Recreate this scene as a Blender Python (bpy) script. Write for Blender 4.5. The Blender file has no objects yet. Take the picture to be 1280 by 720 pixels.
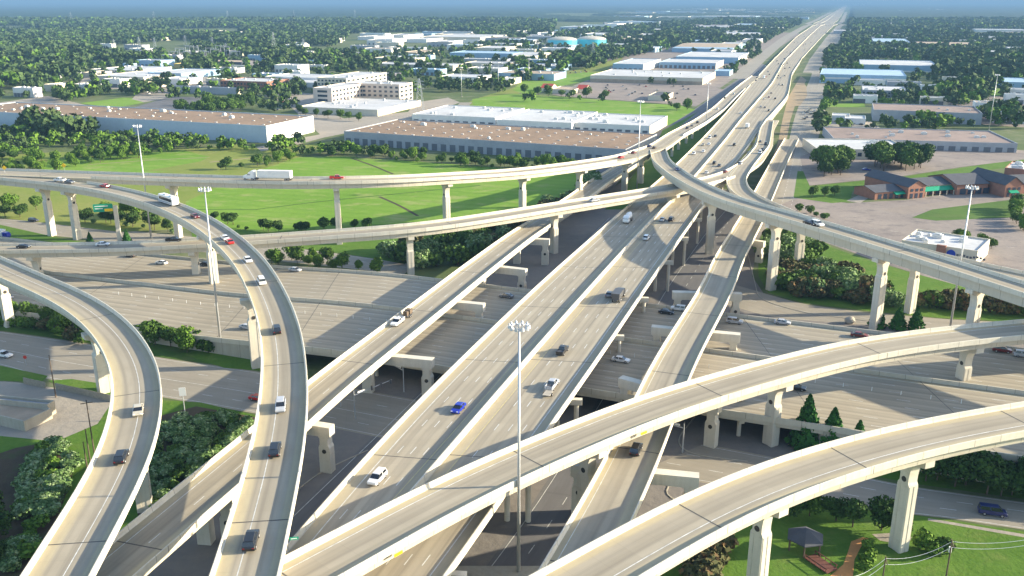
import bpy, math, random
import numpy as np
from mathutils import Vector, noise as mnoise
PI = math.pi
R = math.radians
sc = bpy.context.scene
C = sc.collection

# ---------------------------------------------------------------- camera, light, exposure
CAM_H, FPX, HOR = 95.0, 1126.0, 358.0          # eye height (m), focal length for a 1280 px wide frame, horizon above centre
PITCH = math.atan(HOR / FPX)
HAZE = 0.000115
cam = bpy.data.cameras.new('camera')
cam.sensor_width = 36.0
cam.lens = 36.0 * FPX / 1280.0
cam.clip_start = 1.0
cam.clip_end = 90000.0
camo = bpy.data.objects.new('camera', cam); C.objects.link(camo)
camo.location = (0, 0, CAM_H)
camo.rotation_euler = (R(90) - PITCH, 0, 0)
sc.camera = camo

SUN_EL, SUN_AZ = 17.5, 4.0                     # degrees above horizon; degrees from +X towards +Y
w = bpy.data.worlds.new('World'); sc.world = w; w.use_nodes = True
nt = w.node_tree
sky = nt.nodes.new('ShaderNodeTexSky'); sky.sky_type = 'NISHITA'; sky.sun_disc = False
sky.sun_elevation = R(SUN_EL); sky.sun_rotation = R(90 - SUN_AZ)
sky.air_density = 1.0; sky.dust_density = 1.2; sky.ozone_density = 1.5
bg = nt.nodes['Background']; bg.inputs[1].default_value = 0.148
nt.links.new(sky.outputs[0], bg.inputs[0])
sl = bpy.data.lights.new('sun', 'SUN'); sl.energy = 5.0; sl.angle = R(0.5); sl.color = (1.0, 0.885, 0.66)
so = bpy.data.objects.new('sun', sl); C.objects.link(so)
sd = Vector((math.cos(R(SUN_EL)) * math.cos(R(SUN_AZ)), math.cos(R(SUN_EL)) * math.sin(R(SUN_AZ)), math.sin(R(SUN_EL))))
so.rotation_euler = sd.to_track_quat('Z', 'Y').to_euler()
sc.view_settings.view_transform = 'Standard'; sc.view_settings.look = 'None'
sc.view_settings.gamma = 1.0; sc.view_settings.use_curve_mapping = False
sc.view_settings.exposure = 1.52
sc.cycles.max_bounces = 5; sc.cycles.diffuse_bounces = 3; sc.cycles.glossy_bounces = 2
sc.cycles.volume_bounces = 0; sc.cycles.transparent_max_bounces = 8

# ---------------------------------------------------------------- from a place in the survey photograph to metres
SP, CP = math.sin(PITCH), math.cos(PITCH)
def P(px, py, z=0.0):
    v = py - 360.0
    t = (CAM_H - z) / (FPX * SP + v * CP)
    return Vector(((px - 640.0) * t, (FPX * CP - v * SP) * t, z))
def zat(py, Y):
    v = py - 360.0
    return CAM_H - Y * (FPX * SP + v * CP) / (FPX * CP - v * SP)

# ---------------------------------------------------------------- materials
MATS = {}
def _nodes(name):
    m = bpy.data.materials.new(name); m.use_nodes = True
    t = m.node_tree; b = t.nodes['Principled BSDF']
    MATS[name] = m
    return m, t, b
def _math(t, op, a, b=None, clamp=False):
    n = t.nodes.new('ShaderNodeMath'); n.operation = op; n.use_clamp = clamp
    for i, v in ((0, a), (1, b)):
        if v is None: continue
        if isinstance(v, (int, float)): n.inputs[i].default_value = v
        else: t.links.new(v, n.inputs[i])
    return n.outputs[0]
def _mix(t, f, a, b, kind='MIX'):
    n = t.nodes.new('ShaderNodeMix'); n.data_type = 'RGBA'; n.blend_type = kind
    for s, v in ((n.inputs[0], f), (n.inputs[6], a), (n.inputs[7], b)):
        if isinstance(v, (int, float)): s.default_value = v
        elif isinstance(v, tuple): s.default_value = v if len(v) == 4 else (*v, 1)
        else: t.links.new(v, s)
    return n.outputs[2]
def _noise(t, scale, vec=None, detail=3, rough=0.55, out=0):
    n = t.nodes.new('ShaderNodeTexNoise'); n.inputs['Scale'].default_value = scale
    n.inputs['Detail'].default_value = detail; n.inputs['Roughness'].default_value = rough
    if vec is not None: t.links.new(vec, n.inputs['Vector'])
    return n.outputs[out]
def _ramp(t, f, lo, hi):
    n = t.nodes.new('ShaderNodeMapRange'); n.inputs[1].default_value = lo; n.inputs[2].default_value = hi
    t.links.new(f, n.inputs[0]); return n.outputs[0]
def _pos(t, scale=(1, 1, 1)):
    g = t.nodes.new('ShaderNodeNewGeometry')
    if scale == (1, 1, 1): return g.outputs['Position']
    m = t.nodes.new('ShaderNodeMapping'); m.inputs['Scale'].default_value = scale
    t.links.new(g.outputs['Position'], m.inputs[0]); return m.outputs[0]
def _bump(t, b, h, strength, dist):
    n = t.nodes.new('ShaderNodeBump'); n.inputs['Strength'].default_value = strength
    n.inputs['Distance'].default_value = dist
    t.links.new(h, n.inputs['Height']); t.links.new(n.outputs[0], b.inputs['Normal'])

def plain(name, col, rough=0.7, metal=0.0, var=0.12, scale=0.6, spec=0.3):
    """a base colour with two scales of soft dirt variation"""
    m, t, b = _nodes(name)
    n1 = _ramp(t, _noise(t, scale, _pos(t)), 0.3, 0.7)
    n2 = _ramp(t, _noise(t, scale * 7, _pos(t)), 0.3, 0.7)
    f = _math(t, 'MULTIPLY_ADD', n1, 0.6); f.node.inputs[2].default_value = 0.0
    f = _math(t, 'ADD', f, _math(t, 'MULTIPLY', n2, 0.4))
    dark = tuple(c * (1 - 1.6 * var) for c in col)
    lite = tuple(min(1, c * (1 + 0.8 * var)) for c in col)
    t.links.new(_mix(t, f, dark, lite), b.inputs['Base Color'])
    b.inputs['Roughness'].default_value = rough; b.inputs['Metallic'].default_value = metal
    b.inputs['Specular IOR Level'].default_value = spec
    return m

def concrete(name, col, streak=0.25, var=0.10, panel=0.22):
    """cast concrete: cloudy, with rain streaks running down and a faint form-board grain"""
    m, t, b = _nodes(name)
    n1 = _ramp(t, _noise(t, 0.12, _pos(t)), 0.3, 0.7)
    n2 = _ramp(t, _noise(t, 1.0, _pos(t, (1.2, 1.2, 0.12)), 4, 0.65), 0.38, 0.72)
    n3 = _ramp(t, _noise(t, 4.0, _pos(t)), 0.3, 0.7)
    c = _mix(t, n1, tuple(x * (1 - var) for x in col), col)
    c = _mix(t, _math(t, 'MULTIPLY', n2, streak), c, tuple(x * k for x, k in zip(col, (0.62, 0.58, 0.52))))
    c = _mix(t, _math(t, 'MULTIPLY', n3, 0.10), c, (0.25, 0.23, 0.2))
    at = t.nodes.new('ShaderNodeAttribute'); at.attribute_name = 'arc'
    seg = _math(t, 'DIVIDE', _math(t, 'ADD', at.outputs['Fac'], 3.0), 6.0)
    wn = t.nodes.new('ShaderNodeTexWhiteNoise'); wn.noise_dimensions = '1D'; t.links.new(_math(t, 'FLOOR', seg), wn.inputs['W'])
    c = _mix(t, _math(t, 'MULTIPLY', wn.outputs[0], panel), c, tuple(x * k for x, k in zip(col, (0.66, 0.64, 0.60))))
    c = _mix(t, _math(t, 'MULTIPLY', _math(t, 'LESS_THAN', _math(t, 'FRACT', seg), 0.02), 0.6), c, (0.10, 0.09, 0.08))
    n4 = _ramp(t, _noise(t, 1.0, _pos(t, (.35, .35, .8)), 5, 0.7), 0.55, 0.72)
    c = _mix(t, _math(t, 'MULTIPLY', n4, streak * .8), c, tuple(x * k for x, k in zip(col, (0.50, 0.46, 0.40))))
    t.links.new(c, b.inputs['Base Color'])
    b.inputs['Roughness'].default_value = 0.85; b.inputs['Specular IOR Level'].default_value = 0.2
    _bump(t, b, n3, 0.15, 0.02)
    return m

def pavement(name, col, shoulder, track=0.22, lane=3.66, off=2.6, joint=5.0, groove=0.10):
    """road slabs: UV x = metres from the left edge, y = metres along; attribute sh = 1 on the shoulders"""
    m, t, b = _nodes(name)
    uv = t.nodes.new('ShaderNodeUVMap'); uv.uv_map = 'road'
    sep = t.nodes.new('ShaderNodeSeparateXYZ'); t.links.new(uv.outputs[0], sep.inputs[0])
    u, v = sep.outputs[0], sep.outputs[1]
    at = t.nodes.new('ShaderNodeAttribute'); at.attribute_name = 'sh'
    sh = at.outputs['Fac']
    def comb(su, sv):
        n = t.nodes.new('ShaderNodeCombineXYZ')
        t.links.new(_math(t, 'MULTIPLY', u, su), n.inputs[0]); t.links.new(_math(t, 'MULTIPLY', v, sv), n.inputs[1]); return n.outputs[0]
    # wheel paths: two per lane, wavering a little
    wob = _math(t, 'MULTIPLY', _noise(t, 1.0, comb(0.0, 0.02)), 0.7)
    ph = _math(t, 'MULTIPLY', _math(t, 'ADD', _math(t, 'SUBTRACT', u, off), wob), 2 * PI / (lane / 2))
    tr = _ramp(t, _math(t, 'SINE', ph), -0.2, 1.0)
    ph2 = _math(t, 'MULTIPLY', _math(t, 'SUBTRACT', u, off + 0.4), 2 * PI / lane)
    tr2 = _ramp(t, _math(t, 'SINE', ph2), -0.6, 1.0)
    tr = _math(t, 'ADD', _math(t, 'MULTIPLY', tr, 0.45), _math(t, 'MULTIPLY', tr2, 0.55))
    streaks = _ramp(t, _noise(t, 1.0, comb(0.9, 0.012), 4, 0.6), 0.35, 0.7)
    tr = _math(t, 'MULTIPLY', _math(t, 'MULTIPLY', tr, _math(t, 'ADD', _math(t, 'MULTIPLY', streaks, 0.8), 0.3)),
               _math(t, 'SUBTRACT', 1.0, sh))
    slab = t.nodes.new('ShaderNodeTexWhiteNoise'); slab.noise_dimensions = '2D'
    fl = t.nodes.new('ShaderNodeCombineXYZ')
    t.links.new(_math(t, 'FLOOR', _math(t, 'DIVIDE', _math(t, 'SUBTRACT', u, off), lane)), fl.inputs[0])
    t.links.new(_math(t, 'FLOOR', _math(t, 'DIVIDE', v, joint * 3)), fl.inputs[1])
    t.links.new(fl.outputs[0], slab.inputs['Vector'])
    cloud = _ramp(t, _noise(t, 0.05, _pos(t), 4, 0.6), 0.3, 0.7)
    blot = _ramp(t, _noise(t, 1.0, comb(0.55, 0.11), 5, 0.65), 0.42, 0.75)
    base = _mix(t, cloud, tuple(x * 0.88 for x in col), tuple(x * 1.06 for x in col))
    base = _mix(t, _math(t, 'MULTIPLY', slab.outputs[0], 0.16), base, tuple(x * 0.6 for x in col))
    base = _mix(t, _math(t, 'MULTIPLY', sh, 0.85), base, shoulder)
    base = _mix(t, _math(t, 'MULTIPLY', tr, track * 2.2, True), base, tuple(x * k for x, k in zip(col, (0.42, 0.41, 0.42))))
    base = _mix(t, _math(t, 'MULTIPLY', blot, 0.35), base, tuple(x * k for x, k in zip(col, (0.66, 0.62, 0.56))))
    jt = _math(t, 'LESS_THAN', _math(t, 'FRACT', _math(t, 'DIVIDE', v, joint)), 0.018)
    ju = _math(t, 'LESS_THAN', _math(t, 'FRACT', _math(t, 'DIVIDE', _math(t, 'SUBTRACT', u, off), lane)), 0.018)
    j = _math(t, 'MAXIMUM', jt, ju)
    base = _mix(t, _math(t, 'MULTIPLY', j, 0.14), base, tuple(x * 0.35 for x in col))
    fine = _noise(t, 9.0, _pos(t), 3, 0.6)
    base = _mix(t, _math(t, 'MULTIPLY', _ramp(t, fine, 0.3, 0.7), groove), base, tuple(x * 0.6 for x in col))
    t.links.new(base, b.inputs['Base Color'])
    b.inputs['Roughness'].default_value = 0.82; b.inputs['Specular IOR Level'].default_value = 0.25
    _bump(t, b, fine, 0.2, 0.01)
    return m

def ground_mat(name, a, b_, c=None, s1=0.02, s2=0.3, cf=0.35, rough=0.95, mow=None):
    """soil, grass or gravel: patches of two or three colours at several scales"""
    m, t, b = _nodes(name)
    n1 = _ramp(t, _noise(t, s1, _pos(t), 5, 0.6), 0.35, 0.65)
    n2 = _ramp(t, _noise(t, s2, _pos(t), 5, 0.65), 0.3, 0.7)
    f = _math(t, 'ADD', _math(t, 'MULTIPLY', n1, 0.6), _math(t, 'MULTIPLY', n2, 0.4))
    col = _mix(t, f, a, b_)
    if c:
        n3 = _ramp(t, _noise(t, s1 * 2.7, _pos(t, (1, 1.4, 1)), 6, 0.7), 0.52, 0.68)
        col = _mix(t, _math(t, 'MULTIPLY', n3, cf), col, c)
    if mow:
        ang, per, k = mow
        g = t.nodes.new('ShaderNodeSeparateXYZ'); t.links.new(_pos(t), g.inputs[0])
        s = _math(t, 'ADD', _math(t, 'MULTIPLY', g.outputs[0], math.cos(ang) * 2 * PI / per), _math(t, 'MULTIPLY', g.outputs[1], math.sin(ang) * 2 * PI / per))
        s = _math(t, 'ADD', s, _math(t, 'MULTIPLY', n1, 2.0))
        col = _mix(t, _math(t, 'MULTIPLY', _ramp(t, _math(t, 'SINE', s), 0, 1), k), col, tuple(x * 0.75 for x in a))
    t.links.new(col, b.inputs['Base Color'])
    b.inputs['Roughness'].default_value = rough; b.inputs['Specular IOR Level'].default_value = 0.1
    _bump(t, b, n2, 0.5, 0.15)
    return m

def leaf_mat(name, dark, light, tint=None, patch=0.02, trans=0.0):
    """foliage: a shade for every leaf clump and a slower drift from crown to crown"""
    m, t, b = _nodes(name)
    g = t.nodes.new('ShaderNodeNewGeometry')
    oi = t.nodes.new('ShaderNodeObjectInfo')
    n1 = _ramp(t, _noise(t, patch, g.outputs['Position'], 4, 0.65), 0.35, 0.65)
    f = _math(t, 'ADD', _math(t, 'MULTIPLY', g.outputs['Random Per Island'], 0.45), _math(t, 'MULTIPLY', n1, 0.35))
    f = _math(t, 'ADD', f, _math(t, 'MULTIPLY', oi.outputs['Random'], 0.2))
    col = _mix(t, f, dark, light)
    if tint:
        n3 = _ramp(t, _noise(t, patch * 6, g.outputs['Position'], 2), 0.52, 0.62)
        col = _mix(t, _math(t, 'MULTIPLY', n3, 0.6), col, tint)
    t.links.new(col, b.inputs['Base Color'])
    b.inputs['Roughness'].default_value = 0.8; b.inputs['Specular IOR Level'].default_value = 0.12
    return m

pavement('deck', (0.345, 0.302, 0.228), (0.41, 0.350, 0.225), track=0.34)
pavement('freeway', (0.372, 0.325, 0.245), (0.36, 0.31, 0.21), track=0.36)
pavement('street', (0.30, 0.268, 0.215), (0.31, 0.27, 0.205), track=0.10, joint=6.0)
pavement('old_asphalt', (0.150, 0.145, 0.145), (0.17, 0.16, 0.15), track=0.10, joint=40.0)
concrete('parapet', (0.64, 0.60, 0.50), 0.30, 0.08)
concrete('girder', (0.55, 0.505, 0.41), 0.25, 0.08)
concrete('pier', (0.62, 0.575, 0.48), 0.30, 0.10, 0)
concrete('wall_concrete', (0.42, 0.385, 0.31), 0.4, 0.12)
plain('joint', (0.09, 0.083, 0.075), 0.9, var=0.1)
plain('marking', (0.60, 0.59, 0.55), 0.7, var=0.3, scale=0.8)
plain('marking_yellow', (0.50, 0.42, 0.20), 0.7, var=0.2, scale=0.8)
plain('medallion', (0.05, 0.045, 0.04), 0.7)
plain('steel', (0.50, 0.51, 0.52), 0.45, 0.5, 0.06)
plain('steel_dark', (0.12, 0.12, 0.125), 0.5, 0.5, 0.06)
plain('lamp_glass', (0.75, 0.76, 0.74), 0.2, 0.0, 0.05)
plain('timber', (0.13, 0.095, 0.065), 0.85, 0, 0.2, 2.0)
plain('timber_pale', (0.36, 0.31, 0.23), 0.85, 0, 0.2, 2.0)
plain('bark', (0.10, 0.075, 0.05), 0.9, 0, 0.2, 2.0)
plain('sign_green', (0.01, 0.27, 0.17), 0.4, 0, 0.04)
plain('sign_yellow', (0.75, 0.48, 0.02), 0.4, 0, 0.04)
plain('sign_white', (0.75, 0.75, 0.73), 0.5, 0, 0.04)
plain('sign_red', (0.5, 0.04, 0.03), 0.5, 0, 0.04)
plain('white', (0.72, 0.71, 0.68), 0.6, 0, 0.10, 0.12)
plain('roof_white', (0.50, 0.495, 0.485), 0.7, 0, 0.16, 0.06)
plain('roof_grey', (0.36, 0.36, 0.37), 0.75, 0, 0.16, 0.06)
plain('roof_blue', (0.34, 0.46, 0.56), 0.5, 0, 0.12, 0.06)
plain('roof_brown', (0.245, 0.165, 0.105), 0.9, 0, 0.20, 0.045)
plain('roof_tan', (0.40, 0.31, 0.22), 0.9, 0, 0.20, 0.045)
plain('roof_dark', (0.075, 0.078, 0.09), 0.85, 0, 0.15, 0.3)
plain('roof_red', (0.42, 0.06, 0.035), 0.6, 0, 0.1)
plain('wall_white', (0.68, 0.66, 0.62), 0.7, 0, 0.08, 0.1)
plain('wall_cream', (0.58, 0.52, 0.41), 0.75, 0, 0.08, 0.1)
plain('wall_pink', (0.56, 0.47, 0.40), 0.75, 0, 0.06, 0.1)
plain('wall_grey', (0.34, 0.35, 0.37), 0.75, 0, 0.10, 0.1)
plain('wall_blue', (0.27, 0.40, 0.52), 0.6, 0, 0.08, 0.1)
plain('wall_brick', (0.29, 0.14, 0.095), 0.85, 0, 0.14, 0.5)
plain('wall_dark', (0.10, 0.10, 0.12), 0.6, 0, 0.1)
plain('wall_yellow', (0.55, 0.42, 0.14), 0.7, 0, 0.08)
plain('tank_blue', (0.08, 0.50, 0.62), 0.4, 0, 0.06)
plain('tank_roof', (0.52, 0.47, 0.38), 0.5, 0, 0.10, 0.08)
plain('awning_green', (0.0, 0.26, 0.14), 0.6, 0, 0.05)
plain('logo_blue', (0.015, 0.05, 0.35), 0.5, 0, 0.03)
plain('window', (0.035, 0.05, 0.075), 0.12, 0, 0.05, spec=0.6)
plain('dock_door', (0.12, 0.13, 0.15), 0.5, 0, 0.1)
plain('unit_metal', (0.58, 0.58, 0.56), 0.5, 0.2, 0.1)
plain('path_clay', (0.52, 0.24, 0.08), 0.9, 0, 0.12, 0.4)
plain('deck_red', (0.13, 0.05, 0.035), 0.8, 0, 0.15, 1.0)
plain('tyre', (0.02, 0.02, 0.021), 0.85)
plain('rim', (0.45, 0.45, 0.46), 0.35, 0.7, 0.05)
plain('car_glass', (0.015, 0.018, 0.024), 0.08, 0, 0.05, spec=0.8)
plain('lamp_red', (0.22, 0.01, 0.01), 0.3)
plain('lamp_clear', (0.75, 0.75, 0.72), 0.2)
plain('rock', (0.38, 0.34, 0.28), 0.9, 0, 0.2)
for nm, col in dict(white=(0.75, 0.75, 0.74), silver=(0.42, 0.43, 0.45), black=(0.012, 0.012, 0.014), grey=(0.13, 0.135, 0.145), blue=(0.01, 0.025, 0.33),
                    navy=(0.012, 0.02, 0.10), red=(0.48, 0.02, 0.015), maroon=(0.14, 0.012, 0.012), beige=(0.48, 0.43, 0.33), green=(0.02, 0.10, 0.05), brown=(0.10, 0.06, 0.035)).items():
    m, t, b = _nodes('paint_' + nm)
    n = _ramp(t, _noise(t, 1.5, _pos(t)), 0.3, 0.7)
    t.links.new(_mix(t, n, tuple(c * 0.86 for c in col), col), b.inputs['Base Color'])
    b.inputs['Roughness'].default_value = 0.32; b.inputs['Coat Weight'].default_value = 0.25; b.inputs['Coat Roughness'].default_value = 0.12
ground_mat('land', (0.070, 0.105, 0.035), (0.125, 0.145, 0.06), (0.27, 0.24, 0.18), 0.009, 0.06, 0.55)
ground_mat('lawn', (0.058, 0.125, 0.014), (0.105, 0.185, 0.028), (0.18, 0.20, 0.06), 0.05, 0.8, 0.35)
ground_mat('meadow', (0.110, 0.215, 0.020), (0.175, 0.280, 0.040), (0.26, 0.28, 0.095), 0.016, 0.25, 1.0, mow=(1.25, 9.0, 0.22))
ground_mat('dry_grass', (0.135, 0.190, 0.030), (0.215, 0.225, 0.060), (0.26, 0.23, 0.10), 0.02, 0.4, 0.45)
ground_mat('scrub', (0.045, 0.095, 0.018), (0.085, 0.150, 0.028), (0.16, 0.15, 0.07), 0.03, 0.3, 0.3)
ground_mat('mulch', (0.055, 0.042, 0.028), (0.10, 0.075, 0.05), (0.05, 0.09, 0.02), 0.05, 0.6, 0.5)
ground_mat('gravel', (0.21, 0.175, 0.150), (0.28, 0.235, 0.195), (0.15, 0.13, 0.12), 0.03, 0.35, 0.6)
ground_mat('asphalt_lot', (0.195, 0.165, 0.150), (0.285, 0.242, 0.205), (0.135, 0.120, 0.115), 0.035, 0.5, 0.85)
ground_mat('concrete_lot', (0.27, 0.24, 0.20), (0.34, 0.30, 0.245), (0.19, 0.17, 0.15), 0.03, 0.5, 0.45)
plain('roof_dusty', (0.25, 0.185, 0.155), 0.9, 0, 0.22, 0.04)
plain('wall_white_shaded', (0.44, 0.50, 0.55), 0.6, 0, 0.08, 0.1)  # white wall with the blue of its shade put into the colour
ground_mat('core_paving', (0.165, 0.152, 0.140), (0.225, 0.20, 0.175), (0.26, 0.23, 0.19), 0.03, 0.5, 0.5)  # darker than the lots' concrete: bridge shade put into the colour
ground_mat('dirt_slope', (0.26, 0.20, 0.13), (0.33, 0.26, 0.17), (0.17, 0.15, 0.08), 0.05, 0.5, 0.5)
leaf_mat('leaf', (0.026, 0.062, 0.012), (0.100, 0.175, 0.030))
leaf_mat('leaf_bright', (0.040, 0.100, 0.012), (0.145, 0.240, 0.032))
leaf_mat('leaf_dark', (0.018, 0.046, 0.012), (0.062, 0.115, 0.024))
leaf_mat('leaf_conifer', (0.014, 0.060, 0.012), (0.045, 0.140, 0.025))
leaf_mat('leaf_pale', (0.05, 0.10, 0.03), (0.17, 0.27, 0.09), (0.36, 0.44, 0.24), 0.12)
leaf_mat('leaf_rust', (0.045, 0.055, 0.022), (0.12, 0.12, 0.05), (0.20, 0.10, 0.05), 0.1)
leaf_mat('leaf_wood', (0.026, 0.052, 0.018), (0.066, 0.108, 0.036), (0.085, 0.12, 0.045), 0.008)
leaf_mat('leaf_canopy', (0.008, 0.022, 0.012), (0.045, 0.078, 0.034), (0.006, 0.016, 0.010), 0.014)  # near-black tint puts the shade between crowns into the colour

# ---------------------------------------------------------------- mesh helpers
def link(name, me, parent=None, mats=None):
    o = bpy.data.objects.new(name, me); C.objects.link(o)
    if parent is not None: o.parent = parent
    return o
def make_mesh(name, verts, faces, mat, smooth=False):
    me = bpy.data.meshes.new(name); me.from_pydata([tuple(v) for v in verts], [], faces)
    for m in (mat if isinstance(mat, (list, tuple)) else [mat]): me.materials.append(MATS[m])
    if smooth: me.shade_smooth()
    me.update(); return me
class MB:
    """collects simple solids, becomes one mesh"""
    def __init__(s): s.v = []; s.f = []; s.mi = []
    def add(s, v, f, mi=0):
        n = len(s.v); s.v += [Vector(p) for p in v]; s.f += [tuple(i + n for i in q) for q in f]; s.mi += [mi] * len(f); return s
    def box(s, x0, x1, y0, y1, z0, z1, mi=0):
        return s.add([(x0, y0, z0), (x1, y0, z0), (x1, y1, z0), (x0, y1, z0), (x0, y0, z1), (x1, y0, z1), (x1, y1, z1), (x0, y1, z1)],
                     [(0, 3, 2, 1), (4, 5, 6, 7), (0, 1, 5, 4), (1, 2, 6, 5), (2, 3, 7, 6), (3, 0, 4, 7)], mi)
    def prism(s, poly, z0, z1, mi=0):
        n = len(poly); v = [(p[0], p[1], z0) for p in poly] + [(p[0], p[1], z1) for p in poly]
        a = sum(poly[i][0] * poly[(i + 1) % n][1] - poly[(i + 1) % n][0] * poly[i][1] for i in range(n))
        f = [tuple(range(n))[::-1], tuple(range(n, 2 * n))] + [(i, (i + 1) % n, n + (i + 1) % n, n + i) for i in range(n)]
        if a < 0: f = [q[::-1] for q in f]
        return s.add(v, f, mi)
    def extrude(s, poly, org, e1, e2, ax, d0, d1, mi=0):
        """poly in the plane (e1,e2), extruded along ax"""
        n = len(poly); org, e1, e2, ax = map(Vector, (org, e1, e2, ax))
        v = [org + e1 * a + e2 * b + ax * d0 for a, b in poly] + [org + e1 * a + e2 * b + ax * d1 for a, b in poly]
        return s.add(v, [tuple(range(n))[::-1], tuple(range(n, 2 * n))] + [(i, (i + 1) % n, n + (i + 1) % n, n + i) for i in range(n)], mi)
    def tube(s, a, b, r0, r1, n=8, mi=0, cap=True):
        a, b = Vector(a), Vector(b); d = (b - a).normalized()
        e1 = d.orthogonal().normalized(); e2 = d.cross(e1)
        v = []
        for c, r in ((a, r0), (b, r1)):
            v += [c + e1 * (r * math.cos(2 * PI * i / n)) + e2 * (r * math.sin(2 * PI * i / n)) for i in range(n)]
        f = [(i, (i + 1) % n, n + (i + 1) % n, n + i) for i in range(n)]
        if cap: f += [tuple(range(n))[::-1], tuple(range(n, 2 * n))]
        return s.add(v, f, mi)
    def path(s, pts, r, n=6, mi=0):
        for a, b in zip(pts[:-1], pts[1:]): s.tube(a, b, r, r, n, mi, False)
        return s
    def mesh(s, name, mat, smooth=False):
        me = make_mesh(name, s.v, s.f, mat, smooth)
        if any(s.mi): me.polygons.foreach_set('material_index', s.mi)
        me.validate(); me.update(); return me
    def obj(s, name, mat, parent=None, smooth=False):
        return link(name, s.mesh(name, mat, smooth), parent)
def tag(o, label=None, cat=None, group=None, kind=None):
    if label: o['label'] = label
    if cat: o['category'] = cat
    if group: o['group'] = group
    if kind: o['kind'] = kind
    return o
def empty(name, loc=(0, 0, 0), rz=0.0, label=None, cat=None, group=None, kind=None):
    o = bpy.data.objects.new(name, None); C.objects.link(o)
    o.location = loc; o.rotation_euler = (0, 0, rz); o.empty_display_size = 0.5
    return tag(o, label, cat, group, kind)
def copy_tree(o, parent=None):
    c = o.copy(); C.objects.link(c); c.parent = parent
    for ch in [k for k in KIDS.get(o.name, [])]:
        d = copy_tree(ch, c)
    return c
KIDS = {}
def index_kids():
    KIDS.clear()
    for o in bpy.data.objects:
        if o.parent: KIDS.setdefault(o.parent.name, []).append(o)
def struct(o): o['kind'] = 'structure'; return o

def resample(pts, step):
    pts = [Vector(p) for p in pts]; d = [0.0]
    for a, b in zip(pts[:-1], pts[1:]): d.append(d[-1] + (b - a).length)
    n = max(2, int(round(d[-1] / step)) + 1); s = np.linspace(0, d[-1], n)
    A = np.array(pts); return [Vector([float(np.interp(x, d, A[:, k])) for k in range(3)]) for x in s]
def smooth_pts(pts, sigma, zs=None):
    A = np.array([tuple(p) for p in pts]); n = len(A); k = int(3 * sigma) + 1
    w_ = np.exp(-0.5 * (np.arange(-k, k + 1) / sigma) ** 2); w_ /= w_.sum()
    # linear extension keeps the ends in place
    pre = A[0] + (A[0] - A[min(k, n - 1)]) / min(k, n - 1) * np.arange(k, 0, -1)[:, None]
    post = A[-1] + (A[-1] - A[max(0, n - 1 - k)]) / min(k, n - 1) * np.arange(1, k + 1)[:, None]
    B = np.vstack([pre, A, post])
    return [Vector([float(np.dot(w_, B[i:i + 2 * k + 1, c])) for c in range(3)]) for i in range(n)]

# ---------------------------------------------------------------- roads and bridges
def sweep(st, prof, closed=True, v0=0.0):
    """st: list of (point, unit across, arc); prof: [(across, up)] -> verts, faces"""
    n = len(prof); V = []; F = []
    for p, u, s in st:
        for a, b in prof: V.append((p[0] + u[0] * a, p[1] + u[1] * a, p[2] + b))
    m = n if closed else n - 1
    for i in range(len(st) - 1):
        for j in range(m):
            k = (j + 1) % n
            F.append((i * n + j, (i + 1) * n + j, (i + 1) * n + k, i * n + k))
    if closed:
        F.append(tuple(range(n))); F.append(tuple(range((len(st) - 1) * n, len(st) * n))[::-1])
    return V, F
def stations(center):
    st = []; s = 0.0
    for i, p in enumerate(center):
        a = center[max(0, i - 1)]; b = center[min(len(center) - 1, i + 1)]
        d = Vector((b[0] - a[0], b[1] - a[1], 0)).normalized()
        if i: s += (center[i] - center[i - 1]).length
        st.append((p, Vector((d.y, -d.x, 0)), s))
    return st
def surface_mesh(name, Lp, Rp, mat, lift=0.0, shoulder=(1.6, 1.6)):
    """a road sheet between two edge lines of equal length, UV in metres and a shoulder attribute"""
    V = []; UV = []; SH = []; F = []; s = 0.0; nc = 8
    for i, (l, r) in enumerate(zip(Lp, Rp)):
        l, r = Vector(l), Vector(r); wd = max((r - l).length, 0.1)
        if i: s += ((Vector(Lp[i]) + Vector(Rp[i])) * 0.5 - (Vector(Lp[i - 1]) + Vector(Rp[i - 1])) * 0.5).length
        a = min(shoulder[0], wd * 0.3); b = min(shoulder[1], wd * 0.3)
        us = [0, a * 0.7, a, a + (wd - a - b) / 3, a + 2 * (wd - a - b) / 3, wd - b, wd - b * 0.7, wd]
        sh = [1, 1, 0, 0, 0, 0, 1, 1]
        for u_, h in zip(us, sh):
            q = l.lerp(r, u_ / wd); V.append((q.x, q.y, q.z + lift)); UV.append((u_, s)); SH.append(h)
    for i in range(len(Lp) - 1):
        for j in range(nc - 1): F.append((i * nc + j, i * nc + j + 1, (i + 1) * nc + j + 1, (i + 1) * nc + j))
    me = bpy.data.meshes.new(name); me.from_pydata(V, [], F); me.materials.append(MATS[mat])
    uvl = me.uv_layers.new(name='road'); li = np.zeros(len(me.loops), dtype=np.int32)
    me.loops.foreach_get('vertex_index', li); uvl.data.foreach_set('uv', np.array(UV)[li].astype(np.float32).ravel())
    at = me.attributes.new('sh', 'FLOAT', 'POINT'); at.data.foreach_set('value', np.array(SH, dtype=np.float32))
    me.update(); 
    if me.polygons[0].normal.z < 0: me.flip_normals()
    return me
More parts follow.
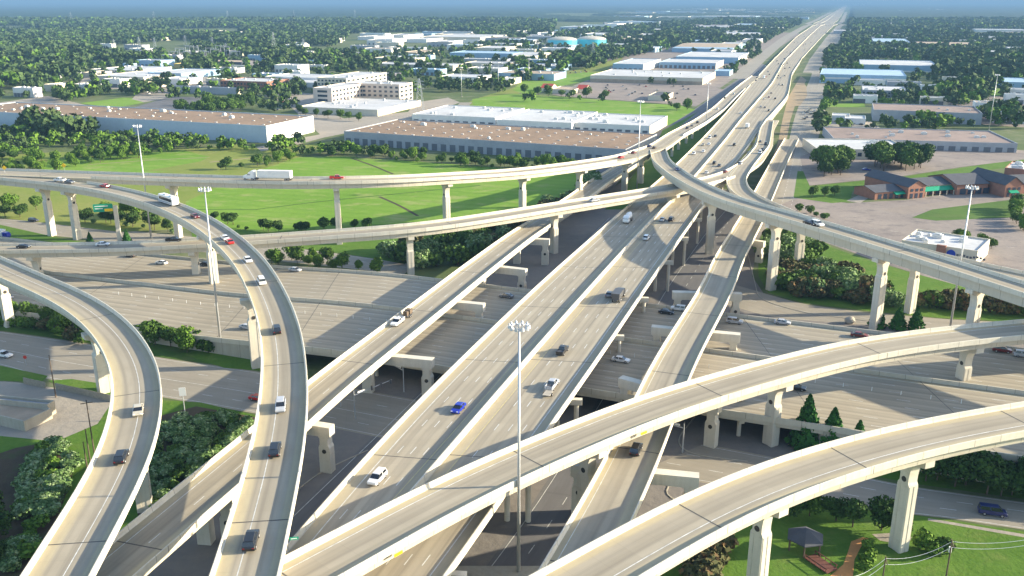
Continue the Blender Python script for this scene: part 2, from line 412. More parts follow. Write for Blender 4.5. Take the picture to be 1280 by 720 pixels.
def strip_mesh(name, st, a, wd, mat, dash=None, lift=0.012, smin=0, smax=1e9):
    V = []; F = []
    def at(s):
        for i in range(len(st) - 1):
            if st[i][2] <= s <= st[i + 1][2]:
                k = (s - st[i][2]) / (st[i + 1][2] - st[i][2]); return st[i][0].lerp(st[i + 1][0], k), st[i][1].lerp(st[i + 1][1], k).normalized()
        return st[-1][0], st[-1][1]
    end = min(st[-1][2], smax); segs = []
    if dash:
        s = smin + 1
        while s + dash[0] < end: segs.append([s, s + dash[0]]); s += dash[1]
    else:
        segs.append([smin] + [x[2] for x in st if smin < x[2] < end] + [end])
    for sg in segs:
        n0 = len(V)
        for s in sg:
            p, u = at(s)
            for k in (-wd / 2, wd / 2): V.append((p.x + u.x * (a + k), p.y + u.y * (a + k), p.z + lift))
        for i in range(len(sg) - 1): q = n0 + 2 * i; F.append((q, q + 1, q + 3, q + 2))
    me = make_mesh(name, V, F, mat)
    return me

def px_line(pts, zf):
    """survey points -> 3D line; zf(px, py, X, Y) gives the height of that line"""
    out = []
    for px, py in pts:
        z = 12.0; p = P(px, py, z)
        for _ in range(12): z = zf(px, py, p.x, p.y); p = P(px, py, z)
        out.append(p)
    return out
def prolong(pts, d0, d1, step=5.0, bend0=0.0, bend1=0.0):
    pts = list(pts)
    def go(a, b, dist, bend):
        d = (b - a); d.z = 0; d.normalize(); ang = math.atan2(d.y, d.x); p = b.copy(); o = []
        for k in range(int(dist / step)):
            ang += bend * step; p = p + Vector((math.cos(ang) * step, math.sin(ang) * step, 0)); o.append(p.copy())
        return o
    k = min(4, len(pts) - 1)
    pre = go(pts[k], pts[0], d0, bend0)[::-1] if d0 else []
    post = go(pts[-1 - k], pts[-1], d1, bend1) if d1 else []
    return pre + pts + post

ROADS = {}
def ramp(key, name, label, center, width, gdepth=1.7, skip_left=None, skip_right=None, bridge=None, cat='flyover', group='elevated ramps of the interchange',
         marks=(), lift=0.0, joints=None, par_h=1.02, shoulder=(1.5, 2.2), surf='deck'):
    """center: 3D line of the road surface. Parts: road_surface, girder, parapet (two), lane markings, joints"""
    st = stations(center); h = width / 2
    root = empty(name, tuple(center[0]), 0, label, cat, group)
    org = center[0].copy()
    def loc(me, nm):
        me.transform(__import__('mathutils').Matrix.Translation(-org)); return link(nm, me, root)
    L = [p - u * (h - .42) for p, u, s in st]; Rr = [p + u * (h - .42) for p, u, s in st]
    loc(surface_mesh('road_surface', L, Rr, surf, lift, shoulder), 'road_surface')
    g = h - 0.75
    prof = [(-h + .03, -.03), (h - .03, -.03), (h - .03, -.32), (g, -.42), (g - .15, -gdepth), (-g + .15, -gdepth), (-g, -.42), (-h + .03, -.32)]
    V, F = sweep([(p + Vector((0, 0, lift * 0)), u, s) for p, u, s in st], prof)
    loc(set_arc(make_mesh('girder', V, F, 'girder'), [s for p, u, s in st for _ in prof]), 'girder')
    for side, skip in ((-1, skip_left), (1, skip_right)):
        runs = []; cur = []
        for q in st:
            if skip and skip(q[0]):
                if len(cur) > 1: runs.append(cur)
                cur = []
            else: cur.append(q)
        if len(cur) > 1: runs.append(cur)
        pr = [(0, -.30), (0, par_h - .05), (-.03, par_h), (-.20, par_h), (-.24, par_h - .04), (-.30, .35), (-.43, .08), (-.43, -.02), (-.05, -.30)]
        pr = [(side * (h + a), b) for a, b in pr]
        if side < 0: pr = pr[::-1]
        for rn in runs:
            V, F = sweep(rn, pr); loc(set_arc(make_mesh('parapet', V, F, 'parapet'), [s for p, u, s in rn for _ in pr]), 'parapet')
    for mk in marks:
        a, wd, mat = mk[0], mk[1], mk[2]; dash = mk[3] if len(mk) > 3 else None
        loc(strip_mesh('lane_marking', st, a, wd, mat, dash, 0.012 + lift), 'lane_marking')
    if joints:
        s = joints / 2
        while s < st[-1][2]:
            i = min(range(len(st)), key=lambda k: abs(st[k][2] - s)); p, u, _ = st[i]; d = Vector((-u.y, u.x, 0))
            m = MB()
            a = p - u * (h - .3) - org; b = p + u * (h - .3) - org
            m.add([a - d * .13 + Vector((0, 0, .016 + lift)), b - d * .13 + Vector((0, 0, .016 + lift)), b + d * .13 + Vector((0, 0, .016 + lift)), a + d * .13 + Vector((0, 0, .016 + lift))], [(0, 1, 2, 3)])
            for sg in (-1, 1):
                c = p + u * sg * (h + .012) - org
                m.add([c - d * .06 + Vector((0, 0, -gdepth * .2)), c + d * .06 + Vector((0, 0, -gdepth * .2)), c + d * .06 + Vector((0, 0, par_h)), c - d * .06 + Vector((0, 0, par_h))], [(0, 1, 2, 3)])
            m.obj('expansion_joint', 'joint', root)
            s += joints
    ROADS[key] = dict(st=st, root=root, org=org, w=width, g=gdepth, label=label)
    return root

def set_arc(me, vals):
    at = me.attributes.new('arc', 'FLOAT', 'POINT'); at.data.foreach_set('value', np.array(vals, dtype=np.float32)); return me
def nearest(key, X, Y):
    return min(ROADS[key]['st'], key=lambda q: (q[0].x - X) ** 2 + (q[0].y - Y) ** 2)
_pier_cache = {}
def pier(key, X, Y, sw=2.7, cw=8.0, base=0.0, th=2.15, own=False):
    """wine-glass column with a dark round medallion; a part of its bridge"""
    r = ROADS[key]; p, u, s = nearest(key, X, Y); d = Vector((-u.y, u.x, 0))
    if own: k = (Vector((X, Y, 0)) - p).dot(u); p = p + u * max(-3.4, min(3.4, k))
    top = p.z - r['g'] - 0.02; H = top - base
    a = sw / 2; c = min(cw, r['w'] - 1.2) / 2; n = a * 0.74
    nk = H - 5.0 if H > 9 else H * .6
    poly = [(-a, 0), (a, 0), (a, nk - 1.1), (n, nk - .55), (n, nk + .5), (n + .15, nk + 1.9), (n + .6, H - 2.0), (c * .72, H - 1.45), (c, H - 1.15), (c, H), (-c, H), (-c, H - 1.15),
            (-c * .72, H - 1.45), (-n - .6, H - 2.0), (-n - .15, nk + 1.9), (-n, nk + .5), (-n, nk - .55), (-a, nk - 1.1)]
    o = Vector((p.x, p.y, base)) - r['org']
    m = MB(); m.extrude(poly, o, u, (0, 0, 1), d, -th / 2, th / 2)
    # raised ribs down the faces give the grooved look
    for sg in (-1, 1):
        m.extrude([(-a * .98, .0), (-a * .38, .0), (-a * .38, nk - 1.3), (-a * .98, nk - 1.4)], o, u, (0, 0, 1), d, sg * (th / 2) - .0, sg * (th / 2 + .07))
        m.extrude([(a * .98, .0), (a * .38, .0), (a * .38, nk - 1.3), (a * .98, nk - 1.4)], o, u, (0, 0, 1), d, sg * (th / 2) - .0, sg * (th / 2 + .07))
        m.extrude([(-th * .42, .0), (-th * .08, .0), (-th * .08, nk - 1.3), (-th * .42, nk - 1.3)], o, d, (0, 0, 1), u, sg * a, sg * (a + .07))
        m.extrude([(th * .42, .0), (th * .08, .0), (th * .08, nk - 1.3), (th * .42, nk - 1.3)], o, d, (0, 0, 1), u, sg * a, sg * (a + .07))
    po = m.obj('pier', 'pier', r['root'])
    bm = __import__('bmesh').new(); bm.from_mesh(po.data); __import__('bmesh').ops.recalc_face_normals(bm, faces=bm.faces); bm.to_mesh(po.data); bm.free()
    if H > 6:
        for sg in (-1, 1):
            c0 = o + Vector((0, 0, nk - .1)) + d * sg * (th / 2 + .0); MB().tube(c0, c0 + d * sg * .10, .52, .50, 14).obj('medallion', 'medallion', po)
    return po
def straddle(key, right, left=None, base=0.0, colw=2.6, bw=2.2, bd=2.3):
    """a cap beam that reaches out past the deck to a column on the far side of the street below"""
    r = ROADS[key]; X, Y = right[0], right[1]; p, u, s = nearest(key, X, Y)
    top = p.z - r['g'] + .25
    rgt = Vector((X, Y, 0)); c = Vector((p.x, p.y, 0))
    dr = (rgt - c); dr.z = 0; dr.normalize()
    lf = Vector((left[0], left[1], 0)) if left else c - dr * (r['w'] / 2 - 1.0)
    ax = (rgt - lf).normalized(); n = Vector((-ax.y, ax.x, 0)); Lg = (rgt - lf).length
    o = lf - Vector((r['org'].x, r['org'].y, r['org'].z))
    m = MB()
    m.extrude([(-.3, top - bd), (Lg + .3, top - bd), (Lg + .3, top), (-.3, top)], o, ax, (0, 0, 1), n, -bw / 2, bw / 2)
    for q in (colw / 2, Lg - colw / 2):
        m.extrude([(q - colw / 2, base), (q + colw / 2, base), (q + colw / 2, top - bd - 2.6), (q + colw * .36, top - bd - 1.9), (q + colw * .36, top - bd - .5), (q + colw / 2, top - bd),
                   (q - colw / 2, top - bd), (q - colw * .36, top - bd - .5), (q - colw * .36, top - bd - 1.9), (q - colw / 2, top - bd - 2.6)], o, ax, (0, 0, 1), n, -bw / 2 + .1, bw / 2 - .1)
    po = m.obj('straddle_bent', 'pier', r['root'])
    for q in (colw / 2, Lg - colw / 2):
        for sg in (-1, 1):
            c0 = o + ax * q + Vector((0, 0, max(top - bd - 3.4, 1.5))) + n * sg * (bw / 2 - .12); MB().tube(c0, c0 + n * sg * .12, .5, .48, 12).obj('medallion', 'medallion', po)
    return po

# heights of the parapet tops, read off the piers; the road itself is 1.02 m lower
PAR = 1.02
def lin(x, xs, zs): return float(np.interp(x, xs, zs))
def mid_line(A, B, step=5.0, sig=2.5):
    A = resample(A, step); Bn = np.array([(q.x, q.y) for q in resample(B, 1.0)]); out = []
    for q in A:
        d = np.hypot(Bn[:, 0] - q.x, Bn[:, 1] - q.y); k = int(d.argmin())
        if 0 < k < len(Bn) - 1: out.append(Vector(((q.x + Bn[k, 0]) / 2, (q.y + Bn[k, 1]) / 2, q.z)))
    out = resample(out, step)
    return smooth_pts(out, sig)
def off_line(A, dist, step=5.0, sig=2.5):
    """line at a distance to the right (+) or left (-) of A"""
    A = smooth_pts(resample(A, step), sig); st = stations(A)
    return [p + u * dist for p, u, s in st]
def down(pts, dz=-PAR): return [Vector((p.x, p.y, p.z + dz)) for p in pts]

# --- curved ramp at far left
zF = lambda px, py, X, Y: 19.4
A = px_line([(0, 332), (37, 336), (75, 347), (100, 360), (140, 382), (172, 410), (192, 442), (201, 465), (200, 500), (196, 540), (185, 572), (162, 620), (140, 660), (100, 720)], zF)
B = px_line([(0, 352), (27, 360), (75, 380), (110, 407), (132, 437), (145, 465), (146, 500), (137, 537), (122, 577), (100, 615), (70, 657), (27, 720)], zF)
cF = prolong(down(mid_line(A, B)), 90, 60, bend0=0.0, bend1=-0.002)
ramp('F', 'flyover_ramp', 'leftmost curved ramp bending down the left edge of the photo', cF, 9.6, 2.0, marks=[(-0.55, .14, 'marking')], joints=55)
pier('F', *P(131, 487)[:2], sw=3.6, th=3.0, cw=7, own=True); pier('F', *P(170, 640)[:2], th=2.4); pier('F', -150, 262); pier('F', -62, 95)
# --- curved ramp with the bus, second from left
zE = lambda px, py, X, Y: lin(py, [215, 230, 300, 460, 720], [24.6, 24.2, 23.6, 22.6, 21.0])
A = px_line([(0, 215), (75, 221), (125, 227), (175, 237), (225, 251), (262, 267), (287, 282), (307, 300), (337, 330), (352, 360), (367, 392), (377, 425), (381, 460), (380, 500), (377, 540), (370, 585), (357, 660), (337, 720)], zE)
B = px_line([(0, 223), (50, 227.5), (100, 234), (150, 244), (200, 260), (237, 280), (270, 302), (295, 327), (312, 360), (320, 375), (330, 410), (331, 452), (330, 495), (326, 535), (319, 557), (305, 602), (287, 660), (266, 720)], zE)
cE = prolong(down(mid_line(A, B)), 120, 60, bend1=-0.001)
ramp('E', 'flyover_ramp', 'long curved ramp carrying the bus and sweeping down past the two tall masts at left', cE, 9.3, 2.5, marks=[(1.2, .14, 'marking')], joints=60, skip_left=lambda p: p.x < -178, lift=.006)
for q in ((92, 302), (285, 364)): pier('E', *P(*q)[:2])
pier('E', *P(321, 458)[:2], sw=3.2, own=True, cw=6)
pier('E', *P(375, 607)[:2], th=2.4); pier('E', *P(72, 292)[:2])
# --- highest far ramp across the green field, running into the inbound roadway beside the main lanes
zD = lambda px, py, X, Y: lin(px, [0, 100, 212, 419, 575, 640, 715, 770, 812, 835, 865, 890, 926, 942], [24.8, 25.0, 26.0, 28.0, 25.6, 23.6, 21.5, 19.0, 16.5, 12.5, 9.2, 7.4, 4.6, 4.3])
A = px_line([(0, 210), (212, 217), (367, 221), (495, 219), (640, 211), (715, 202), (770, 194), (812, 181), (835, 166), (865, 151), (890, 135), (910, 117), (926, 104), (940, 94)], zD)
cD = prolong(down(off_line(A, 5.4)), 120, 0)
ramp('D', 'flyover_ramp', 'high far ramp crossing the bright green field with a white semi trailer on it', cD, 10.8, 2.2,
     skip_right=lambda p: 452 < p.y < 585 or p.y > 1010 or p.x < -178, marks=[(0.0, .16, 'marking', (3, 12)), (-3.7, .14, 'marking')], joints=60)
for q in ((221, 299), (427, 317), (576, 297), (784, 240), (811, 231)): pier('D', *P(*q)[:2])
pier('D', 10.6, 394); pier('D', 40, 425)
for q in ((839, 196), (847, 187), (856, 179), (864, 173)): pier('D', *P(*q)[:2], sw=1.5, cw=8, th=1.4)
# --- lower far ramp that dives between the main lanes
zC = lambda px, py, X, Y: lin(px, [0, 245, 516, 704, 847, 875, 900, 919, 932, 946, 950, 960], [13.0, 14.6, 18.2, 19.6, 18.6, 17.2, 15.4, 13.8, 12.4, 10.8, 8.2, 7.6])
A = px_line([(0, 304), (160, 302), (320, 293), (520, 279), (640, 261), (740, 245), (847, 229), (875, 222), (900, 216), (919, 206), (932, 198), (946, 180), (950, 160), (958, 148)], zC)
cC = prolong(down(off_line(A, 4.9)), 110, 0)
ramp('C', 'flyover_ramp', 'lower far ramp below the green field, level with the green guide sign at left', cC, 9.8, 2.0,
     skip_right=lambda p: p.y > 432 and p.x > 80, marks=[(-3.4, .14, 'marking'), (3.4, .14, 'marking')], joints=60)
for q in ((245, 358), (517, 343), (704, 323)): pier('C', *P(*q)[:2])
pier('C', 66, 385); pier('C', -170, 288)
# --- top ramp from the split over the main lanes to the right edge
zG = lambda px, py, X, Y: lin(px, [812, 815, 840, 877, 915, 960, 1060, 1160, 1280], [16.5, 18.6, 22.0, 25.2, 27.0, 28.0, 27.5, 26.2, 25.0])
A = px_line([(812, 186), (815, 200), (840, 220), (877, 240), (915, 254), (960, 266), (1060, 296), (1160, 327), (1280, 366)], zG)
A = [Vector((88, 562, 12.0)), Vector((80.5, 530, 14.2))] + A
cG = prolong(down(off_line(A, -4.6)), 0, 220, bend1=0.004)
ramp('G', 'flyover_ramp', 'topmost ramp leaping over the main lanes to the right edge of the photo', cG, 9.2, 3.0,
     skip_right=lambda p: p.y > 505 and p.x < 200, lift=0.006, marks=[(-3.2, .14, 'marking'), (3.0, .14, 'marking')], joints=70)
pier('G', *P(883, 318)[:2]); pier('G', *P(956, 364)[:2], sw=2.8); pier('G', 99, 251, sw=2.8); pier('G', 119, 229, sw=2.8); pier('G', 155, 188)
# --- loop ramp that joins it
zH = lambda px, py, X, Y: lin(py, [150, 181, 206, 222, 231, 240, 249, 274, 340], [7.8, 11.0, 14.0, 16.0, 17.0, 18.0, 19.0, 20.3, 20.6])
A = px_line([(967, 150), (962, 181), (942, 206), (932, 222), (936, 234), (945, 242), (964, 251), (1020, 274), (1035, 279), (1135, 305), (1210, 325), (1280, 338)], zH)
cH = prolong(down(off_line(A, 4.6, sig=2.0)), 0, 220, bend1=0.004)
ramp('H', 'flyover_ramp', 'loop ramp peeling off the right carriageway and running just behind the topmost ramp', cH, 9.2, 2.0,
     skip_right=lambda p: p.y > 428, lift=0.006, marks=[(3.2, .14, 'marking')], joints=70)
pier('H', *P(1029, 338)[:2]); pier('H', 128, 272); pier('H', 101, 372); pier('H', 165, 232)
# --- near ramp across the middle
zI = lambda px, py, X, Y: 18.6
A = px_line([(342, 702), (532, 602), (640, 555), (677, 540), (800, 492), (960, 447), (1060, 423), (1150, 411), (1210, 404), (1280, 399)], zI)
cI = prolong(down(off_line(A, 4.9)), 70, 260, bend1=-0.0025)
ramp('I', 'flyover_ramp', 'broad near ramp crossing the whole picture in front of the main lanes', cI, 9.8, 1.9, marks=[(-3.0, .16, 'marking')], joints=48)
pier('I', 14, 150, sw=3.0); pier('I', *P(968, 560)[:2], sw=2.8); pier('I', 114, 203); pier('I', -33, 113); pier('I', 160, 205)
# --- nearest ramp, bottom right
zJ = lambda px, py, X, Y: 22.6
A = px_line([(667, 720), (765, 662), (840, 616), (960, 569), (1080, 539), (1160, 516), (1280, 504)], zJ)
B = px_line([(780, 719), (860, 672), (960, 621), (1060, 590), (1160, 565), (1280, 542)], zJ)
cJ = prolong(down(off_line(A, 4.9, sig=3.5)), 60, 240, bend1=-0.003)
ramp('J', 'flyover_ramp', 'nearest ramp sweeping out of the bottom right corner on two tall piers', cJ, 9.8, 1.9, marks=[(1.7, .16, 'marking')], joints=36)
pier('J', 42, 126.5, sw=2.6); pier('J', *P(1145, 690)[:2], sw=2.6); pier('J', 14, 102); pier('J', 108, 149)
# --- straight ramp left of the main lanes
zA = lambda px, py, X, Y: lin(Y, [0, 300, 380, 460, 560], [13.2, 13.2, 11.6, 8.0, 3.5])
A = px_line([(142, 669), (306, 540), (382, 476), (540, 360), (566, 340), (640, 287), (660, 276), (712, 243), (735, 226), (775, 203), (787, 196)], zA)
cA = prolong(down(off_line(A, 5.1)), 60, 0)
ramp('A', 'ramp_bridge', 'straight ramp left of the main lanes carrying a pickup towing a loaded trailer', cA, 10.2, 1.7,
     marks=[(-3.0, .14, 'marking'), (0.6, .14, 'marking', (3, 12))], joints=40, cat='ramp bridge')
for q in ((540, 449), (604, 380), (657, 336), (686, 297), (413, 533), (291, 617)): straddle('A', P(*q, 10.6)[:2])
# --- straight ramp right of the main lanes
zB = lambda px, py, X, Y: lin(Y, [0, 270, 330, 400, 560, 640], [13.4, 13.2, 11.4, 8.4, 2.2, 1.4])
A = px_line([(670, 715), (722, 632), (767, 550), (794, 492), (820, 442), (874, 360), (892, 321), (925, 270), (944, 236), (964, 200), (981, 172)], zB)
cB = prolong(down(off_line(A, 4.9)), 60, 0)
ramp('B', 'ramp_bridge', 'straight ramp right of the main lanes with a single black car on it', cB, 9.8, 1.7, joints=42, cat='ramp bridge', marks=[(-3.4, .12, 'marking')])
straddle('B', P(926, 366, 10.6)[:2], P(842, 364, 10.6)[:2]); straddle('B', P(924, 418, 10.6)[:2], P(816, 408, 10.6)[:2])
straddle('B', P(899, 505, 10.6)[:2], P(777, 472, 10.6)[:2]); straddle('B', P(872, 594, 10.8)[:2], P(716, 580, 10.6)[:2])
straddle('B', P(955, 300, 9.0)[:2]); 

# --- main lanes
def zmain(Y): return lin(Y, [0, 350, 450, 600, 800, 1100, 1500, 2500, 30000], [13.7, 13.7, 11.6, 8.2, 6.0, 4.2, 3.0, 1.6, 1.6])
zM = lambda px, py, X, Y: zmain(Y)
ML = px_line([(357, 682), (480, 540), (640, 385.5), (666, 360), (757, 281), (785, 257), (809, 236), (830, 219), (845, 205), (899, 150), (940, 103), (966, 75), (995, 46), (1020, 29)], zM)
MD = px_line([(430, 711), (522, 604), (580, 540), (640, 468), (736, 360), (790, 300), (850, 240), (869, 219), (926, 149), (965, 104), (980, 77), (1010, 46), (1029, 29)], zM)
MR = px_line([(557, 719), (592, 672), (635, 610), (681, 532), (725, 480), (805, 360), (847, 300), (877, 260), (900, 226), (932, 187), (949, 160), (957, 150), (985, 119), (990, 91), (1003, 72), (1027, 46), (1045, 29)], zM)
def by_y(line, Ys):
    a = np.array([(q.x, q.y) for q in line]); o = a[:, 1].argsort(); a = a[o]
    d0 = (a[1, 0] - a[0, 0]) / (a[1, 1] - a[0, 1]); d1 = 0.358
    out = []
    for y in Ys:
        if y < a[0, 1]: x = a[0, 0] + d0 * (y - a[0, 1])
        elif y > a[-1, 1]: x = a[-1, 0] + d1 * (y - a[-1, 1])
        else: x = float(np.interp(y, a[:, 1], a[:, 0]))
        out.append(x)
    return np.array(out)
Ys = np.concatenate([np.arange(50, 800, 8.0), np.arange(800, 1600, 20.0), np.arange(1600, 4200, 50.0), np.arange(4200, 26000, 600.0)])
def smx(a, Ys, dist=26.0):
    out = np.empty_like(a)
    for i, y in enumerate(Ys):
        s_ = dist * (1 if y < 900 else y / 900.0)
        w_ = np.exp(-0.5 * ((Ys - y) / s_) ** 2) * np.gradient(Ys); lo = max(0, i - 12); hi = min(len(a), i + 13)
        h = min(i - lo, hi - 1 - i); lo, hi = i - h, i + h + 1
        out[i] = (a[lo:hi] * w_[lo:hi]).sum() / w_[lo:hi].sum()
    return out
XL, XD, XR = (smx(by_y(q, Ys), Ys) for q in (ML, MD, MR))
ZD = np.array([zmain(y) for y in Ys]) - PAR
lineL = [Vector((x, y, z)) for x, y, z in zip(XL, Ys, ZD)]; lineD = [Vector((x, y, z)) for x, y, z in zip(XD, Ys, ZD)]; lineR = [Vector((x, y, z)) for x, y, z in zip(XR, Ys, ZD)]
mroot = empty('freeway_bridge', (0, 0, 0), 0, 'wide double main freeway running from the bottom centre to the horizon at upper right', 'freeway')
def edge_shift(line, d): return [p + u * d for p, u, s in stations(line)]
for a, b in ((lineL, lineD), (lineD, lineR)):
    link('road_surface', surface_mesh('road_surface', edge_shift(a, .4), edge_shift(b, -.4), 'freeway', 0, (2.4, 2.4)), mroot)
def wall_along(line, dz0, dz1, thick, mat, name, parent, rng=(-1e9, 1e9), side=0.0, absz=None):
    st = [q for q in stations(line) if rng[0] <= q[0].y <= rng[1]]
    V = []; F = []
    for p, u, s in st:
        z0 = p.z + dz0 if absz is None else absz
        for a, z in ((side - thick / 2, z0), (side + thick / 2, z0), (side + thick / 2 * .55, p.z + dz1), (side - thick / 2 * .55, p.z + dz1)):
            V.append((p.x + u.x * a, p.y + u.y * a, z))
    for i in range(len(st) - 1):
        for j in range(4): k = (j + 1) % 4; F.append((i * 4 + j, i * 4 + k, (i + 1) * 4 + k, (i + 1) * 4 + j))
    F.append((0, 3, 2, 1)); n = len(st); F.append(tuple((n - 1) * 4 + q for q in (0, 1, 2, 3)))
    return link(name, set_arc(make_mesh(name, V, F, mat), [s for p, u, s in st for _ in range(4)]), parent)
wall_along(lineL, -.35, PAR, .42, 'parapet', 'parapet', mroot, (0, 1060))
wall_along(lineD, -.03, PAR + .35, .5, 'parapet', 'median_barrier', mroot)
wall_along(lineR, -.35, PAR, .42, 'parapet', 'parapet', mroot, (0, 640))
wall_along(lineR, -.35, PAR, .42, 'parapet', 'parapet', mroot, (700, 9000))
wall_along(lineL, -.35, PAR, .42, 'parapet', 'parapet', mroot, (1200, 9000))
# deck slabs and girders as far as the abutment, solid fill beyond
for a, b in ((lineL, lineD), (lineD, lineR)):
    V = []; F = []; k = [i for i, y in enumerate(Ys) if y <= 680]
    for i in k:
        l, r = a[i], b[i]; d = (r - l).normalized()
        for off, z in ((.0, -.04), (.0, -.35), (1.0, -.45), (1.0, -1.7)):
            V.append(l + d * off + Vector((0, 0, z)))
        for off, z in ((1.0, -1.7), (1.0, -.45), (.0, -.35), (.0, -.04)):
            V.append(r - d * off + Vector((0, 0, z)))
    for i in range(len(k) - 1):
        for j in range(8): q = (j + 1) % 8; F.append((i * 8 + j, (i + 1) * 8 + j, (i + 1) * 8 + q, i * 8 + q))
    F.append(tuple(range(8))); F.append(tuple(range((len(k) - 1) * 8, len(k) * 8))[::-1])
    link('girder', make_mesh('girder', V, F, 'girder'), mroot)
wall_along(lineL, 0, -.36, .5, 'wall_concrete', 'retaining_wall', mroot, (672, 1100), absz=-0.5)
wall_along(lineR, 0, -.36, .5, 'wall_concrete', 'retaining_wall', mroot, (672, 1500), absz=-0.5)
# lane lines
def between(fr):
    return [l.lerp(r, fr) for l, r in zip(lineL, lineR)]
for a, b, sgn in ((lineL, lineD, 1), (lineD, lineR, -1)):
    for d_, mt, dash in ((2.5, 'marking', None), ):
        sub = [p for p in edge_shift(a if sgn > 0 else b, d_ * sgn) if p.y < 1500]
        link('lane_marking', strip_mesh('lane_marking', stations(sub), 0, .16, mt, dash), mroot)
    sub = [p for p in edge_shift(b if sgn > 0 else a, -2.6 * sgn) if p.y < 1500]
    link('lane_marking', strip_mesh('lane_marking', stations(sub), 0, .16, 'marking_yellow'), mroot)
    for k in (1, 2, 3):
        mid = [p.lerp(q, k / 4.0 * .72 + .14) for p, q in zip(a, b) if p.y < 960]
        link('lane_marking', strip_mesh('lane_marking', stations(mid), 0, .15, 'marking', (3.0, 12.0)), mroot)
for yj in (118, 158, 200, 242, 284, 322, 368, 420, 480):
    i = int(np.abs(Ys - yj).argmin())
    for l, r in ((lineL[i], lineD[i]), (lineD[i], lineR[i])):
        m = MB(); d = Vector((0, 1, 0)); z = Vector((0, 0, .016)); k = (r - l).normalized()
        skew = Vector((0, -2.2, 0)); a = l + k * .5 + z; b = r - k * .5 + z + skew
        m.add([a - d * .12, b - d * .12, b + d * .12, a + d * .12], [(0, 1, 2, 3)]); m.obj('expansion_joint', 'joint', mroot)
# multi-column bents under the main lanes
for yb in (92, 122, 156, 190, 226, 262, 298, 332, 366, 402, 440, 480, 520, 560, 600, 640):
    i = int(np.abs(Ys - yb).argmin()); m = MB()
    l, r = lineL[i], lineR[i]; top = l.z - 1.72; n = 8
    l2 = l + Vector((.6, 0, 0)); r2 = r + Vector((.5, -3.0, 0)); ax = (r2 - l2).normalized(); Lg = (r2 - l2).length; nn = Vector((-ax.y, ax.x, 0))
    m.extrude([(0, top - 1.3), (Lg, top - 1.3), (Lg, top), (0, top)], Vector((l2.x, l2.y, 0)), ax, (0, 0, 1), nn, -.65, .65)
    for k in range(n):
        c = l2.lerp(r2, (k + .3) / (n - .4)); m.tube((c.x, c.y, 0), (c.x, c.y, top - 1.3), .55, .55, 10)
    m.obj('column_bent', 'pier', mroot)

# --- cross freeway below the main lanes
def zx(X): return lin(X, [-600, -250, -150, -95, -77, -57, -40, 60, 200, 600], [1.2, 1.4, 2.3, 3.4, 4.3, 5.6, 6.2, 6.3, 6.3, 6.3])
def cross_y(X, off): return off - 0.395 * X
Xs = np.arange(-620, 640, 8.0)
OFF = dict(N=277.0, M=243.5, S=204.5)
xl = {k: [Vector((x - 0.0, cross_y(x, o), zx(x))) for x in Xs] for k, o in OFF.items()}
xroot = empty('freeway_bridge', (0, 0, 0), 0, 'low cross freeway running left to right beneath every other bridge', 'freeway')
for a, b in (('N', 'M'), ('M', 'S')):
    link('road_surface', surface_mesh('road_surface', edge_shift(xl[a], .4), edge_shift(xl[b], -.4), 'freeway', 0, (2.8, 2.8)), xroot)
def xwall(line, dz0, dz1, thick, mat, name, x0, x1, absz=None):
    st = [q for q in stations(line) if x0 <= q[0].x <= x1]; V = []; F = []
    for p, u, s in st:
        z0 = p.z + dz0 if absz is None else absz
        for a, z in ((-thick / 2, z0), (thick / 2, z0), (thick * .3, p.z + dz1), (-thick * .3, p.z + dz1)): V.append((p.x + u.x * a, p.y + u.y * a, z))
    for i in range(len(st) - 1):
        for j in range(4): k = (j + 1) % 4; F.append((i * 4 + j, i * 4 + k, (i + 1) * 4 + k, (i + 1) * 4 + j))
    n = len(st); F += [(0, 3, 2, 1), tuple((n - 1) * 4 + q for q in (0, 1, 2, 3))]
    return link(name, set_arc(make_mesh(name, V, F, mat), [s for p, u, s in st for _ in range(4)]), xroot)
for k in 'NS': xwall(xl[k], -.4, .95, .5, 'girder', 'parapet', -620, 640)
xwall(xl['M'], -.03, 1.05, .6, 'girder', 'median_barrier', -620, 640)
for k in 'NS':
    xwall(xl[k], 0, -.42, .46, 'wall_concrete', 'retaining_wall', -620, -56, absz=-.5)
    xwall(xl[k], 0, -.42, .46, 'wall_concrete', 'retaining_wall', 66, 640, absz=-.5)
V = []; F = []; ks = [i for i, x in enumerate(Xs) if -60 <= x <= 70]
for a, b in (('N', 'M'), ('M', 'S')):
    V = []; F = []
    for i in ks:
        l, r = xl[a][i], xl[b][i]; d = (r - l).normalized()
        for q in (l + d * .1 + Vector((0, 0, -.05)), l + d * .1 + Vector((0, 0, -1.35)), r - d * .1 + Vector((0, 0, -1.35)), r - d * .1 + Vector((0, 0, -.05))): V.append(q)
    for i in range(len(ks) - 1):
        for j in range(4): k = (j + 1) % 4; F.append((i * 4 + j, i * 4 + k, (i + 1) * 4 + k, (i + 1) * 4 + j))
    n = len(ks); F += [(0, 3, 2, 1), tuple((n - 1) * 4 + q for q in (0, 1, 2, 3))]
    link('girder', make_mesh('girder', V, F, 'girder'), xroot)
for x0 in (-59, 68):     # abutments
    m = MB(); p = xl['N'][int(np.abs(Xs - x0).argmin())]; q = xl['S'][int(np.abs(Xs - x0).argmin())]
    m.extrude([(-.6, -.3), (.6, -.3), (.6, p.z - 1.36), (-.6, p.z - 1.36)], Vector((p.x, p.y - .3, 0)), (1, 0, 0), (0, 0, 1), (0, -1, 0), 0, (p.y - q.y) - .6)
    m.obj('abutment', 'wall_concrete', xroot)
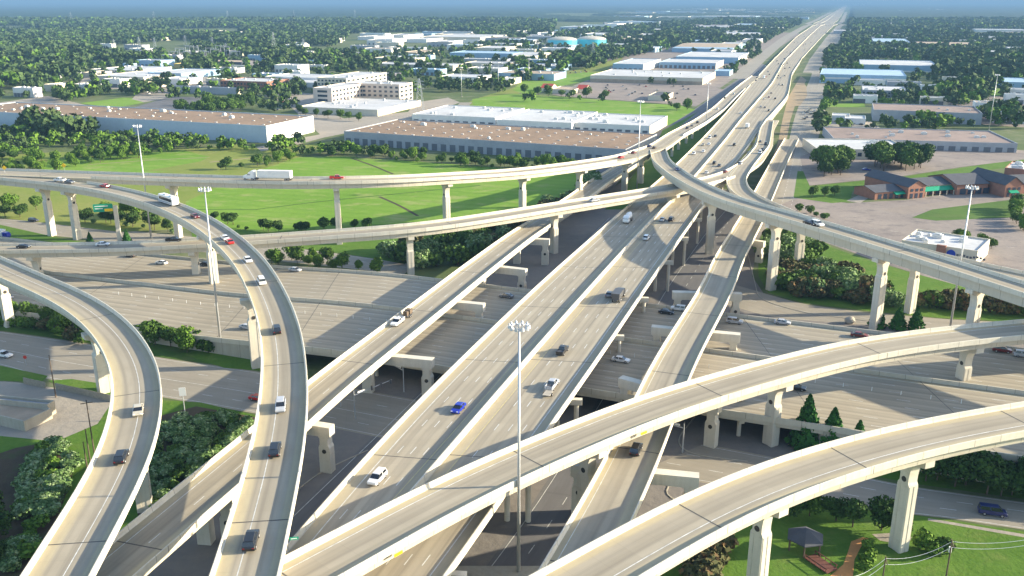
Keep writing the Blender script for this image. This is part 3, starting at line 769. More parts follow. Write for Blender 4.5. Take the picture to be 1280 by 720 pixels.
for x0 in (-38, -14, 10, 34, 52):
    m = MB(); p = xl['N'][int(np.abs(Xs - x0).argmin())]; q = xl['S'][int(np.abs(Xs - x0).argmin())]; top = p.z - 1.36
    m.box(p.x - .6, p.x + .6, q.y + 1, p.y - 1, top - 1.0, top)
    for k in range(8):
        yy = q.y + 3 + k * (p.y - q.y - 6) / 7; m.tube((p.x, yy, 0), (p.x, yy, top - 1.0), .5, .5, 10)
    m.obj('column_bent', 'pier', xroot)
for (a, b), lanes in ((('N', 'M'), 8), (('M', 'S'), 8)):
    for k in range(1, lanes):
        mid = [p.lerp(q, .04 + .92 * k / lanes) for p, q in zip(xl[a], xl[b]) if -270 < p.x < 290]
        link('lane_marking', strip_mesh('lane_marking', stations(mid), 0, .14, 'marking', (3.0, 12.0)), xroot)
    for fr in (.055, .945):
        mid = [p.lerp(q, fr) for p, q in zip(xl[a], xl[b]) if -270 < p.x < 290]
        link('lane_marking', strip_mesh('lane_marking', stations(mid), 0, .15, 'marking'), xroot)
for x0 in (-205, -140, -84, -56, 12, 68, 100, 144):
    i = int(np.abs(Xs - x0).argmin())
    for a, b in (('N', 'M'), ('M', 'S')):
        l, r = xl[a][i], xl[b][i]; k = (r - l).normalized(); d = Vector((1, 0, 0)); z = Vector((0, 0, .016))
        m = MB(); m.add([l + k * .6 + z - d * .09, r - k * .6 + z - d * .05, r - k * .6 + z + d * .05, l + k * .6 + z + d * .09], [(0, 1, 2, 3)]); m.obj('expansion_joint', 'joint', xroot)
# fill of dark earth slope is hidden; posts between managed and general lanes
dp = MB(); dp.box(-.05, .05, -.05, .05, 0, 1.0); dpm = dp.mesh('delineator_post', 'sign_white')
def on_cross(fr, X):
    a, b = (('N', 'M') if fr < 1 else ('M', 'S')); f = fr % 1.0
    i = int(np.abs(Xs - X).argmin()); i = min(max(i, 1), len(Xs) - 2)
    x0 = Xs[i]; k = (X - x0) / 8.0; p = xl[a][i].lerp(xl[b][i], f); q = xl[a][i + 1].lerp(xl[b][i + 1], f); return p + (q - p) * k
n = 0
for X in list(np.arange(-130, -30, 5.2)) + list(np.arange(20, 110, 6)):
    for fr in (1.30,):
        p = on_cross(fr, X); o = link('delineator_post', dpm); o.location = (p.x, p.y, p.z + .003)
        tag(o, 'thin white marker post in the row along the toll lanes of the cross freeway', 'marker post', 'marker posts between the toll lanes'); n += 1

# ---------------------------------------------------------------- ground, lawns, streets
def ground_patch(name, pts, z, mat, kind='structure', w3=False):
    v = [P(px, py, 0) for px, py in pts] if not w3 else [Vector((x, y, 0)) for x, y in pts]
    v = [Vector((p.x, p.y, z)) for p in v]
    import mathutils
    a = sum(v[i].x * v[(i + 1) % len(v)].y - v[(i + 1) % len(v)].x * v[i].y for i in range(len(v)))
    if a < 0: v = v[::-1]
    tri = mathutils.geometry.tessellate_polygon([v])
    f = []
    for t in tri:
        p, q, r = (v[i] for i in t)
        f.append(tuple(t) if (q - p).cross(r - p).z > 0 else tuple(t)[::-1])
    o = link(name, make_mesh(name, v, f, mat)); o['kind'] = kind
    return o
def band(name, left, right, mat, z, marks=(), shoulder=(.8, .8), world=False):
    """a street between two edge lines given in survey points"""
    l = [P(*q) for q in left] if not world else [Vector((*q, 0)) for q in left]
    r = [P(*q) for q in right] if not world else [Vector((*q, 0)) for q in right]
    n = 40; L_ = resample(l, 1); R_ = resample(r, 1)
    def pick(a): return [a[int(round(i * (len(a) - 1) / n))] for i in range(n + 1)]
    l, r = smooth_pts(pick(L_), 1.2), smooth_pts(pick(R_), 1.2)
    l = [Vector((p.x, p.y, z)) for p in l]; r = [Vector((p.x, p.y, z)) for p in r]
    o = link(name, surface_mesh(name, l, r, mat, 0, shoulder)); o['kind'] = 'structure'
    for mk in marks:
        mid = [p.lerp(q, mk[0]) for p, q in zip(l, r)]
        k = link('road_marking', strip_mesh('road_marking', stations(mid), 0, mk[1], mk[2], mk[3] if len(mk) > 3 else None, .012)); k['kind'] = 'structure'
    return l, r

g = MB(); S_ = 42000
# one sheet to the horizon, cut finer near by
xs = [-S_, -9000, -3000, -1200, -500, 0, 500, 1200, 3000, 9000, S_]; ys = [-600, 0, 400, 900, 2000, 5000, 12000, 25000, 60000]
for x in xs:
    for y in ys: g.v.append(Vector((x, y, 0)))
for i in range(len(xs) - 1):
    for j in range(len(ys) - 1):
        a = i * len(ys) + j; g.f.append((a, a + len(ys), a + len(ys) + 1, a + 1)); g.mi.append(0)
tag(g.obj('ground', 'land'), kind='structure')

# paving under the interchange
ground_patch('pavement', [(110, 770), (262, 620), (322, 540), (420, 470), (540, 395), (640, 320), (720, 262), (770, 232), (800, 214), (905, 236), (955, 250), (965, 268), (948, 300), (940, 345), (958, 372), (1010, 392),
                          (1180, 408), (1400, 420), (1400, 470), (1100, 540), (1040, 575), (960, 588), (880, 620), (800, 690), (770, 770)], .012, 'core_paving')
# streets crossing at grade under the bridges: two one-way frontage roads each way
band('street', [(232, 770), (420, 590), (560, 455), (640, 385), (700, 330), (760, 272)], [(330, 770), (520, 590), (640, 470), (720, 385), (770, 330), (800, 280)], 'old_asphalt', .020,
     [(.05, .15, 'marking'), (.35, .14, 'marking', (3, 9)), (.65, .14, 'marking', (3, 9)), (.95, .15, 'marking')])
band('street', [(560, 770), (660, 640), (760, 480), (830, 360), (880, 290), (930, 235)], [(680, 770), (770, 640), (840, 500), (893, 380), (925, 310), (955, 250)], 'old_asphalt', .020,
     [(.06, .15, 'marking'), (.36, .14, 'marking', (3, 9)), (.66, .14, 'marking', (3, 9)), (.94, .15, 'marking')])
# south frontage road
band('street', [(-140, 394), (0, 414), (115, 430), (197, 447), (320, 464), (400, 478), (520, 500)], [(-160, 430), (0, 456), (55, 474), (200, 496), (320, 517), (400, 532), (520, 556)], 'street', .026,
     [(.04, .14, 'marking'), (.30, .14, 'marking', (3, 9)), (.55, .14, 'marking'), (.78, .14, 'marking', (3, 9)), (.96, .14, 'marking')])
band('street', [(880, 555), (1000, 578), (1068, 594), (1136, 608), (1280, 628), (1450, 650)], [(800, 590), (940, 614), (1040, 628), (1107, 640), (1172, 646), (1280, 662), (1450, 690)], 'street', .026,
     [(.05, .14, 'marking'), (.35, .14, 'marking', (3, 9)), (.66, .14, 'marking', (3, 9)), (.95, .14, 'marking')])
# north frontage road
band('street', [(-150, 268), (0, 273), (110, 283), (220, 294), (335, 306), (430, 318), (520, 331)], [(-150, 282), (0, 288), (110, 299), (220, 311), (335, 325), (420, 334), (505, 343)], 'street', .026,
     [(.05, .14, 'marking'), (.36, .14, 'marking', (3, 9)), (.66, .14, 'marking', (3, 9)), (.95, .14, 'marking')])
band('street', [(-150, 282), (0, 290), (85, 306), (200, 318)], [(-150, 300), (0, 312), (85, 326), (200, 334)], 'street', .031, [(.5, .14, 'marking')])
band('street', [(880, 345), (960, 368), (1002, 380), (1085, 391), (1180, 399), (1300, 405)], [(880, 372), (960, 396), (1002, 400), (1085, 406), (1180, 412), (1300, 418)], 'street', .026, [(.5, .14, 'marking', (3, 9))])
# frontage roads beside the far main lanes
def side_road(line, ys0, ys1, d0, d1, z, mat='street', marks=()):
    st = [q for q in stations(line) if ys0 <= q[0].y <= ys1]
    l = [Vector((p.x + u.x * d0, p.y + u.y * d0, z)) for p, u, s in st]; r = [Vector((p.x + u.x * d1, p.y + u.y * d1, z)) for p, u, s in st]
    o = link('road', surface_mesh('road', l, r, mat, 0, (.8, .8))); o['kind'] = 'structure'
    for fr, wd, mt, dash in marks:
        k = link('road_marking', strip_mesh('road_marking', stations([p.lerp(q, fr) for p, q in zip(l, r)]), 0, wd, mt, dash, .012)); k['kind'] = 'structure'
side_road(lineL, 1180, 9000, -38, -14, .04)
side_road(lineR, 1300, 9000, 12, 34, .04)
band('street', [(800, 222), (835, 172), (868, 148), (905, 119), (935, 98), (955, 82)], [(815, 238), (858, 190), (885, 163), (922, 127), (945, 107), (961, 88)], 'old_asphalt', .03, [(.33, .15, 'marking', (3, 9)), (.66, .15, 'marking', (3, 9))])
band('street', [(690, 262), (745, 212), (790, 182), (828, 160), (868, 137), (900, 114), (930, 94), (950, 78)], [(745, 262), (785, 212), (812, 190), (845, 170), (880, 146), (914, 119), (938, 98), (958, 82)], 'old_asphalt', .036, [(.5, .15, 'marking', (3, 9))])
band('street', [(962, 262), (972, 225), (988, 190), (985, 170), (992, 148), (1000, 128), (1008, 108), (1014, 98), (1018, 78), (1030, 60), (1046, 36)],
     [(1002, 262), (1008, 225), (1018, 190), (1024, 165), (1032, 148), (1034, 128), (1030, 108), (1030, 98), (1036, 78), (1044, 60), (1056, 36)], 'street', .03,
     [(.33, .14, 'marking', (3, 9)), (.66, .14, 'marking', (3, 9))])
band('street', [(955, 262), (1100, 274), (1300, 300)], [(948, 290), (1080, 298), (1300, 330)], 'street', .034, [(.5, .14, 'marking', (3, 9))])
ground_patch('embankment_ground', [(962, 205), (972, 180), (978, 150), (985, 122), (1001, 95), (1008, 100), (996, 125), (988, 150), (984, 172), (975, 205)], .045, 'dirt_slope')
ground_patch('embankment_ground', [(985, 134), (1001, 100), (1008, 108), (1009, 120), (1000, 132)], .05, 'dirt_slope')
# lawns and fields
ground_patch('lawn', [(232, 252), (300, 222), (372, 196), (430, 196), (520, 202), (640, 211), (702, 214), (742, 221), (700, 248), (600, 287), (520, 280), (430, 281), (330, 287), (240, 285)], .05, 'meadow')
ground_patch('lawn', [(-60, 195), (80, 190), (245, 186), (300, 180), (372, 196), (300, 222), (232, 252), (240, 286), (150, 290), (0, 272), (-60, 268)], .045, 'dry_grass')
ground_patch('lawn', [(60, 200), (230, 188), (262, 196), (228, 213), (120, 222), (50, 218)], .055, 'meadow')
ground_patch('lawn', [(180, 214), (300, 214), (372, 197), (430, 184), (420, 176), (345, 186), (262, 200)], .06, 'dry_grass')
ground_patch('lawn', [(330, 287), (430, 281), (520, 280), (600, 287), (545, 322), (505, 330), (430, 317), (335, 306), (240, 296), (240, 285)], .058, 'lawn')
ground_patch('lawn', [(-60, 276), (0, 281), (85, 300), (120, 305), (60, 308), (-60, 296)], .062, 'lawn')
ground_patch('lawn', [(590, 124), (640, 117), (700, 121), (810, 129), (850, 132), (869, 137), (836, 157), (720, 150), (640, 142), (592, 134)], .05, 'meadow')
ground_patch('lawn', [(400, 187), (500, 152), (560, 138), (600, 122), (700, 92), (770, 74), (780, 72), (755, 90), (700, 104), (620, 124), (590, 134), (560, 150), (440, 176), (430, 187)], .045, 'dry_grass')
ground_patch('lawn', [(640, 112), (655, 100), (735, 90), (760, 95), (700, 108), (660, 120)], .047, 'meadow')
ground_patch('lawn', [(828, 163), (838, 158), (872, 140), (850, 158), (822, 176)], .047, 'lawn')
ground_patch('lawn', [(100, 129), (155, 122), (197, 124), (172, 130), (142, 135)], .05, 'meadow')
ground_patch('lawn', [(756, 262), (795, 215), (850, 166), (880, 150), (912, 132), (935, 108), (941, 104), (900, 152), (845, 210), (805, 245), (790, 262)], .05, 'lawn')
ground_patch('lawn', [(997, 214), (1004, 214), (1012, 233), (1060, 228), (1130, 221), (1200, 210), (1285, 198), (1285, 206), (1210, 216), (1120, 232), (1066, 238), (1062, 252), (1040, 254), (992, 247)], .05, 'lawn')
ground_patch('lawn', [(958, 285), (1000, 296), (1100, 330), (1300, 385), (1300, 404), (1180, 398), (1085, 389), (1002, 378), (960, 366), (948, 345), (948, 305)], .046, 'lawn')
ground_patch('lawn', [(-90, 372), (0, 382), (100, 402), (197, 418), (320, 440), (320, 462), (197, 446), (115, 429), (0, 413), (-90, 400)], .046, 'scrub')
ground_patch('lawn', [(225, 442), (260, 436), (330, 447), (330, 464), (280, 460)], .052, 'lawn')
ground_patch('lawn', [(-60, 455), (0, 457), (60, 470), (52, 478), (0, 476), (-60, 470)], .046, 'lawn')
ground_patch('lawn', [(0, 543), (60, 549), (118, 523), (140, 497), (250, 503), (318, 519), (326, 535), (250, 632), (110, 770), (-130, 770), (-130, 543)], .045, 'lawn')
ground_patch('concrete_yard', [(-120, 470), (20, 478), (90, 488), (142, 500), (122, 530), (70, 552), (0, 545), (-120, 540)], .05, 'concrete_lot')
ground_patch('lawn', [(60, 476), (90, 474), (142, 482), (180, 496), (140, 500), (95, 492)], .056, 'lawn')
ground_patch('mulch_bed', [(-40, 580), (20, 560), (75, 550), (95, 580), (75, 640), (45, 700), (-10, 770), (-100, 770)], .056, 'mulch')
ground_patch('mulch_bed', [(200, 520), (245, 508), (322, 522), (318, 545), (240, 620), (170, 680), (175, 600)], .056, 'mulch')
ground_patch('lawn', [(850, 770), (820, 700), (880, 645), (960, 618), (1040, 632), (1172, 648), (1300, 668), (1450, 700), (1450, 800), (900, 830)], .045, 'lawn')
ground_patch('lawn', [(1010, 560), (1120, 545), (1300, 560), (1450, 590), (1450, 640), (1280, 624), (1136, 604), (1068, 590)], .045, 'lawn')
ground_patch('path', [(1032, 725), (1054, 706), (1060, 690), (1064, 677), (1078, 672), (1086, 674), (1076, 684), (1068, 700), (1066, 722), (1052, 740), (1036, 740)], .06, 'path_clay')
ground_patch('path', [(1090, 668), (1120, 666), (1140, 672), (1134, 682), (1100, 676)], .058, 'concrete_lot')
ground_patch('path', [(1160, 648), (1280, 668), (1400, 688), (1400, 692), (1280, 672), (1160, 651)], .058, 'concrete_lot')
# ditches across the field
def strip_patch(pts, wd, z, mat, name='ditch'):
    l = resample([P(*q) for q in pts], 6); l = [Vector((p.x, p.y, z)) for p in smooth_pts(l, 1.5)]
    o = link(name, strip_mesh(name, stations(l), 0, wd, mat, None, 0)); o['kind'] = 'structure'
strip_patch([(440, 198), (466, 207), (492, 218)], 1.6, .08, 'mulch'); strip_patch([(474, 246), (500, 257), (522, 270)], 1.6, .08, 'mulch')
strip_patch([(320, 262), (400, 252), (470, 245), (600, 232)], 1.3, .082, 'scrub'); strip_patch([(245, 262), (300, 262), (322, 262)], 1.2, .082, 'scrub')
strip_patch([(262, 203), (330, 196), (420, 181), (480, 160), (560, 136)], 2.0, .084, 'dirt_slope', 'track'); strip_patch([(110, 206), (190, 200), (262, 197)], 1.4, .083, 'dirt_slope', 'track')
# paved lots
ground_patch('parking_lot', [(960, 262), (1000, 246), (1060, 254), (1130, 250), (1300, 226), (1420, 226), (1420, 410), (1280, 384), (1100, 328), (1000, 292)], .04, 'asphalt_lot')
ground_patch('parking_lot', [(1004, 214), (1000, 196), (1020, 188), (1130, 178), (1280, 188), (1300, 197), (1200, 209), (1130, 220), (1060, 227), (1012, 232)], .052, 'asphalt_lot')
ground_patch('lot', [(1058, 251), (1100, 232), (1115, 234), (1085, 248), (1075, 254)], .062, 'concrete_lot')
ground_patch('parking_lot', [(690, 118), (735, 100), (876, 104), (905, 112), (870, 133), (810, 128), (700, 120)], .06, 'asphalt_lot')
ground_patch('parking_lot', [(158, 137), (212, 121), (255, 121), (262, 126), (225, 138), (190, 142)], .06, 'old_asphalt')
ground_patch('parking_lot', [(360, 130), (330, 120), (350, 113), (400, 118), (395, 135), (430, 148), (510, 140), (520, 128), (560, 122), (575, 128), (530, 145), (450, 163), (405, 172), (330, 192), (320, 184), (400, 168), (380, 150)], .055, 'concrete_lot')
ground_patch('parking_lot', [(0, 128), (60, 120), (110, 132), (60, 138), (0, 140)], .055, 'concrete_lot')
ground_patch('parking_lot', [(170, 118), (210, 108), (215, 122), (180, 128), (165, 124)], .054, 'concrete_lot')
ground_patch('lot', [(1020, 160), (1040, 150), (1090, 152), (1100, 160), (1040, 166)], .054, 'concrete_lot')
ground_patch('lot', [(1150, 120), (1200, 112), (1290, 122), (1290, 160), (1230, 156), (1150, 128)], .054, 'asphalt_lot')
ground_patch('lawn', [(1148, 108), (1188, 104), (1190, 112), (1150, 116)], .06, 'meadow')
ground_patch('lawn', [(1232, 112), (1262, 110), (1262, 120), (1234, 120)], .06, 'meadow')
ground_patch('lawn', [(1035, 130), (1080, 129), (1082, 134), (1036, 134)], .06, 'meadow')
ground_patch('lot', [(760, 64), (850, 50), (975, 40), (1000, 42), (900, 110), (790, 90), (740, 84)], .035, 'asphalt_lot')
ground_patch('lot', [(90, 92), (180, 82), (260, 92), (260, 108), (120, 112), (90, 104)], .035, 'concrete_lot')
ground_patch('road', [(440, 178), (520, 158), (560, 145), (575, 128), (590, 128), (572, 148), (520, 166)], .065, 'street')
ground_patch('lot', [(1020, 195), (1020, 186), (1140, 184), (1280, 192), (1280, 197), (1140, 196)], .06, 'asphalt_lot')
for pts in ([(1050, 300), (1090, 298), (1200, 328), (1160, 330)], [(1100, 262), (1230, 246), (1260, 250), (1130, 268)]):
    ground_patch('lot', pts, .064, 'gravel')
ground_patch('lot', [(1165, 262), (1262, 250), (1275, 262), (1262, 272), (1170, 276), (1140, 272)], .068, 'scrub')

# ---------------------------------------------------------------- buildings
def proj(p):
    d = p.y * CP + (CAM_H - p.z) * SP
    return 640 + FPX * p.x / d, 360 + FPX * (-p.y * SP + (CAM_H - p.z) * CP) / d
GU = Vector((.9417, -.3365, 0)); GN = Vector((.3365, .9417, 0))
def rect(fl, fr, br, h):
    a = P(*fl, h)
    if a.y > 700:       # the district is laid out square to the freeway
        L = 10.0
        while L < 420 and proj(a + GU * L)[0] < fr[0]: L += 2
        c = a + GU * L; d = 8.0
        while d < 260 and proj(c + GN * d)[1] > br[1]: d += 2
        d = min(d, L * 3)
        a = a.copy(); a.z = 0; return a, GU.copy(), GN.copy(), L, d
    a, b, c = (P(*q, h) for q in (fl, fr, br)); a.z = b.z = c.z = 0
    u = (b - a); L = u.length; u.normalize(); n = Vector((-u.y, u.x, 0)); d = (c - b).dot(n)
    return a, u, n, L, d
FOOT = []
unit_mesh = MB().box(-1, 1, -1, 1, 0, 1.2).box(-.6, .6, -.6, .6, 1.2, 1.5).mesh('rooftop_unit', 'unit_metal')
win_mesh = MB().box(-.5, .5, -.06, .06, 0, 1).mesh('window', 'window')
door_mesh = MB().box(-.5, .5, -.08, .08, 0, 1).mesh('dock_door', 'dock_door')
skyl_mesh = MB().box(-.9, .9, -.6, .6, 0, .45).mesh('skylight', 'roof_white')
brng = random.Random(4)
def building(name, label, fl, fr, br, h, wall='wall_white', roof='roof_white', cat='building', group=None, units=0, skylights=0, floors=0, win=None, docks=0, gable=False,
             side=None, stripe=None, lip=.7, base=0.0, parent=None):
    a, u, n, L, d = rect(fl, fr, br, h)
    FOOT.append((a + u * L / 2 + n * d / 2, max(L, abs(d)) / 2 + 6, a, u, n, L, d))
    rz = math.atan2(u.y, u.x)
    root = parent or empty(name, (a.x, a.y, base), rz, label, cat, group)
    def off(o):
        if parent: o.location = o.location
        return o
    m = MB()
    if gable:
        m.extrude([(0, 0), (d, 0), (d, h), (d / 2, h + min(3.5, abs(d) * .2)), (0, h)], (0, 0, 0), (0, 1, 0), (0, 0, 1), (1, 0, 0), 0, L)
        m.obj('wall', wall, root)
        m = MB()
        for y0, y1, z0, z1 in ((-.5, d / 2, h - .2, h + min(3.5, abs(d) * .2) + .05), (d + .5, d / 2, h - .2, h + min(3.5, abs(d) * .2) + .05)):
            m.add([(-.5, y0, z0 + .12), (L + .5, y0, z0 + .12), (L + .5, y1, z1 + .12), (-.5, y1, z1 + .12), (-.5, y0, z0), (L + .5, y0, z0), (L + .5, y1, z1), (-.5, y1, z1)],
                  [(0, 1, 2, 3), (4, 7, 6, 5), (0, 4, 5, 1), (1, 5, 6, 2), (3, 2, 6, 7), (0, 3, 7, 4)])
        m.obj('roof', roof, root)
    else:
        m.box(0, L, 0, d, 0, h)
        for x0, x1, y0, y1 in ((0, L, 0, .35), (0, L, d - .35, d), (0, .35, .35, d - .35), (L - .35, L, .35, d - .35)): m.box(x0, x1, y0, y1, h, h + lip)
        m.obj('wall', wall, root)
        MB().box(.36, L - .36, .36, d - .36, h, h + .06).obj('roof', roof, root)
        if side:
            MB().box(L + .003, L + .12, .1, d - .1, .1, h + lip - .05).obj('side_wall', side, root)  # sunward end panel; on some halls sunlight is put into its colour
        if stripe:
            MB().box(-.10, L, -.12, -.003, stripe[1], stripe[2]).obj('wall_band', stripe[0], root)
    for k in range(units):
        o = link('rooftop_unit', unit_mesh, root); s = brng.uniform(.55, 1.15) * (1 + h / 40)
        o.location = (brng.uniform(.06, .94) * L, brng.uniform(.12, .88) * d, h + .07); o.scale = (s * brng.uniform(.8, 1.6), s, s)
    if skylights:
        rows = max(2, int(round(math.sqrt(skylights * d / L)))); cols = max(1, skylights // rows)
        for i in range(cols):
            for j in range(rows):
                o = link('skylight', skyl_mesh, root); o.location = ((i + .5 + brng.uniform(-.12, .12)) / cols * L, (j + .5 + brng.uniform(-.1, .1)) / rows * d, h + .07)
                o.scale = (.95, .95, .8)
    if floors:
        nw, side_n = win
        fh = (h - .8) / floors
        for f in range(floors):
            for k in range(nw):
                o = link('window', win_mesh, root); wd = L / nw * .52; o.scale = (wd, 1, fh * .50); o.location = ((k + .5) * L / nw, -.02, f * fh + fh * .34)
            for k in range(side_n):
                o = link('window', win_mesh, root); wd = d / side_n * .52; o.scale = (wd, 1, fh * .50); o.location = (L + .14, (k + .5) * d / side_n, f * fh + fh * .34); o.rotation_euler = (0, 0, PI / 2)
    for k in range(docks):
        o = link('dock_door', door_mesh, root); o.scale = (min(4.2, L / docks * .6), 1, min(h * .55, 4.5)); o.location = ((k + .5) * L / docks, -.03, .1)
    return root
b = building
b('warehouse', 'long white warehouse with front tinted blue as if shaded, white end and rust brown roof at left', (-60, 138), (331, 162), (397, 146), 11.5, 'wall_white_shaded', 'roof_brown', 'warehouse', units=14, skylights=60, side='wall_white')  # shade is coloured into the front, sunlight into the white end
b('warehouse', 'wide flat warehouse with rust brown roof just beyond the bright green field', (430, 165), (782, 188), (812, 168), 8.5, 'wall_grey', 'roof_brown', 'warehouse', units=8, skylights=70, docks=30)
b('warehouse', 'white roofed warehouse section with dock doors behind the brown roof, its left third', (515, 143.5), (618, 149.5), (640, 136), 7.5, 'wall_white', 'roof_white', 'warehouse', units=10, docks=10)
b('warehouse', 'white roofed warehouse section with dock doors behind the brown roof, its middle third', (621, 150.5), (714, 153), (738, 140.5), 7.5, 'wall_white', 'roof_white', 'warehouse', units=10, docks=9)
b('warehouse', 'white roofed warehouse section with lit cream end wall beside the freeway', (717, 154), (812, 158.5), (829, 145.5), 7.0, 'wall_white', 'roof_white', 'warehouse', units=12, docks=9, side='wall_cream')
b('warehouse', 'long low grey warehouse with white roof beside the dark parking area', (210, 108), (294, 114), (308, 111), 6.5, 'wall_grey', 'roof_white', 'warehouse', units=4, side='wall_cream')
b('shed', 'white metal shed with pale blue front near the gravel yard', (198, 99), (226, 104), (247, 97), 6, 'wall_white', 'roof_white', 'shed', units=3)
b('shed', 'broad white workshop roof among the trees in the left distance', (118, 95), (178, 98), (180, 89), 6, 'wall_cream', 'roof_white', 'shed', units=6)
b('shed', 'white and blue shed behind the broad workshop roof', (185, 91), (225, 95), (228, 87), 7, 'wall_blue', 'roof_white', 'shed')
b('shed', 'long white roof left of the blue shed in the distance', (113, 87), (165, 90), (166, 84), 6, 'wall_white', 'roof_white', 'shed', units=4)
b('building', 'small cream block left of the broad workshop roof', (103, 91), (116, 92.5), (118, 89), 6, 'wall_cream', 'roof_white')
b('building', 'lone cream flat roofed block in front of trees at far left', (54, 106), (68, 108), (86, 104), 7, 'wall_cream', 'roof_white')
b('shed', 'pair of pale grey roofs left of the trees in the left distance', (58, 93), (70, 95), (82, 87), 5, 'wall_grey', 'roof_grey', 'shed')
b('house', 'small white gabled house beside the long grey warehouse', (162, 108), (170, 111), (175, 107), 4, 'wall_cream', 'roof_white', 'house', gable=True)
b('building', 'low cream building with flat roof right of the small gabled house', (175, 104), (190, 106), (195, 102.5), 5, 'wall_cream', 'roof_tan')
b('office_building', 'two storey red brick office with pale roof left of the cream office tower', (275, 101), (332, 104), (349, 99), 9, 'wall_brick', 'roof_white', 'office', units=8, floors=2, win=(14, 6))
b('building', 'small yellow walled shop in the left distance', (217, 80), (227, 81), (233, 78), 6, 'wall_yellow', 'roof_tan')
b('building', 'long low white building right of the yellow walled shop', (255, 77), (300, 80), (306, 76), 6, 'wall_dark', 'roof_tan')
b('building', 'low white building near the power station yard', (278, 82), (304, 86), (308, 82), 5, 'wall_cream', 'roof_white')
b('building', 'far white apartment row at upper left', (273, 41), (312, 43), (315, 40), 9, 'wall_cream', 'roof_white')
b('building', 'far white apartment row left of the other one at upper left', (236, 39), (256, 41), (260, 38), 9, 'wall_cream', 'roof_white')
b('house', 'pale salmon gabled house standing alone in the far left forest', (130, 37), (137, 38.5), (141, 36.5), 8, 'wall_cream', 'roof_tan', 'house', gable=True)
for i, (x, y) in enumerate(((113, 52), (124, 53.5), (134, 51), (163, 47), (193, 48), (172, 47.5), (184, 46), (98, 53))):
    b('house', 'tiny cream gabled house in the far cluster left of the power station', (x, y), (x + 6, y + .6), (x + 9, y - .6), 6, 'wall_cream', 'roof_tan' if i % 2 else 'roof_dark', 'house', 'far cluster of houses', gable=True)
# office complex
b('office_building', 'cream four storey office wing, left half of the tallest office', (391, 110.5), (412, 109), (440, 103.5), 17, 'wall_pink', 'roof_white', 'office', floors=4, win=(1, 9), units=2)
b('office_building', 'cream four storey office wing with dark window rows, right half of the tallest office', (438, 104.5), (497, 107), (512, 103.5), 17, 'wall_pink', 'roof_white', 'office', floors=4, win=(9, 3), units=5)
b('office_building', 'low podium with pale roof wrapped round the foot of the tallest office', (372, 134), (470, 141), (514, 126), 5, 'wall_cream', 'roof_white', 'office', units=9)
b('office_building', 'four storey office block with dark glass corner behind the tallest office', (396, 97.5), (431, 98), (471, 91), 16, 'wall_cream', 'roof_white', 'office', floors=4, win=(8, 9), units=4)
b('building', 'long low white roof behind and left of the tallest office', (331, 96), (396, 100), (402, 94), 7, 'wall_white', 'roof_white')
b('building', 'second long white roof nearer than the one behind the tallest office', (330, 102), (396, 105), (400, 101), 5, 'wall_white', 'roof_white')
b('building', 'dark walled hall with pale roof just right of the tallest office', (470, 92), (493, 95.5), (510, 91.5), 9, 'wall_dark', 'roof_white')
b('building', 'far white roof band among trees left of the tank farm road', (465, 80), (565, 84), (574, 80), 7, 'wall_cream', 'roof_white')
b('shed', 'long white shed left of the twin blue tanks', (549, 96), (597, 99.5), (618, 94), 6, 'wall_white', 'roof_white', 'shed', docks=8)
b('shed', 'very long pale blue shed in the middle distance left of the tanks', (562, 66), (640, 71), (662, 65), 9, 'wall_blue', 'roof_blue', 'shed')
b('shed', 'white gabled hall left of the twin blue tanks', (640, 70), (668, 73), (690, 64), 10, 'wall_cream', 'roof_white', 'shed', gable=True)
b('warehouse', 'long white warehouse beneath the forest in the upper middle', (525, 46), (600, 48.5), (604, 43.5), 10, 'wall_cream', 'roof_white', 'warehouse')
b('warehouse', 'small white warehouse alone in the upper middle forest', (608, 31), (634, 32.5), (638, 30), 10, 'wall_white', 'roof_white', 'warehouse')
b('warehouse', 'white shed right of the long white warehouse in the upper middle', (592, 60), (625, 62), (628, 58), 10, 'wall_cream', 'roof_white', 'warehouse')
b('building', 'small pale flat roof among trees below the upper middle warehouses', (420, 68), (436, 70), (440, 66), 6, 'wall_cream', 'roof_grey')
b('building', 'low pale building beside the power line left of the tallest office', (375, 70), (384, 72), (396, 67), 6, 'wall_cream', 'roof_white')
b('building', 'two pale roofs in trees above the tallest office', (498, 66), (520, 68), (528, 63), 6, 'wall_cream', 'roof_tan')
b('shed', 'pale shed with cream end right of the long white shed', (618, 100), (634, 103), (640, 97), 6, 'wall_cream', 'roof_white', 'shed')
for i, (x, y, wd) in enumerate(((447, 46, 20), (468, 49, 22), (508, 49, 25), (478, 44, 26), (540, 52, 20), (610, 47, 18), (640, 39, 9), (675, 41, 10))):
    b('shed', 'far pale shed roof in the industrial strip above the tallest office', (x, y), (x + wd, y + 1), (x + wd + 4, y - 1.5), 8, 'wall_white', 'roof_white' if i % 3 else 'roof_grey', 'shed', 'far sheds of the upper middle strip')
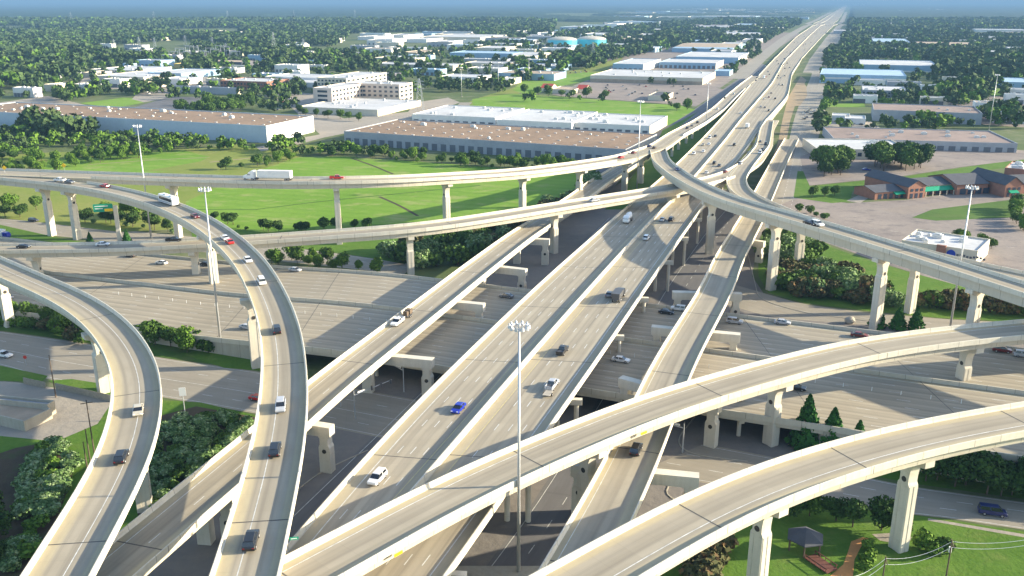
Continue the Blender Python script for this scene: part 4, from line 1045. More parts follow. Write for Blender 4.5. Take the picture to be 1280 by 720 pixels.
# middle distance right of the tanks
b('store', 'big box store with white roof and tan front behind its busy parking lot', (738, 94.5), (877, 97.5), (891, 90), 7.5, 'wall_cream', 'roof_white', 'store', units=14, side='wall_cream', stripe=('roof_tan', .3, 4.0))
b('warehouse', 'blue fronted warehouse with bright end wall above the big box store', (766, 80), (804, 82), (832, 68), 10, 'wall_blue', 'roof_white', 'warehouse', side='wall_white', docks=6)
b('warehouse', 'wide low blue fronted warehouse with white roof right of the blue one', (824, 78), (894, 81.5), (908, 75), 8, 'wall_blue', 'roof_white', 'warehouse', docks=12, side='wall_cream')
b('warehouse', 'broad white warehouse with bright end beside the freeway, behind the low blue one', (845, 71), (922, 75), (931, 66), 9, 'wall_blue', 'roof_white', 'warehouse', side='wall_white')
b('shed', 'small blue block at the right end of the big box store', (893, 89), (911, 91), (913, 87), 6, 'wall_blue', 'roof_blue', 'shed')
b('warehouse', 'white roofed row with three gables further up the freeway', (840, 60), (915, 62), (916, 54), 8, 'wall_blue', 'roof_tan', 'warehouse', gable=True)
b('warehouse', 'long pale warehouse beside the far freeway', (895, 44), (945, 46.5), (953, 38.5), 9, 'wall_blue', 'roof_white', 'warehouse', side='wall_cream')
b('warehouse', 'pale warehouse block with bright gable nearest the far freeway curve', (946, 36), (976, 38), (980, 34), 10, 'wall_cream', 'roof_white', 'warehouse')
b('warehouse', 'tall grey hall with end wall tinted pale as if sunlit in the upper right distance', (863, 34), (908, 37.5), (926, 28), 14, 'wall_grey', 'roof_grey', 'warehouse', side='wall_cream')  # cream end on a grey hall: sunlight put into the wall colour
b('warehouse', 'very long white hall near the horizon left of the freeway', (875, 20.5), (944, 22.5), (946, 18.5), 13, 'wall_blue', 'roof_white', 'warehouse')
b('shed', 'pale shed right of the twin blue tanks', (763, 50), (794, 52.5), (797, 48), 8, 'wall_cream', 'roof_tan', 'shed')
b('shed', 'low pale roof between the tanks and the big box store', (786, 45), (815, 47), (818, 42), 8, 'wall_white', 'roof_white', 'shed')
for i, (x, y, wd) in enumerate(((725, 43, 28), (700, 34, 22), (741, 22, 40), (790, 20, 22), (805, 38, 25), (838, 42, 22), (755, 30, 16), (858, 52, 24), (900, 55, 22), (928, 50, 20), (876, 26, 18), (917, 31, 24), (930, 33, 20), (955, 29, 12),
                                (905, 12, 22), (872, 10, 18), (826, 12, 20), (960, 14, 30), (975, 24, 12), (985, 20, 8), (940, 10, 24), (888, 64, 25), (800, 60, 18), (815, 31, 18), (770, 38, 14))):
    b('warehouse', 'distant pale roof in the industrial district between the tanks and the far freeway', (x, y), (x + wd, y + 1.1), (x + wd + 5, y - 1.8), 8 + (i * 5) % 5, ('wall_white', 'wall_blue', 'wall_cream')[i % 3], ('roof_white', 'roof_grey', 'roof_white', 'roof_blue')[i % 4], 'warehouse', 'distant roofs of the industrial district')
for i, (x, y) in enumerate(((676, 109.5), (721, 111))):
    b('restaurant', 'small cream diner with red roof, the %s of two by the store parking lot' % ('left' if i == 0 else 'right'), (x, y), (x + 11, y + 1), (x + 17, y - 1.5), 4, 'wall_cream', 'roof_red', 'restaurant', gable=True)
b('store', 'small dark roofed shop at the near corner of the store parking lot', (810, 120), (832, 122), (836, 116), 4.5, 'wall_cream', 'roof_dark', 'store')
b('store', 'low brown shop row between the two red roofed diners', (688, 112), (716, 113.5), (720, 109), 4, 'wall_cream', 'roof_tan', 'store')
# right of the freeway
b('warehouse', 'light blue metal hall with curved bright front right of the freeway', (1025, 93), (1131, 95), (1131, 88), 10, 'wall_blue', 'roof_blue', 'warehouse', stripe=('wall_white', 5, 7))
b('warehouse', 'pale annex stepping out in front of the light blue metal hall', (1064, 100), (1106, 103), (1110, 93), 6, 'wall_white', 'roof_white', 'warehouse')
b('office_building', 'low white roofed office with dark ribbon windows right of the freeway', (1078, 113), (1132, 115.5), (1148, 109), 7, 'wall_grey', 'roof_white', 'office', floors=2, win=(12, 3), units=6, side='wall_blue')
b('warehouse', 'long light blue wall with pale roof behind the metal hall', (1075, 81), (1172, 82), (1172, 76.5), 9, 'wall_blue', 'roof_white', 'warehouse', stripe=('wall_white', .2, 2.2))
b('warehouse', 'long lavender grey warehouse with brown roof right of the freeway', (1092, 138), (1227, 143), (1235, 134), 8.5, 'wall_grey', 'roof_dusty', 'warehouse', units=3)
b('warehouse', 'low wide warehouse with dusty brown roof and row of garage doors at right', (1042, 174), (1272, 180.5), (1254, 165), 5.5, 'wall_grey', 'roof_dusty', 'warehouse', units=12, docks=16)
b('store', 'flat white roofed store with dark columns behind the oaks at right', (1021, 187), (1140, 189), (1136, 176), 5.5, 'wall_cream', 'roof_white', 'store', units=9, floors=1, win=(12, 4))
b('warehouse', 'pale blue roof upper right of the freeway among trees', (1092, 52.5), (1137, 54.5), (1138, 48.5), 9, 'wall_grey', 'roof_blue', 'warehouse')
b('warehouse', 'wide tan roofed warehouse in the right distance', (1150, 56), (1222, 62), (1216, 53), 9, 'wall_dark', 'roof_tan', 'warehouse')
b('warehouse', 'thin white roof line nearest the far freeway on its right', (1042, 38.5), (1070, 39.5), (1071, 37.5), 9, 'wall_grey', 'roof_white', 'warehouse')
b('warehouse', 'thin white roof line just right of another one far up the freeway', (1074, 39), (1094, 40), (1095, 38), 9, 'wall_grey', 'roof_white', 'warehouse')
b('shed', 'low white roof by the far wooded bend at right', (1180, 63.5), (1208, 66), (1210, 62.5), 7, 'wall_cream', 'roof_white', 'shed')
b('shed', 'pale shed cut by the right edge of the photo in the far trees', (1256, 103), (1292, 107), (1296, 98), 6, 'wall_blue', 'roof_blue', 'shed')
b('shed', 'low sheds with white roofs in the vehicle yard at right', (1056, 148.5), (1080, 150), (1084, 145.5), 4, 'wall_white', 'roof_white', 'shed')
b('shed', 'smaller white canopy left of the vehicle yard sheds at right', (1040, 145), (1062, 147), (1064, 143), 4, 'wall_white', 'roof_white', 'shed')
b('tower_block', 'bright tall block on the horizon right of where the freeway vanishes', (1083, 3.2), (1089.5, 3.4), (1092, 2.9), 62, 'wall_cream', 'roof_white', 'tower block')
b('tower_block', 'wide bluish block on the horizon beside the bright tall one', (1067, 4.6), (1082, 4.8), (1084, 4.4), 50, 'wall_blue', 'roof_grey', 'tower block')
for i, (x, y, wd) in enumerate(((1125, 13, 18), (1160, 11, 16), (1172, 12, 12), (1240, 20, 14), (1130, 28, 10), (1230, 47, 22), (1236, 65, 34), (1240, 50, 12), (1115, 33, 22))):
    b('warehouse', 'distant pale roof showing above the forest right of the freeway', (x, y), (x + wd, y + .8), (x + wd + 3, y - 1.2), 10, ('wall_white', 'wall_grey')[i % 2], 'roof_white', 'warehouse', 'distant roofs right of the freeway')

# the rest of the industrial district: plain halls laid out square to the freeway
frg = random.Random(77)
def hall_fill(pts, n, smin, smax, label, group, roofs=('roof_white', 'roof_white', 'roof_grey', 'roof_blue', 'roof_tan'), gap=10):
    poly = [tuple(P(*q)[:2]) for q in pts]; lo = [min(q[1] for q in poly), max(q[1] for q in poly)]; k = 0; tries = 0
    while k < n and tries < n * 60:
        tries += 1; px = frg.uniform(min(q[0] for q in pts), max(q[0] for q in pts)); py = frg.uniform(min(q[1] for q in pts), max(q[1] for q in pts)); c = P(px, py)
        x, y = c.x, c.y
        ok = False; j = len(poly) - 1
        for i in range(len(poly)):
            if (poly[i][1] > y) != (poly[j][1] > y) and x < (poly[j][0] - poly[i][0]) * (y - poly[i][1]) / (poly[j][1] - poly[i][1]) + poly[i][0]: ok = not ok
            j = i
        L = frg.uniform(smin, smax) * (1 + max(0, y - 1500) / 3000); d = L * frg.uniform(.35, .8); h = frg.uniform(6, 10)
        a = Vector((x, y, 0)); ce = a + GU * L / 2 + GN * d / 2
        if not ok: continue
        if any((ce - q[0]).length < (max(L, d) * .55 + q[1] * .85 + gap) for q in FOOT): continue
        X_ = float(np.interp(ce.y, Ys, XL)); XR_ = float(np.interp(ce.y, Ys, XR))
        if X_ - 60 - L * .6 < ce.x < XR_ + 55 + L * .6: continue
        FOOT.append((ce, max(L, d) / 2 + 6, a, GU, GN, L, d))
        t = empty('industrial_hall', (x, y, 0), math.atan2(GU.y, GU.x), label, 'warehouse', group)
        wl = frg.choice(('wall_white', 'wall_cream', 'wall_blue', 'wall_grey', 'wall_white')); m = MB(); m.box(0, L, 0, d, 0, h)
        for x0, x1, y0, y1 in ((0, L, 0, .5), (0, L, d - .5, d), (0, .5, .5, d - .5), (L - .5, L, .5, d - .5)): m.box(x0, x1, y0, y1, h, h + .8)
        m.obj('wall', wl, t); MB().box(.51, L - .51, .51, d - .51, h, h + .1).obj('roof', frg.choice(roofs), t)
        if y < 2200:
            for q in range(frg.randrange(2, 7)): o = link('rooftop_unit', unit_mesh, t); o.location = (frg.uniform(.1, .9) * L, frg.uniform(.15, .85) * d, h + .1); o.scale = (1.2, 1.2, .9)
            for q in range(frg.randrange(2, 6)): o = link('dock_door', door_mesh, t); o.location = (L * (q + .6) / 6.2, -.05, .1); o.scale = (4, 1, 4)
        k += 1
hall_fill([(680, 44), (800, 12), (985, 10), (1000, 30), (960, 52), (925, 78), (895, 68), (760, 62)], 95, 55, 120, 'pale flat roofed hall in the dense industrial district left of the far freeway', 'halls of the far industrial district', gap=2)
hall_fill([(820, 66), (930, 50), (935, 78), (905, 92)], 8, 50, 90, 'pale hall close beside the left frontage road of the far freeway', 'halls beside the far left frontage road', gap=2)
hall_fill([(1040, 60), (1045, 30), (1280, 32), (1280, 76), (1160, 72)], 26, 50, 110, 'pale hall roof in the woods right of the far freeway', 'halls in the right woods')
hall_fill([(420, 82), (440, 44), (680, 40), (700, 70), (640, 100), (560, 100)], 40, 36, 85, 'pale shed roof among the trees in the upper middle', 'sheds among the upper middle trees')
hall_fill([(-20, 120), (0, 62), (420, 50), (420, 86), (260, 112), (60, 124)], 52, 18, 46, 'small pale roof among the trees of the left plain', 'small roofs of the left plain', ('roof_white', 'roof_tan', 'roof_dark', 'roof_grey'))
hall_fill([(1030, 160), (1040, 104), (1280, 106), (1280, 160)], 10, 18, 44, 'small shed among the yards right of the freeway', 'small sheds right of the freeway')

# storage tanks with domed lids
for i, (x, lab) in enumerate(((704, 'twin water tank with blue wall and domed lid, the left one'), (741, 'twin water tank with turquoise wall and domed lid, the right one'))):
    c = P(x, 60 - i, 0); Rr_ = 32.0; h = 16
    t = empty('storage_tank', (c.x, c.y + Rr_, 0), 0, lab, 'tank'); FOOT.append((Vector((c.x, c.y + Rr_, 0)), Rr_ + 10, None, None, None, 0, 0))
    m = MB(); m.tube((0, 0, 0), (0, 0, h), Rr_, Rr_, 48); m.obj('wall', 'tank_blue', t)
    m = MB(); n = 48; prev = None
    rings = [(Rr_ * math.cos(k * PI / 2 / 6), h + .01 + 6.5 * math.sin(k * PI / 2 / 6)) for k in range(7)]
    for (r0, z0), (r1, z1) in zip(rings[:-1], rings[1:]): m.tube((0, 0, z0), (0, 0, z1), r0, max(r1, .05), n, 0, False)
    m.obj('dome_roof', 'tank_roof', t, True)

# brick shopping row with green awnings
def gabled(m_w, m_r, x0, x1, y0, y1, h, rise, along='x', over=.6):
    """walls and pitched roof in local metres"""
    if along == 'x':
        m_w.extrude([(y0, 0), (y1, 0), (y1, h), ((y0 + y1) / 2, h + rise), (y0, h)], (0, 0, 0), (0, 1, 0), (0, 0, 1), (1, 0, 0), x0, x1)
        for a, c in ((y0 - over, (y0 + y1) / 2), (y1 + over, (y0 + y1) / 2)):
            k = rise / ((y1 - y0) / 2) * over
            m_r.add([(x0 - over, a, h - k + .25), (x1 + over, a, h - k + .25), (x1 + over, c, h + rise + .25), (x0 - over, c, h + rise + .25), (x0 - over, a, h - k + .05), (x1 + over, a, h - k + .05), (x1 + over, c, h + rise + .05), (x0 - over, c, h + rise + .05)],
                    [(0, 1, 2, 3), (4, 7, 6, 5), (0, 4, 5, 1), (1, 5, 6, 2), (3, 2, 6, 7), (0, 3, 7, 4)])
    else:
        m_w.extrude([(x0, 0), (x1, 0), (x1, h), ((x0 + x1) / 2, h + rise), (x0, h)], (0, 0, 0), (1, 0, 0), (0, 0, 1), (0, 1, 0), y0, y1)
        for a, c in ((x0 - over, (x0 + x1) / 2), (x1 + over, (x0 + x1) / 2)):
            k = rise / ((x1 - x0) / 2) * over
            m_r.add([(a, y0 - over, h - k + .25), (a, y1 + over, h - k + .25), (c, y1 + over, h + rise + .25), (c, y0 - over, h + rise + .25), (a, y0 - over, h - k + .05), (a, y1 + over, h - k + .05), (c, y1 + over, h + rise + .05), (c, y0 - over, h + rise + .05)],
                    [(0, 1, 2, 3), (4, 7, 6, 5), (0, 4, 5, 1), (1, 5, 6, 2), (3, 2, 6, 7), (0, 3, 7, 4)])
def facade_bits(root, bits, mat, nm, rz=0):
    for x, y, z, sx, sy, sz in bits:
        m = MB(); m.box(x, x + sx, y, y + sy, z, z + sz); m.obj(nm, mat, root)
def shop(px0, px1, label, long_len, rng_seed):
    a, c = P(*px0), P(*px1); u = (c - a); L = u.length; u.normalize()
    t = empty('shopping_row', (a.x, a.y, 0), math.atan2(u.y, u.x), label, 'shop row'); FOOT.append(((a + c) / 2 + Vector((0, 14, 0)), L / 2 + 8, None, None, None, 0, 0))
    return t, L
t, L = shop((1093, 250), (1222, 240), 'brick shop row with dark roofs and long green awning, the left building', 0, 0)
w_, r_ = MB(), MB()
gabled(w_, r_, 0, 17, 0, 16, 3.8, 1.9, 'x'); gabled(w_, r_, 17.5, 28, -3, 30, 6.2, 2.8, 'y'); gabled(w_, r_, 28.2, L, 2, 20, 4.9, 2.2, 'x')
w_.obj('wall', 'wall_brick', t); r_.obj('roof', 'roof_dark', t)
for x in np.arange(2, 16, 3.4): MB().box(x, x + 2, -.12, -.01, .2, 2.8).obj('window', 'window', t)
for x in (19.0, 22.0, 25.0): MB().box(x, x + 1.6, -3.14, -3.02, .2, 2.6).obj('window', 'window', t); MB().box(x, x + 1.6, -3.14, -3.02, 3.6, 5.0).obj('window', 'window', t)
for x in np.arange(31, L - 2, 4.2): MB().box(x, x + 3, 1.86, 1.98, .2, 2.6).obj('window', 'window', t)
m = MB(); m.extrude([(0.9, 2.7), (-1.8, 2.5), (-1.8, 2.75), (0.9, 4.4)], (29, 1, 0), (0, 1, 0), (0, 0, 1), (1, 0, 0), 0, L - 30); m.obj('awning', 'awning_green', t)
m = MB(); m.extrude([(-.02, 2.6), (-2, 2.4), (-2, 2.65), (-.02, 3.6)], (11, 0, 0), (0, 1, 0), (0, 0, 1), (1, 0, 0), 0, 6); m.obj('awning', 'awning_green', t)
MB().box(29, L, 1.9, 1.99, 4.3, 4.9).obj('fascia', 'wall_cream', t)
for x in np.arange(30, L, 4.4): MB().box(x, x + .35, -1.6, -1.25, 0, 2.45).obj('column', 'wall_cream', t)
t, L = shop((1222, 246), (1310, 242), 'brick shop row with dark roofs at the right edge of the photo', 0, 0)
w_, r_ = MB(), MB()
gabled(w_, r_, -8, 10, 6, 30, 5.4, 3.2, 'x'); gabled(w_, r_, 12, 22, -4, 24, 6.6, 3.6, 'y'); gabled(w_, r_, 22.2, L, 2, 20, 5.2, 3.0, 'x')
w_.obj('wall', 'wall_brick', t); r_.obj('roof', 'roof_dark', t)
for x in (13.4, 16.4, 19.2): MB().box(x, x + 1.6, -4.14, -4.02, .2, 2.4).obj('window', 'window', t); MB().box(x, x + 1.6, -4.14, -4.02, 3.6, 5.0).obj('window', 'window', t)
m = MB(); m.extrude([(-.02, 2.6), (-2, 2.4), (-2, 2.65), (-.02, 3.6)], (14, -4, 0), (0, 1, 0), (0, 0, 1), (1, 0, 0), 0, 5); m.obj('awning', 'awning_green', t)
for x in np.arange(-6, 9, 4.5): MB().box(x, x + 3.4, 5.86, 5.98, .2, 3.2).obj('window', 'window', t)
b('store', 'long store with white flat roof above the brick shop rows at right', (1256, 211), (1310, 216), (1316, 207), 7, 'wall_brick', 'roof_white', 'store', units=5)
# restaurant with a blue round emblem and a brick portal
t = b('restaurant', 'white flat roofed restaurant with brick portal and round blue emblem beyond the right ramps', (1127, 302), (1222, 316), (1231, 300), 5.5, 'wall_cream', 'roof_white', 'restaurant', units=9)
a_, u_, n_, L_, d_ = rect((1127, 302), (1222, 316), (1231, 300), 5.5)
MB().box(L_ * .48, L_ * .60, -1.2, -.01, 0, 6.6).obj('portal', 'wall_brick', t); MB().box(L_ * .52, L_ * .56, -1.34, -1.22, 0, 2.6).obj('door', 'window', t)
m = MB(); m.tube((L_ * .67, -.02, 3.6), (L_ * .67, -.22, 3.6), 1.6, 1.6, 24); m.obj('round_emblem', 'logo_blue', t)
m = MB()
for k in range(9): m.box(L_ * .74 + k * 1.15, L_ * .74 + k * 1.15 + .8, -.10, -.02, 3.1 + .25 * math.sin(k * 1.3), 3.9 + .25 * math.sin(k * 1.3))
m.obj('wall_lettering', 'wall_dark', t)
for k in range(5): MB().box(L_ * (.06 + .08 * k), L_ * (.06 + .08 * k) + 2.0, -.12, -.01, 1.0, 2.8).obj('window', 'window', t)
# flat workshop at the lower left
t = b('workshop', 'low flat roofed workshop with pale parapet at the left edge, lower left', (-60, 508), (30, 530), (66, 514), 2.0, 'wall_concrete', 'roof_tan', 'workshop')
b('workshop', 'upper raised roof block behind the low flat workshop at lower left', (-60, 497), (60, 509), (72, 504), 2.7, 'wall_concrete', 'roof_grey', 'workshop')
# garden shelter and red footbridge
c = P(1005, 686); t = empty('garden_shelter', (c.x, c.y, 0), .2, 'dark grey pyramid roofed garden shelter on the lawn at bottom right', 'shelter')
m = MB(); n = 6; rr = 3.5
pts = [(rr * math.cos(2 * PI * k / n), rr * math.sin(2 * PI * k / n)) for k in range(n)]
v = [(x, y, 2.6) for x, y in pts] + [(x * .28, y * .28, 3.9) for x, y in pts] + [(0, 0, 4.3)] + [(x, y, 2.4) for x, y in pts]
m.add(v, [(k, (k + 1) % n, n + (k + 1) % n, n + k) for k in range(n)] + [(n + k, n + (k + 1) % n, 2 * n) for k in range(n)] + [(2 * n + 1 + k, 2 * n + 1 + (k + 1) % n, (k + 1) % n, k) for k in range(n)] + [tuple(range(3 * n, 2 * n, -1))])
m.obj('roof', 'roof_dark', t)
for x, y in pts: MB().box(x * .85 - .12, x * .85 + .12, y * .85 - .12, y * .85 + .12, 0, 2.45).obj('post', 'timber', t)
a, c = P(1012, 697), P(1040, 716); u = c - a; Lb = u.length
t = empty('footbridge', (a.x, a.y, 0), math.atan2(u.y, u.x), 'dark red timber footbridge from the garden shelter to the clay path', 'footbridge')
MB().box(0, Lb, -1.3, 1.3, .25, .42).obj('walkway', 'deck_red', t)
for s_ in (-1, 1):
    m = MB(); m.box(0, Lb, s_ * 1.25 - .06, s_ * 1.25 + .06, 1.0, 1.12)
    for x in np.arange(0, Lb, 1.2): m.box(x, x + .1, s_ * 1.25 - .05, s_ * 1.25 + .05, .42, 1.0)
    m.obj('railing', 'deck_red', t)
# pale timber yard fence at lower left
for k, (q0, q1) in enumerate((((30, 480), (58, 486)), ((70, 487), (142, 503)))):
    a, c = P(*q0), P(*q1); u = c - a; Lf = u.length
    t = empty('yard_fence', (a.x, a.y, 0), math.atan2(u.y, u.x), ('short' if k == 0 else 'long') + ' weathered board fence beside the frontage road at lower left', 'fence')
    m = MB(); x = 0
    while x < Lf - .16: m.box(x, x + .14, -.02, .02, .05, 1.9 + brng.uniform(-.06, .06)); x += .17
    m.obj('boards', 'timber_pale', t); MB().box(0, Lf, .03, .08, .5, .6).box(0, Lf, .03, .08, 1.5, 1.6).obj('rail', 'timber_pale', t)

# ---------------------------------------------------------------- foliage
def leaf_quads(rng, cen, nrm, size, flat=0.35):
    """numpy: one crooked quad for every centre"""
    n = len(cen); t = rng.normal(size=(n, 3)); nn = nrm + rng.normal(size=(n, 3)) * .55
    nn /= np.linalg.norm(nn, axis=1)[:, None] + 1e-9
    a = np.cross(nn, t); a /= np.linalg.norm(a, axis=1)[:, None] + 1e-9; b_ = np.cross(nn, a)
    s = (size * rng.uniform(.6, 1.35, n))[:, None] if np.ndim(size) else (size * rng.uniform(.6, 1.35, n))[:, None]
    q = np.stack([cen - a * s - b_ * s * .7, cen + a * s * .9 - b_ * s * .8 + nn * s * flat * .6, cen + a * s + b_ * s * .75, cen - a * s * .85 + b_ * s * .9 + nn * s * flat], 1)
    return q.reshape(-1, 3)
def quads_mesh(name, V, mat, tri=None):
    n = len(V) // 4; me = bpy.data.meshes.new(name)
    me.vertices.add(len(V)); me.vertices.foreach_set('co', V.astype(np.float32).ravel())
    me.loops.add(n * 4); me.loops.foreach_set('vertex_index', np.arange(n * 4, dtype=np.int32))
    me.polygons.add(n); me.polygons.foreach_set('loop_start', np.arange(0, n * 4, 4, dtype=np.int32))
    me.materials.append(MATS[mat]); me.update(calc_edges=True); return me
def lobes(rng, rx, rz, zc, k):
    o = []
    for _ in range(k):
        th = rng.uniform(0, 2 * PI); r = rng.uniform(.15, .62) * rx; z = zc + rng.uniform(-.45, .55) * rz
        s = rng.uniform(.38, .62); o.append((r * math.cos(th), r * math.sin(th), z, rx * s, rz * s * 1.05))
    o.append((0, 0, zc, rx * .62, rz * .75)); return o
def crown(rng, rx, rz, zc, n, size, k=7, conifer=False):
    if conifer:
        h = rng.uniform(0, 1, n) ** .8; th = rng.uniform(0, 2 * PI, n)
        r = rx * (1 - h) ** .85 * rng.uniform(.72, 1.08, n) * (1 + .12 * np.sin(th * 5 + h * 20))
        cen = np.stack([r * np.cos(th), r * np.sin(th), zc - rz + 2 * rz * h], 1); nr = np.stack([np.cos(th), np.sin(th), np.full(n, .35)], 1)
        return leaf_quads(rng, cen, nr, np.full(n, size) * (1.1 - .5 * h))
    L_ = lobes(rng, rx, rz, zc, k); w_ = np.array([l[3] ** 2 for l in L_]); idx = rng.choice(len(L_), n, p=w_ / w_.sum())
    L_ = np.array(L_)[idx]; d = rng.normal(size=(n, 3)); d[:, 2] = d[:, 2] * .9 + .25; d /= np.linalg.norm(d, axis=1)[:, None]
    rad = rng.uniform(.70, 1.06, n)[:, None]
    cen = L_[:, :3] + d * np.stack([L_[:, 3], L_[:, 3], L_[:, 4]], 1) * rad
    cen[:, 2] = np.maximum(cen[:, 2], .15)
    return leaf_quads(rng, cen, d, np.full(n, size))
def trunk_mesh(name, h, r, limbs, spread):
    m = MB(); m.tube((0, 0, -.1), (0.1, .05, h * .6), r, r * .7, 7); m.tube((.1, .05, h * .6), (.15, .1, h), r * .7, r * .35, 7)
    for k in range(limbs):
        th = k * 2 * PI / limbs + .4; m.tube((.08, .04, h * (.45 + .1 * (k % 3))), (math.cos(th) * spread, math.sin(th) * spread, h * (.85 + .1 * (k % 2))), r * .45, r * .15, 5)
    return m.mesh(name, 'bark')
nrng = np.random.default_rng(11)
PROTO = {}
def proto(kind, n, mat, rx, rz, zc, size, count=4, th=None, conifer=False, k=7):
    PROTO[kind] = [(quads_mesh('crown', crown(nrng, rx, rz, zc, n, size, k, conifer), mat), trunk_mesh('trunk', th or zc, max(.12, rx * .05), 5, rx * .5)) for _ in range(count)]
proto('broadleaf_tree', 1700, 'leaf', 5.0, 4.2, 6.2, .34, 5, k=9)
proto('bright_tree', 1700, 'leaf_bright', 4.4, 4.8, 6.2, .32, 4, k=10)
proto('dark_tree', 1700, 'leaf_dark', 5.2, 4.0, 6.2, .34, 4, k=9)
proto('conifer', 900, 'leaf_conifer', 2.4, 3.6, 3.9, .34, 3, conifer=True)
proto('shrub', 500, 'leaf', 2.2, 1.5, 1.5, .24, 4, th=1.4, k=6)
proto('bright_shrub', 500, 'leaf_bright', 2.2, 1.6, 1.6, .24, 3, th=1.4, k=6)
proto('flowering_shrub', 1100, 'leaf_pale', 2.6, 1.8, 1.8, .19, 4, th=1.6, k=7)
proto('rusty_shrub', 900, 'leaf_rust', 2.6, 1.6, 1.6, .26, 3, th=1.4, k=7)
prng = random.Random(7)
def plant(kind, x, y, s, label, group=None, z=0.0, sz=None, cat=None):
    cr, tr = PROTO[kind][prng.randrange(len(PROTO[kind]))]
    nm = {'broadleaf_tree': 'broadleaf_tree', 'bright_tree': 'broadleaf_tree', 'dark_tree': 'broadleaf_tree'}.get(kind, kind)
    t = empty(nm, (x, y, z), prng.uniform(0, 6.28), label, cat or ('shrub' if 'shrub' in kind else 'tree'), group)
    t.scale = (s * prng.uniform(.9, 1.12), s * prng.uniform(.9, 1.12), (sz or s) * prng.uniform(.9, 1.12))
    link('trunk', tr, t); link('crown', cr, t); return t
def row(kind, pts, s, label, group, jitter=1.0, step=None, sz=None, svar=.2):
    """plants along a line of survey points; step in metres"""
    line = resample([P(*q) for q in pts], step)
    for p in line: plant(kind if isinstance(kind, str) else prng.choice(kind), p.x + prng.uniform(-jitter, jitter), p.y + prng.uniform(-jitter, jitter), s * prng.uniform(1 - svar, 1 + svar), label, group, sz=sz)
def in_poly(x, y, poly):
    c = False; n = len(poly)
    for i in range(n):
        x0, y0 = poly[i]; x1, y1 = poly[i - 1]
        if (y0 > y) != (y1 > y) and x < (x1 - x0) * (y - y0) / (y1 - y0) + x0: c = not c
    return c
def fill(kind, pts, step, s, label, group, sz=None):
    poly = [tuple(P(*q)[:2]) for q in pts]; x0, x1 = min(p[0] for p in poly), max(p[0] for p in poly); y0, y1 = min(p[1] for p in poly), max(p[1] for p in poly)
    x = x0; n = 0
    while x < x1:
        y = y0
        while y < y1:
            a, c = x + prng.uniform(-.4, .4) * step, y + prng.uniform(-.4, .4) * step
            if in_poly(a, c, poly): plant(kind if isinstance(kind, str) else prng.choice(kind), a, c, s * prng.uniform(.75, 1.25), label, group, sz=sz); n += 1
            y += step
        x += step
    return n
# near planting
fill(('flowering_shrub', 'flowering_shrub', 'shrub'), [(200, 540), (240, 524), (300, 520), (322, 528), (322, 535), (250, 615), (185, 660), (178, 600), (195, 560)], 3.3, 1.0, 'pale tipped oleander shrub in the dark bank between the leftmost ramp and the straight ramp', 'oleander bank between the left ramps', sz=.72)
fill(('flowering_shrub', 'flowering_shrub', 'bright_shrub'), [(45, 560), (80, 552), (92, 590), (75, 640), (40, 700), (0, 725), (20, 680), (28, 620)], 3.2, 1.1, 'pale tipped oleander shrub in the bed left of the leftmost ramp', 'oleander bed at lower left', sz=.7)
fill(('dark_tree', 'bright_tree'), [(-30, 600), (12, 590), (22, 640), (5, 720), (-60, 740)], 7, .62, 'leafy tree at the bottom left edge of the photo', 'trees at the bottom left edge')
row(('bright_tree', 'shrub', 'broadleaf_tree'), [(-40, 392), (0, 398), (45, 402), (112, 424)], .62, 'leafy shrub or small tree in the strip left of the leftmost ramp', 'hedge strip left of the leftmost ramp', 1.5, 3.4)
row(('bright_shrub', 'shrub', 'rusty_shrub'), [(5, 408), (60, 414), (110, 428)], 1.05, 'low shrub in front of the hedge strip left of the leftmost ramp', 'low shrubs left of the leftmost ramp', 1.2, 3.6)
row(('bright_tree', 'broadleaf_tree'), [(178, 430), (205, 436), (232, 440)], .58, 'small leafy tree in the clump between the leftmost ramp and the tall mast', 'tree clump beside the tall mast', 2, 4.2)
row(('bright_shrub', 'shrub'), [(172, 420), (215, 426), (250, 432), (262, 438)], 1.3, 'shrub in the clump between the leftmost ramp and the tall mast', 'shrubs beside the tall mast', 2, 2.6)
for i, x in enumerate((1096, 1122, 1144)):
    p = P(x, 410 + i); plant('conifer', p.x, p.y, 1.0, 'pointed conifer behind the far right end of the broad near ramp, %s of three' % ('left', 'middle', 'right')[i], 'three conifers at the cross freeway')
for i, (x, y, s) in enumerate(((1006, 560, 1.55), (1038, 566, 1.4), (1070, 572, 1.3))):
    p = P(x, y); plant('conifer', p.x, p.y, s, 'conifer by the retaining wall between the two near ramps, %s of three' % ('left', 'middle', 'right')[i], 'three conifers at the retaining wall')
row(('dark_tree', 'broadleaf_tree'), [(985, 645), (1040, 652), (1090, 658), (1125, 668)], .55, 'dark round tree in the row behind the garden shelter', 'tree row behind the garden shelter', 1.0, 4.0)
fill('rusty_shrub', [(850, 720), (870, 690), (895, 668), (915, 672), (905, 700), (885, 740)], 3.0, 1.25, 'reddish brown shrub beside the foot of the nearest ramp', 'reddish shrubs under the nearest ramp')
row('bright_shrub', [(1085, 690), (1078, 715)], .7, 'small bright shrub beside the clay path', 'shrubs by the clay path', .3, 2.6)
row(('bright_shrub', 'shrub'), [(1150, 686), (1165, 690), (1180, 695)], .9, 'low bush at the foot of the right tall pier', 'bushes at the right tall pier', .6, 2.2)
fill(('dark_tree', 'shrub'), [(1090, 574), (1150, 566), (1300, 580), (1400, 600), (1400, 622), (1200, 596)], 5.2, .5, 'dark shrub in the shaded hedge between the near ramps at right', 'shaded hedge at right')
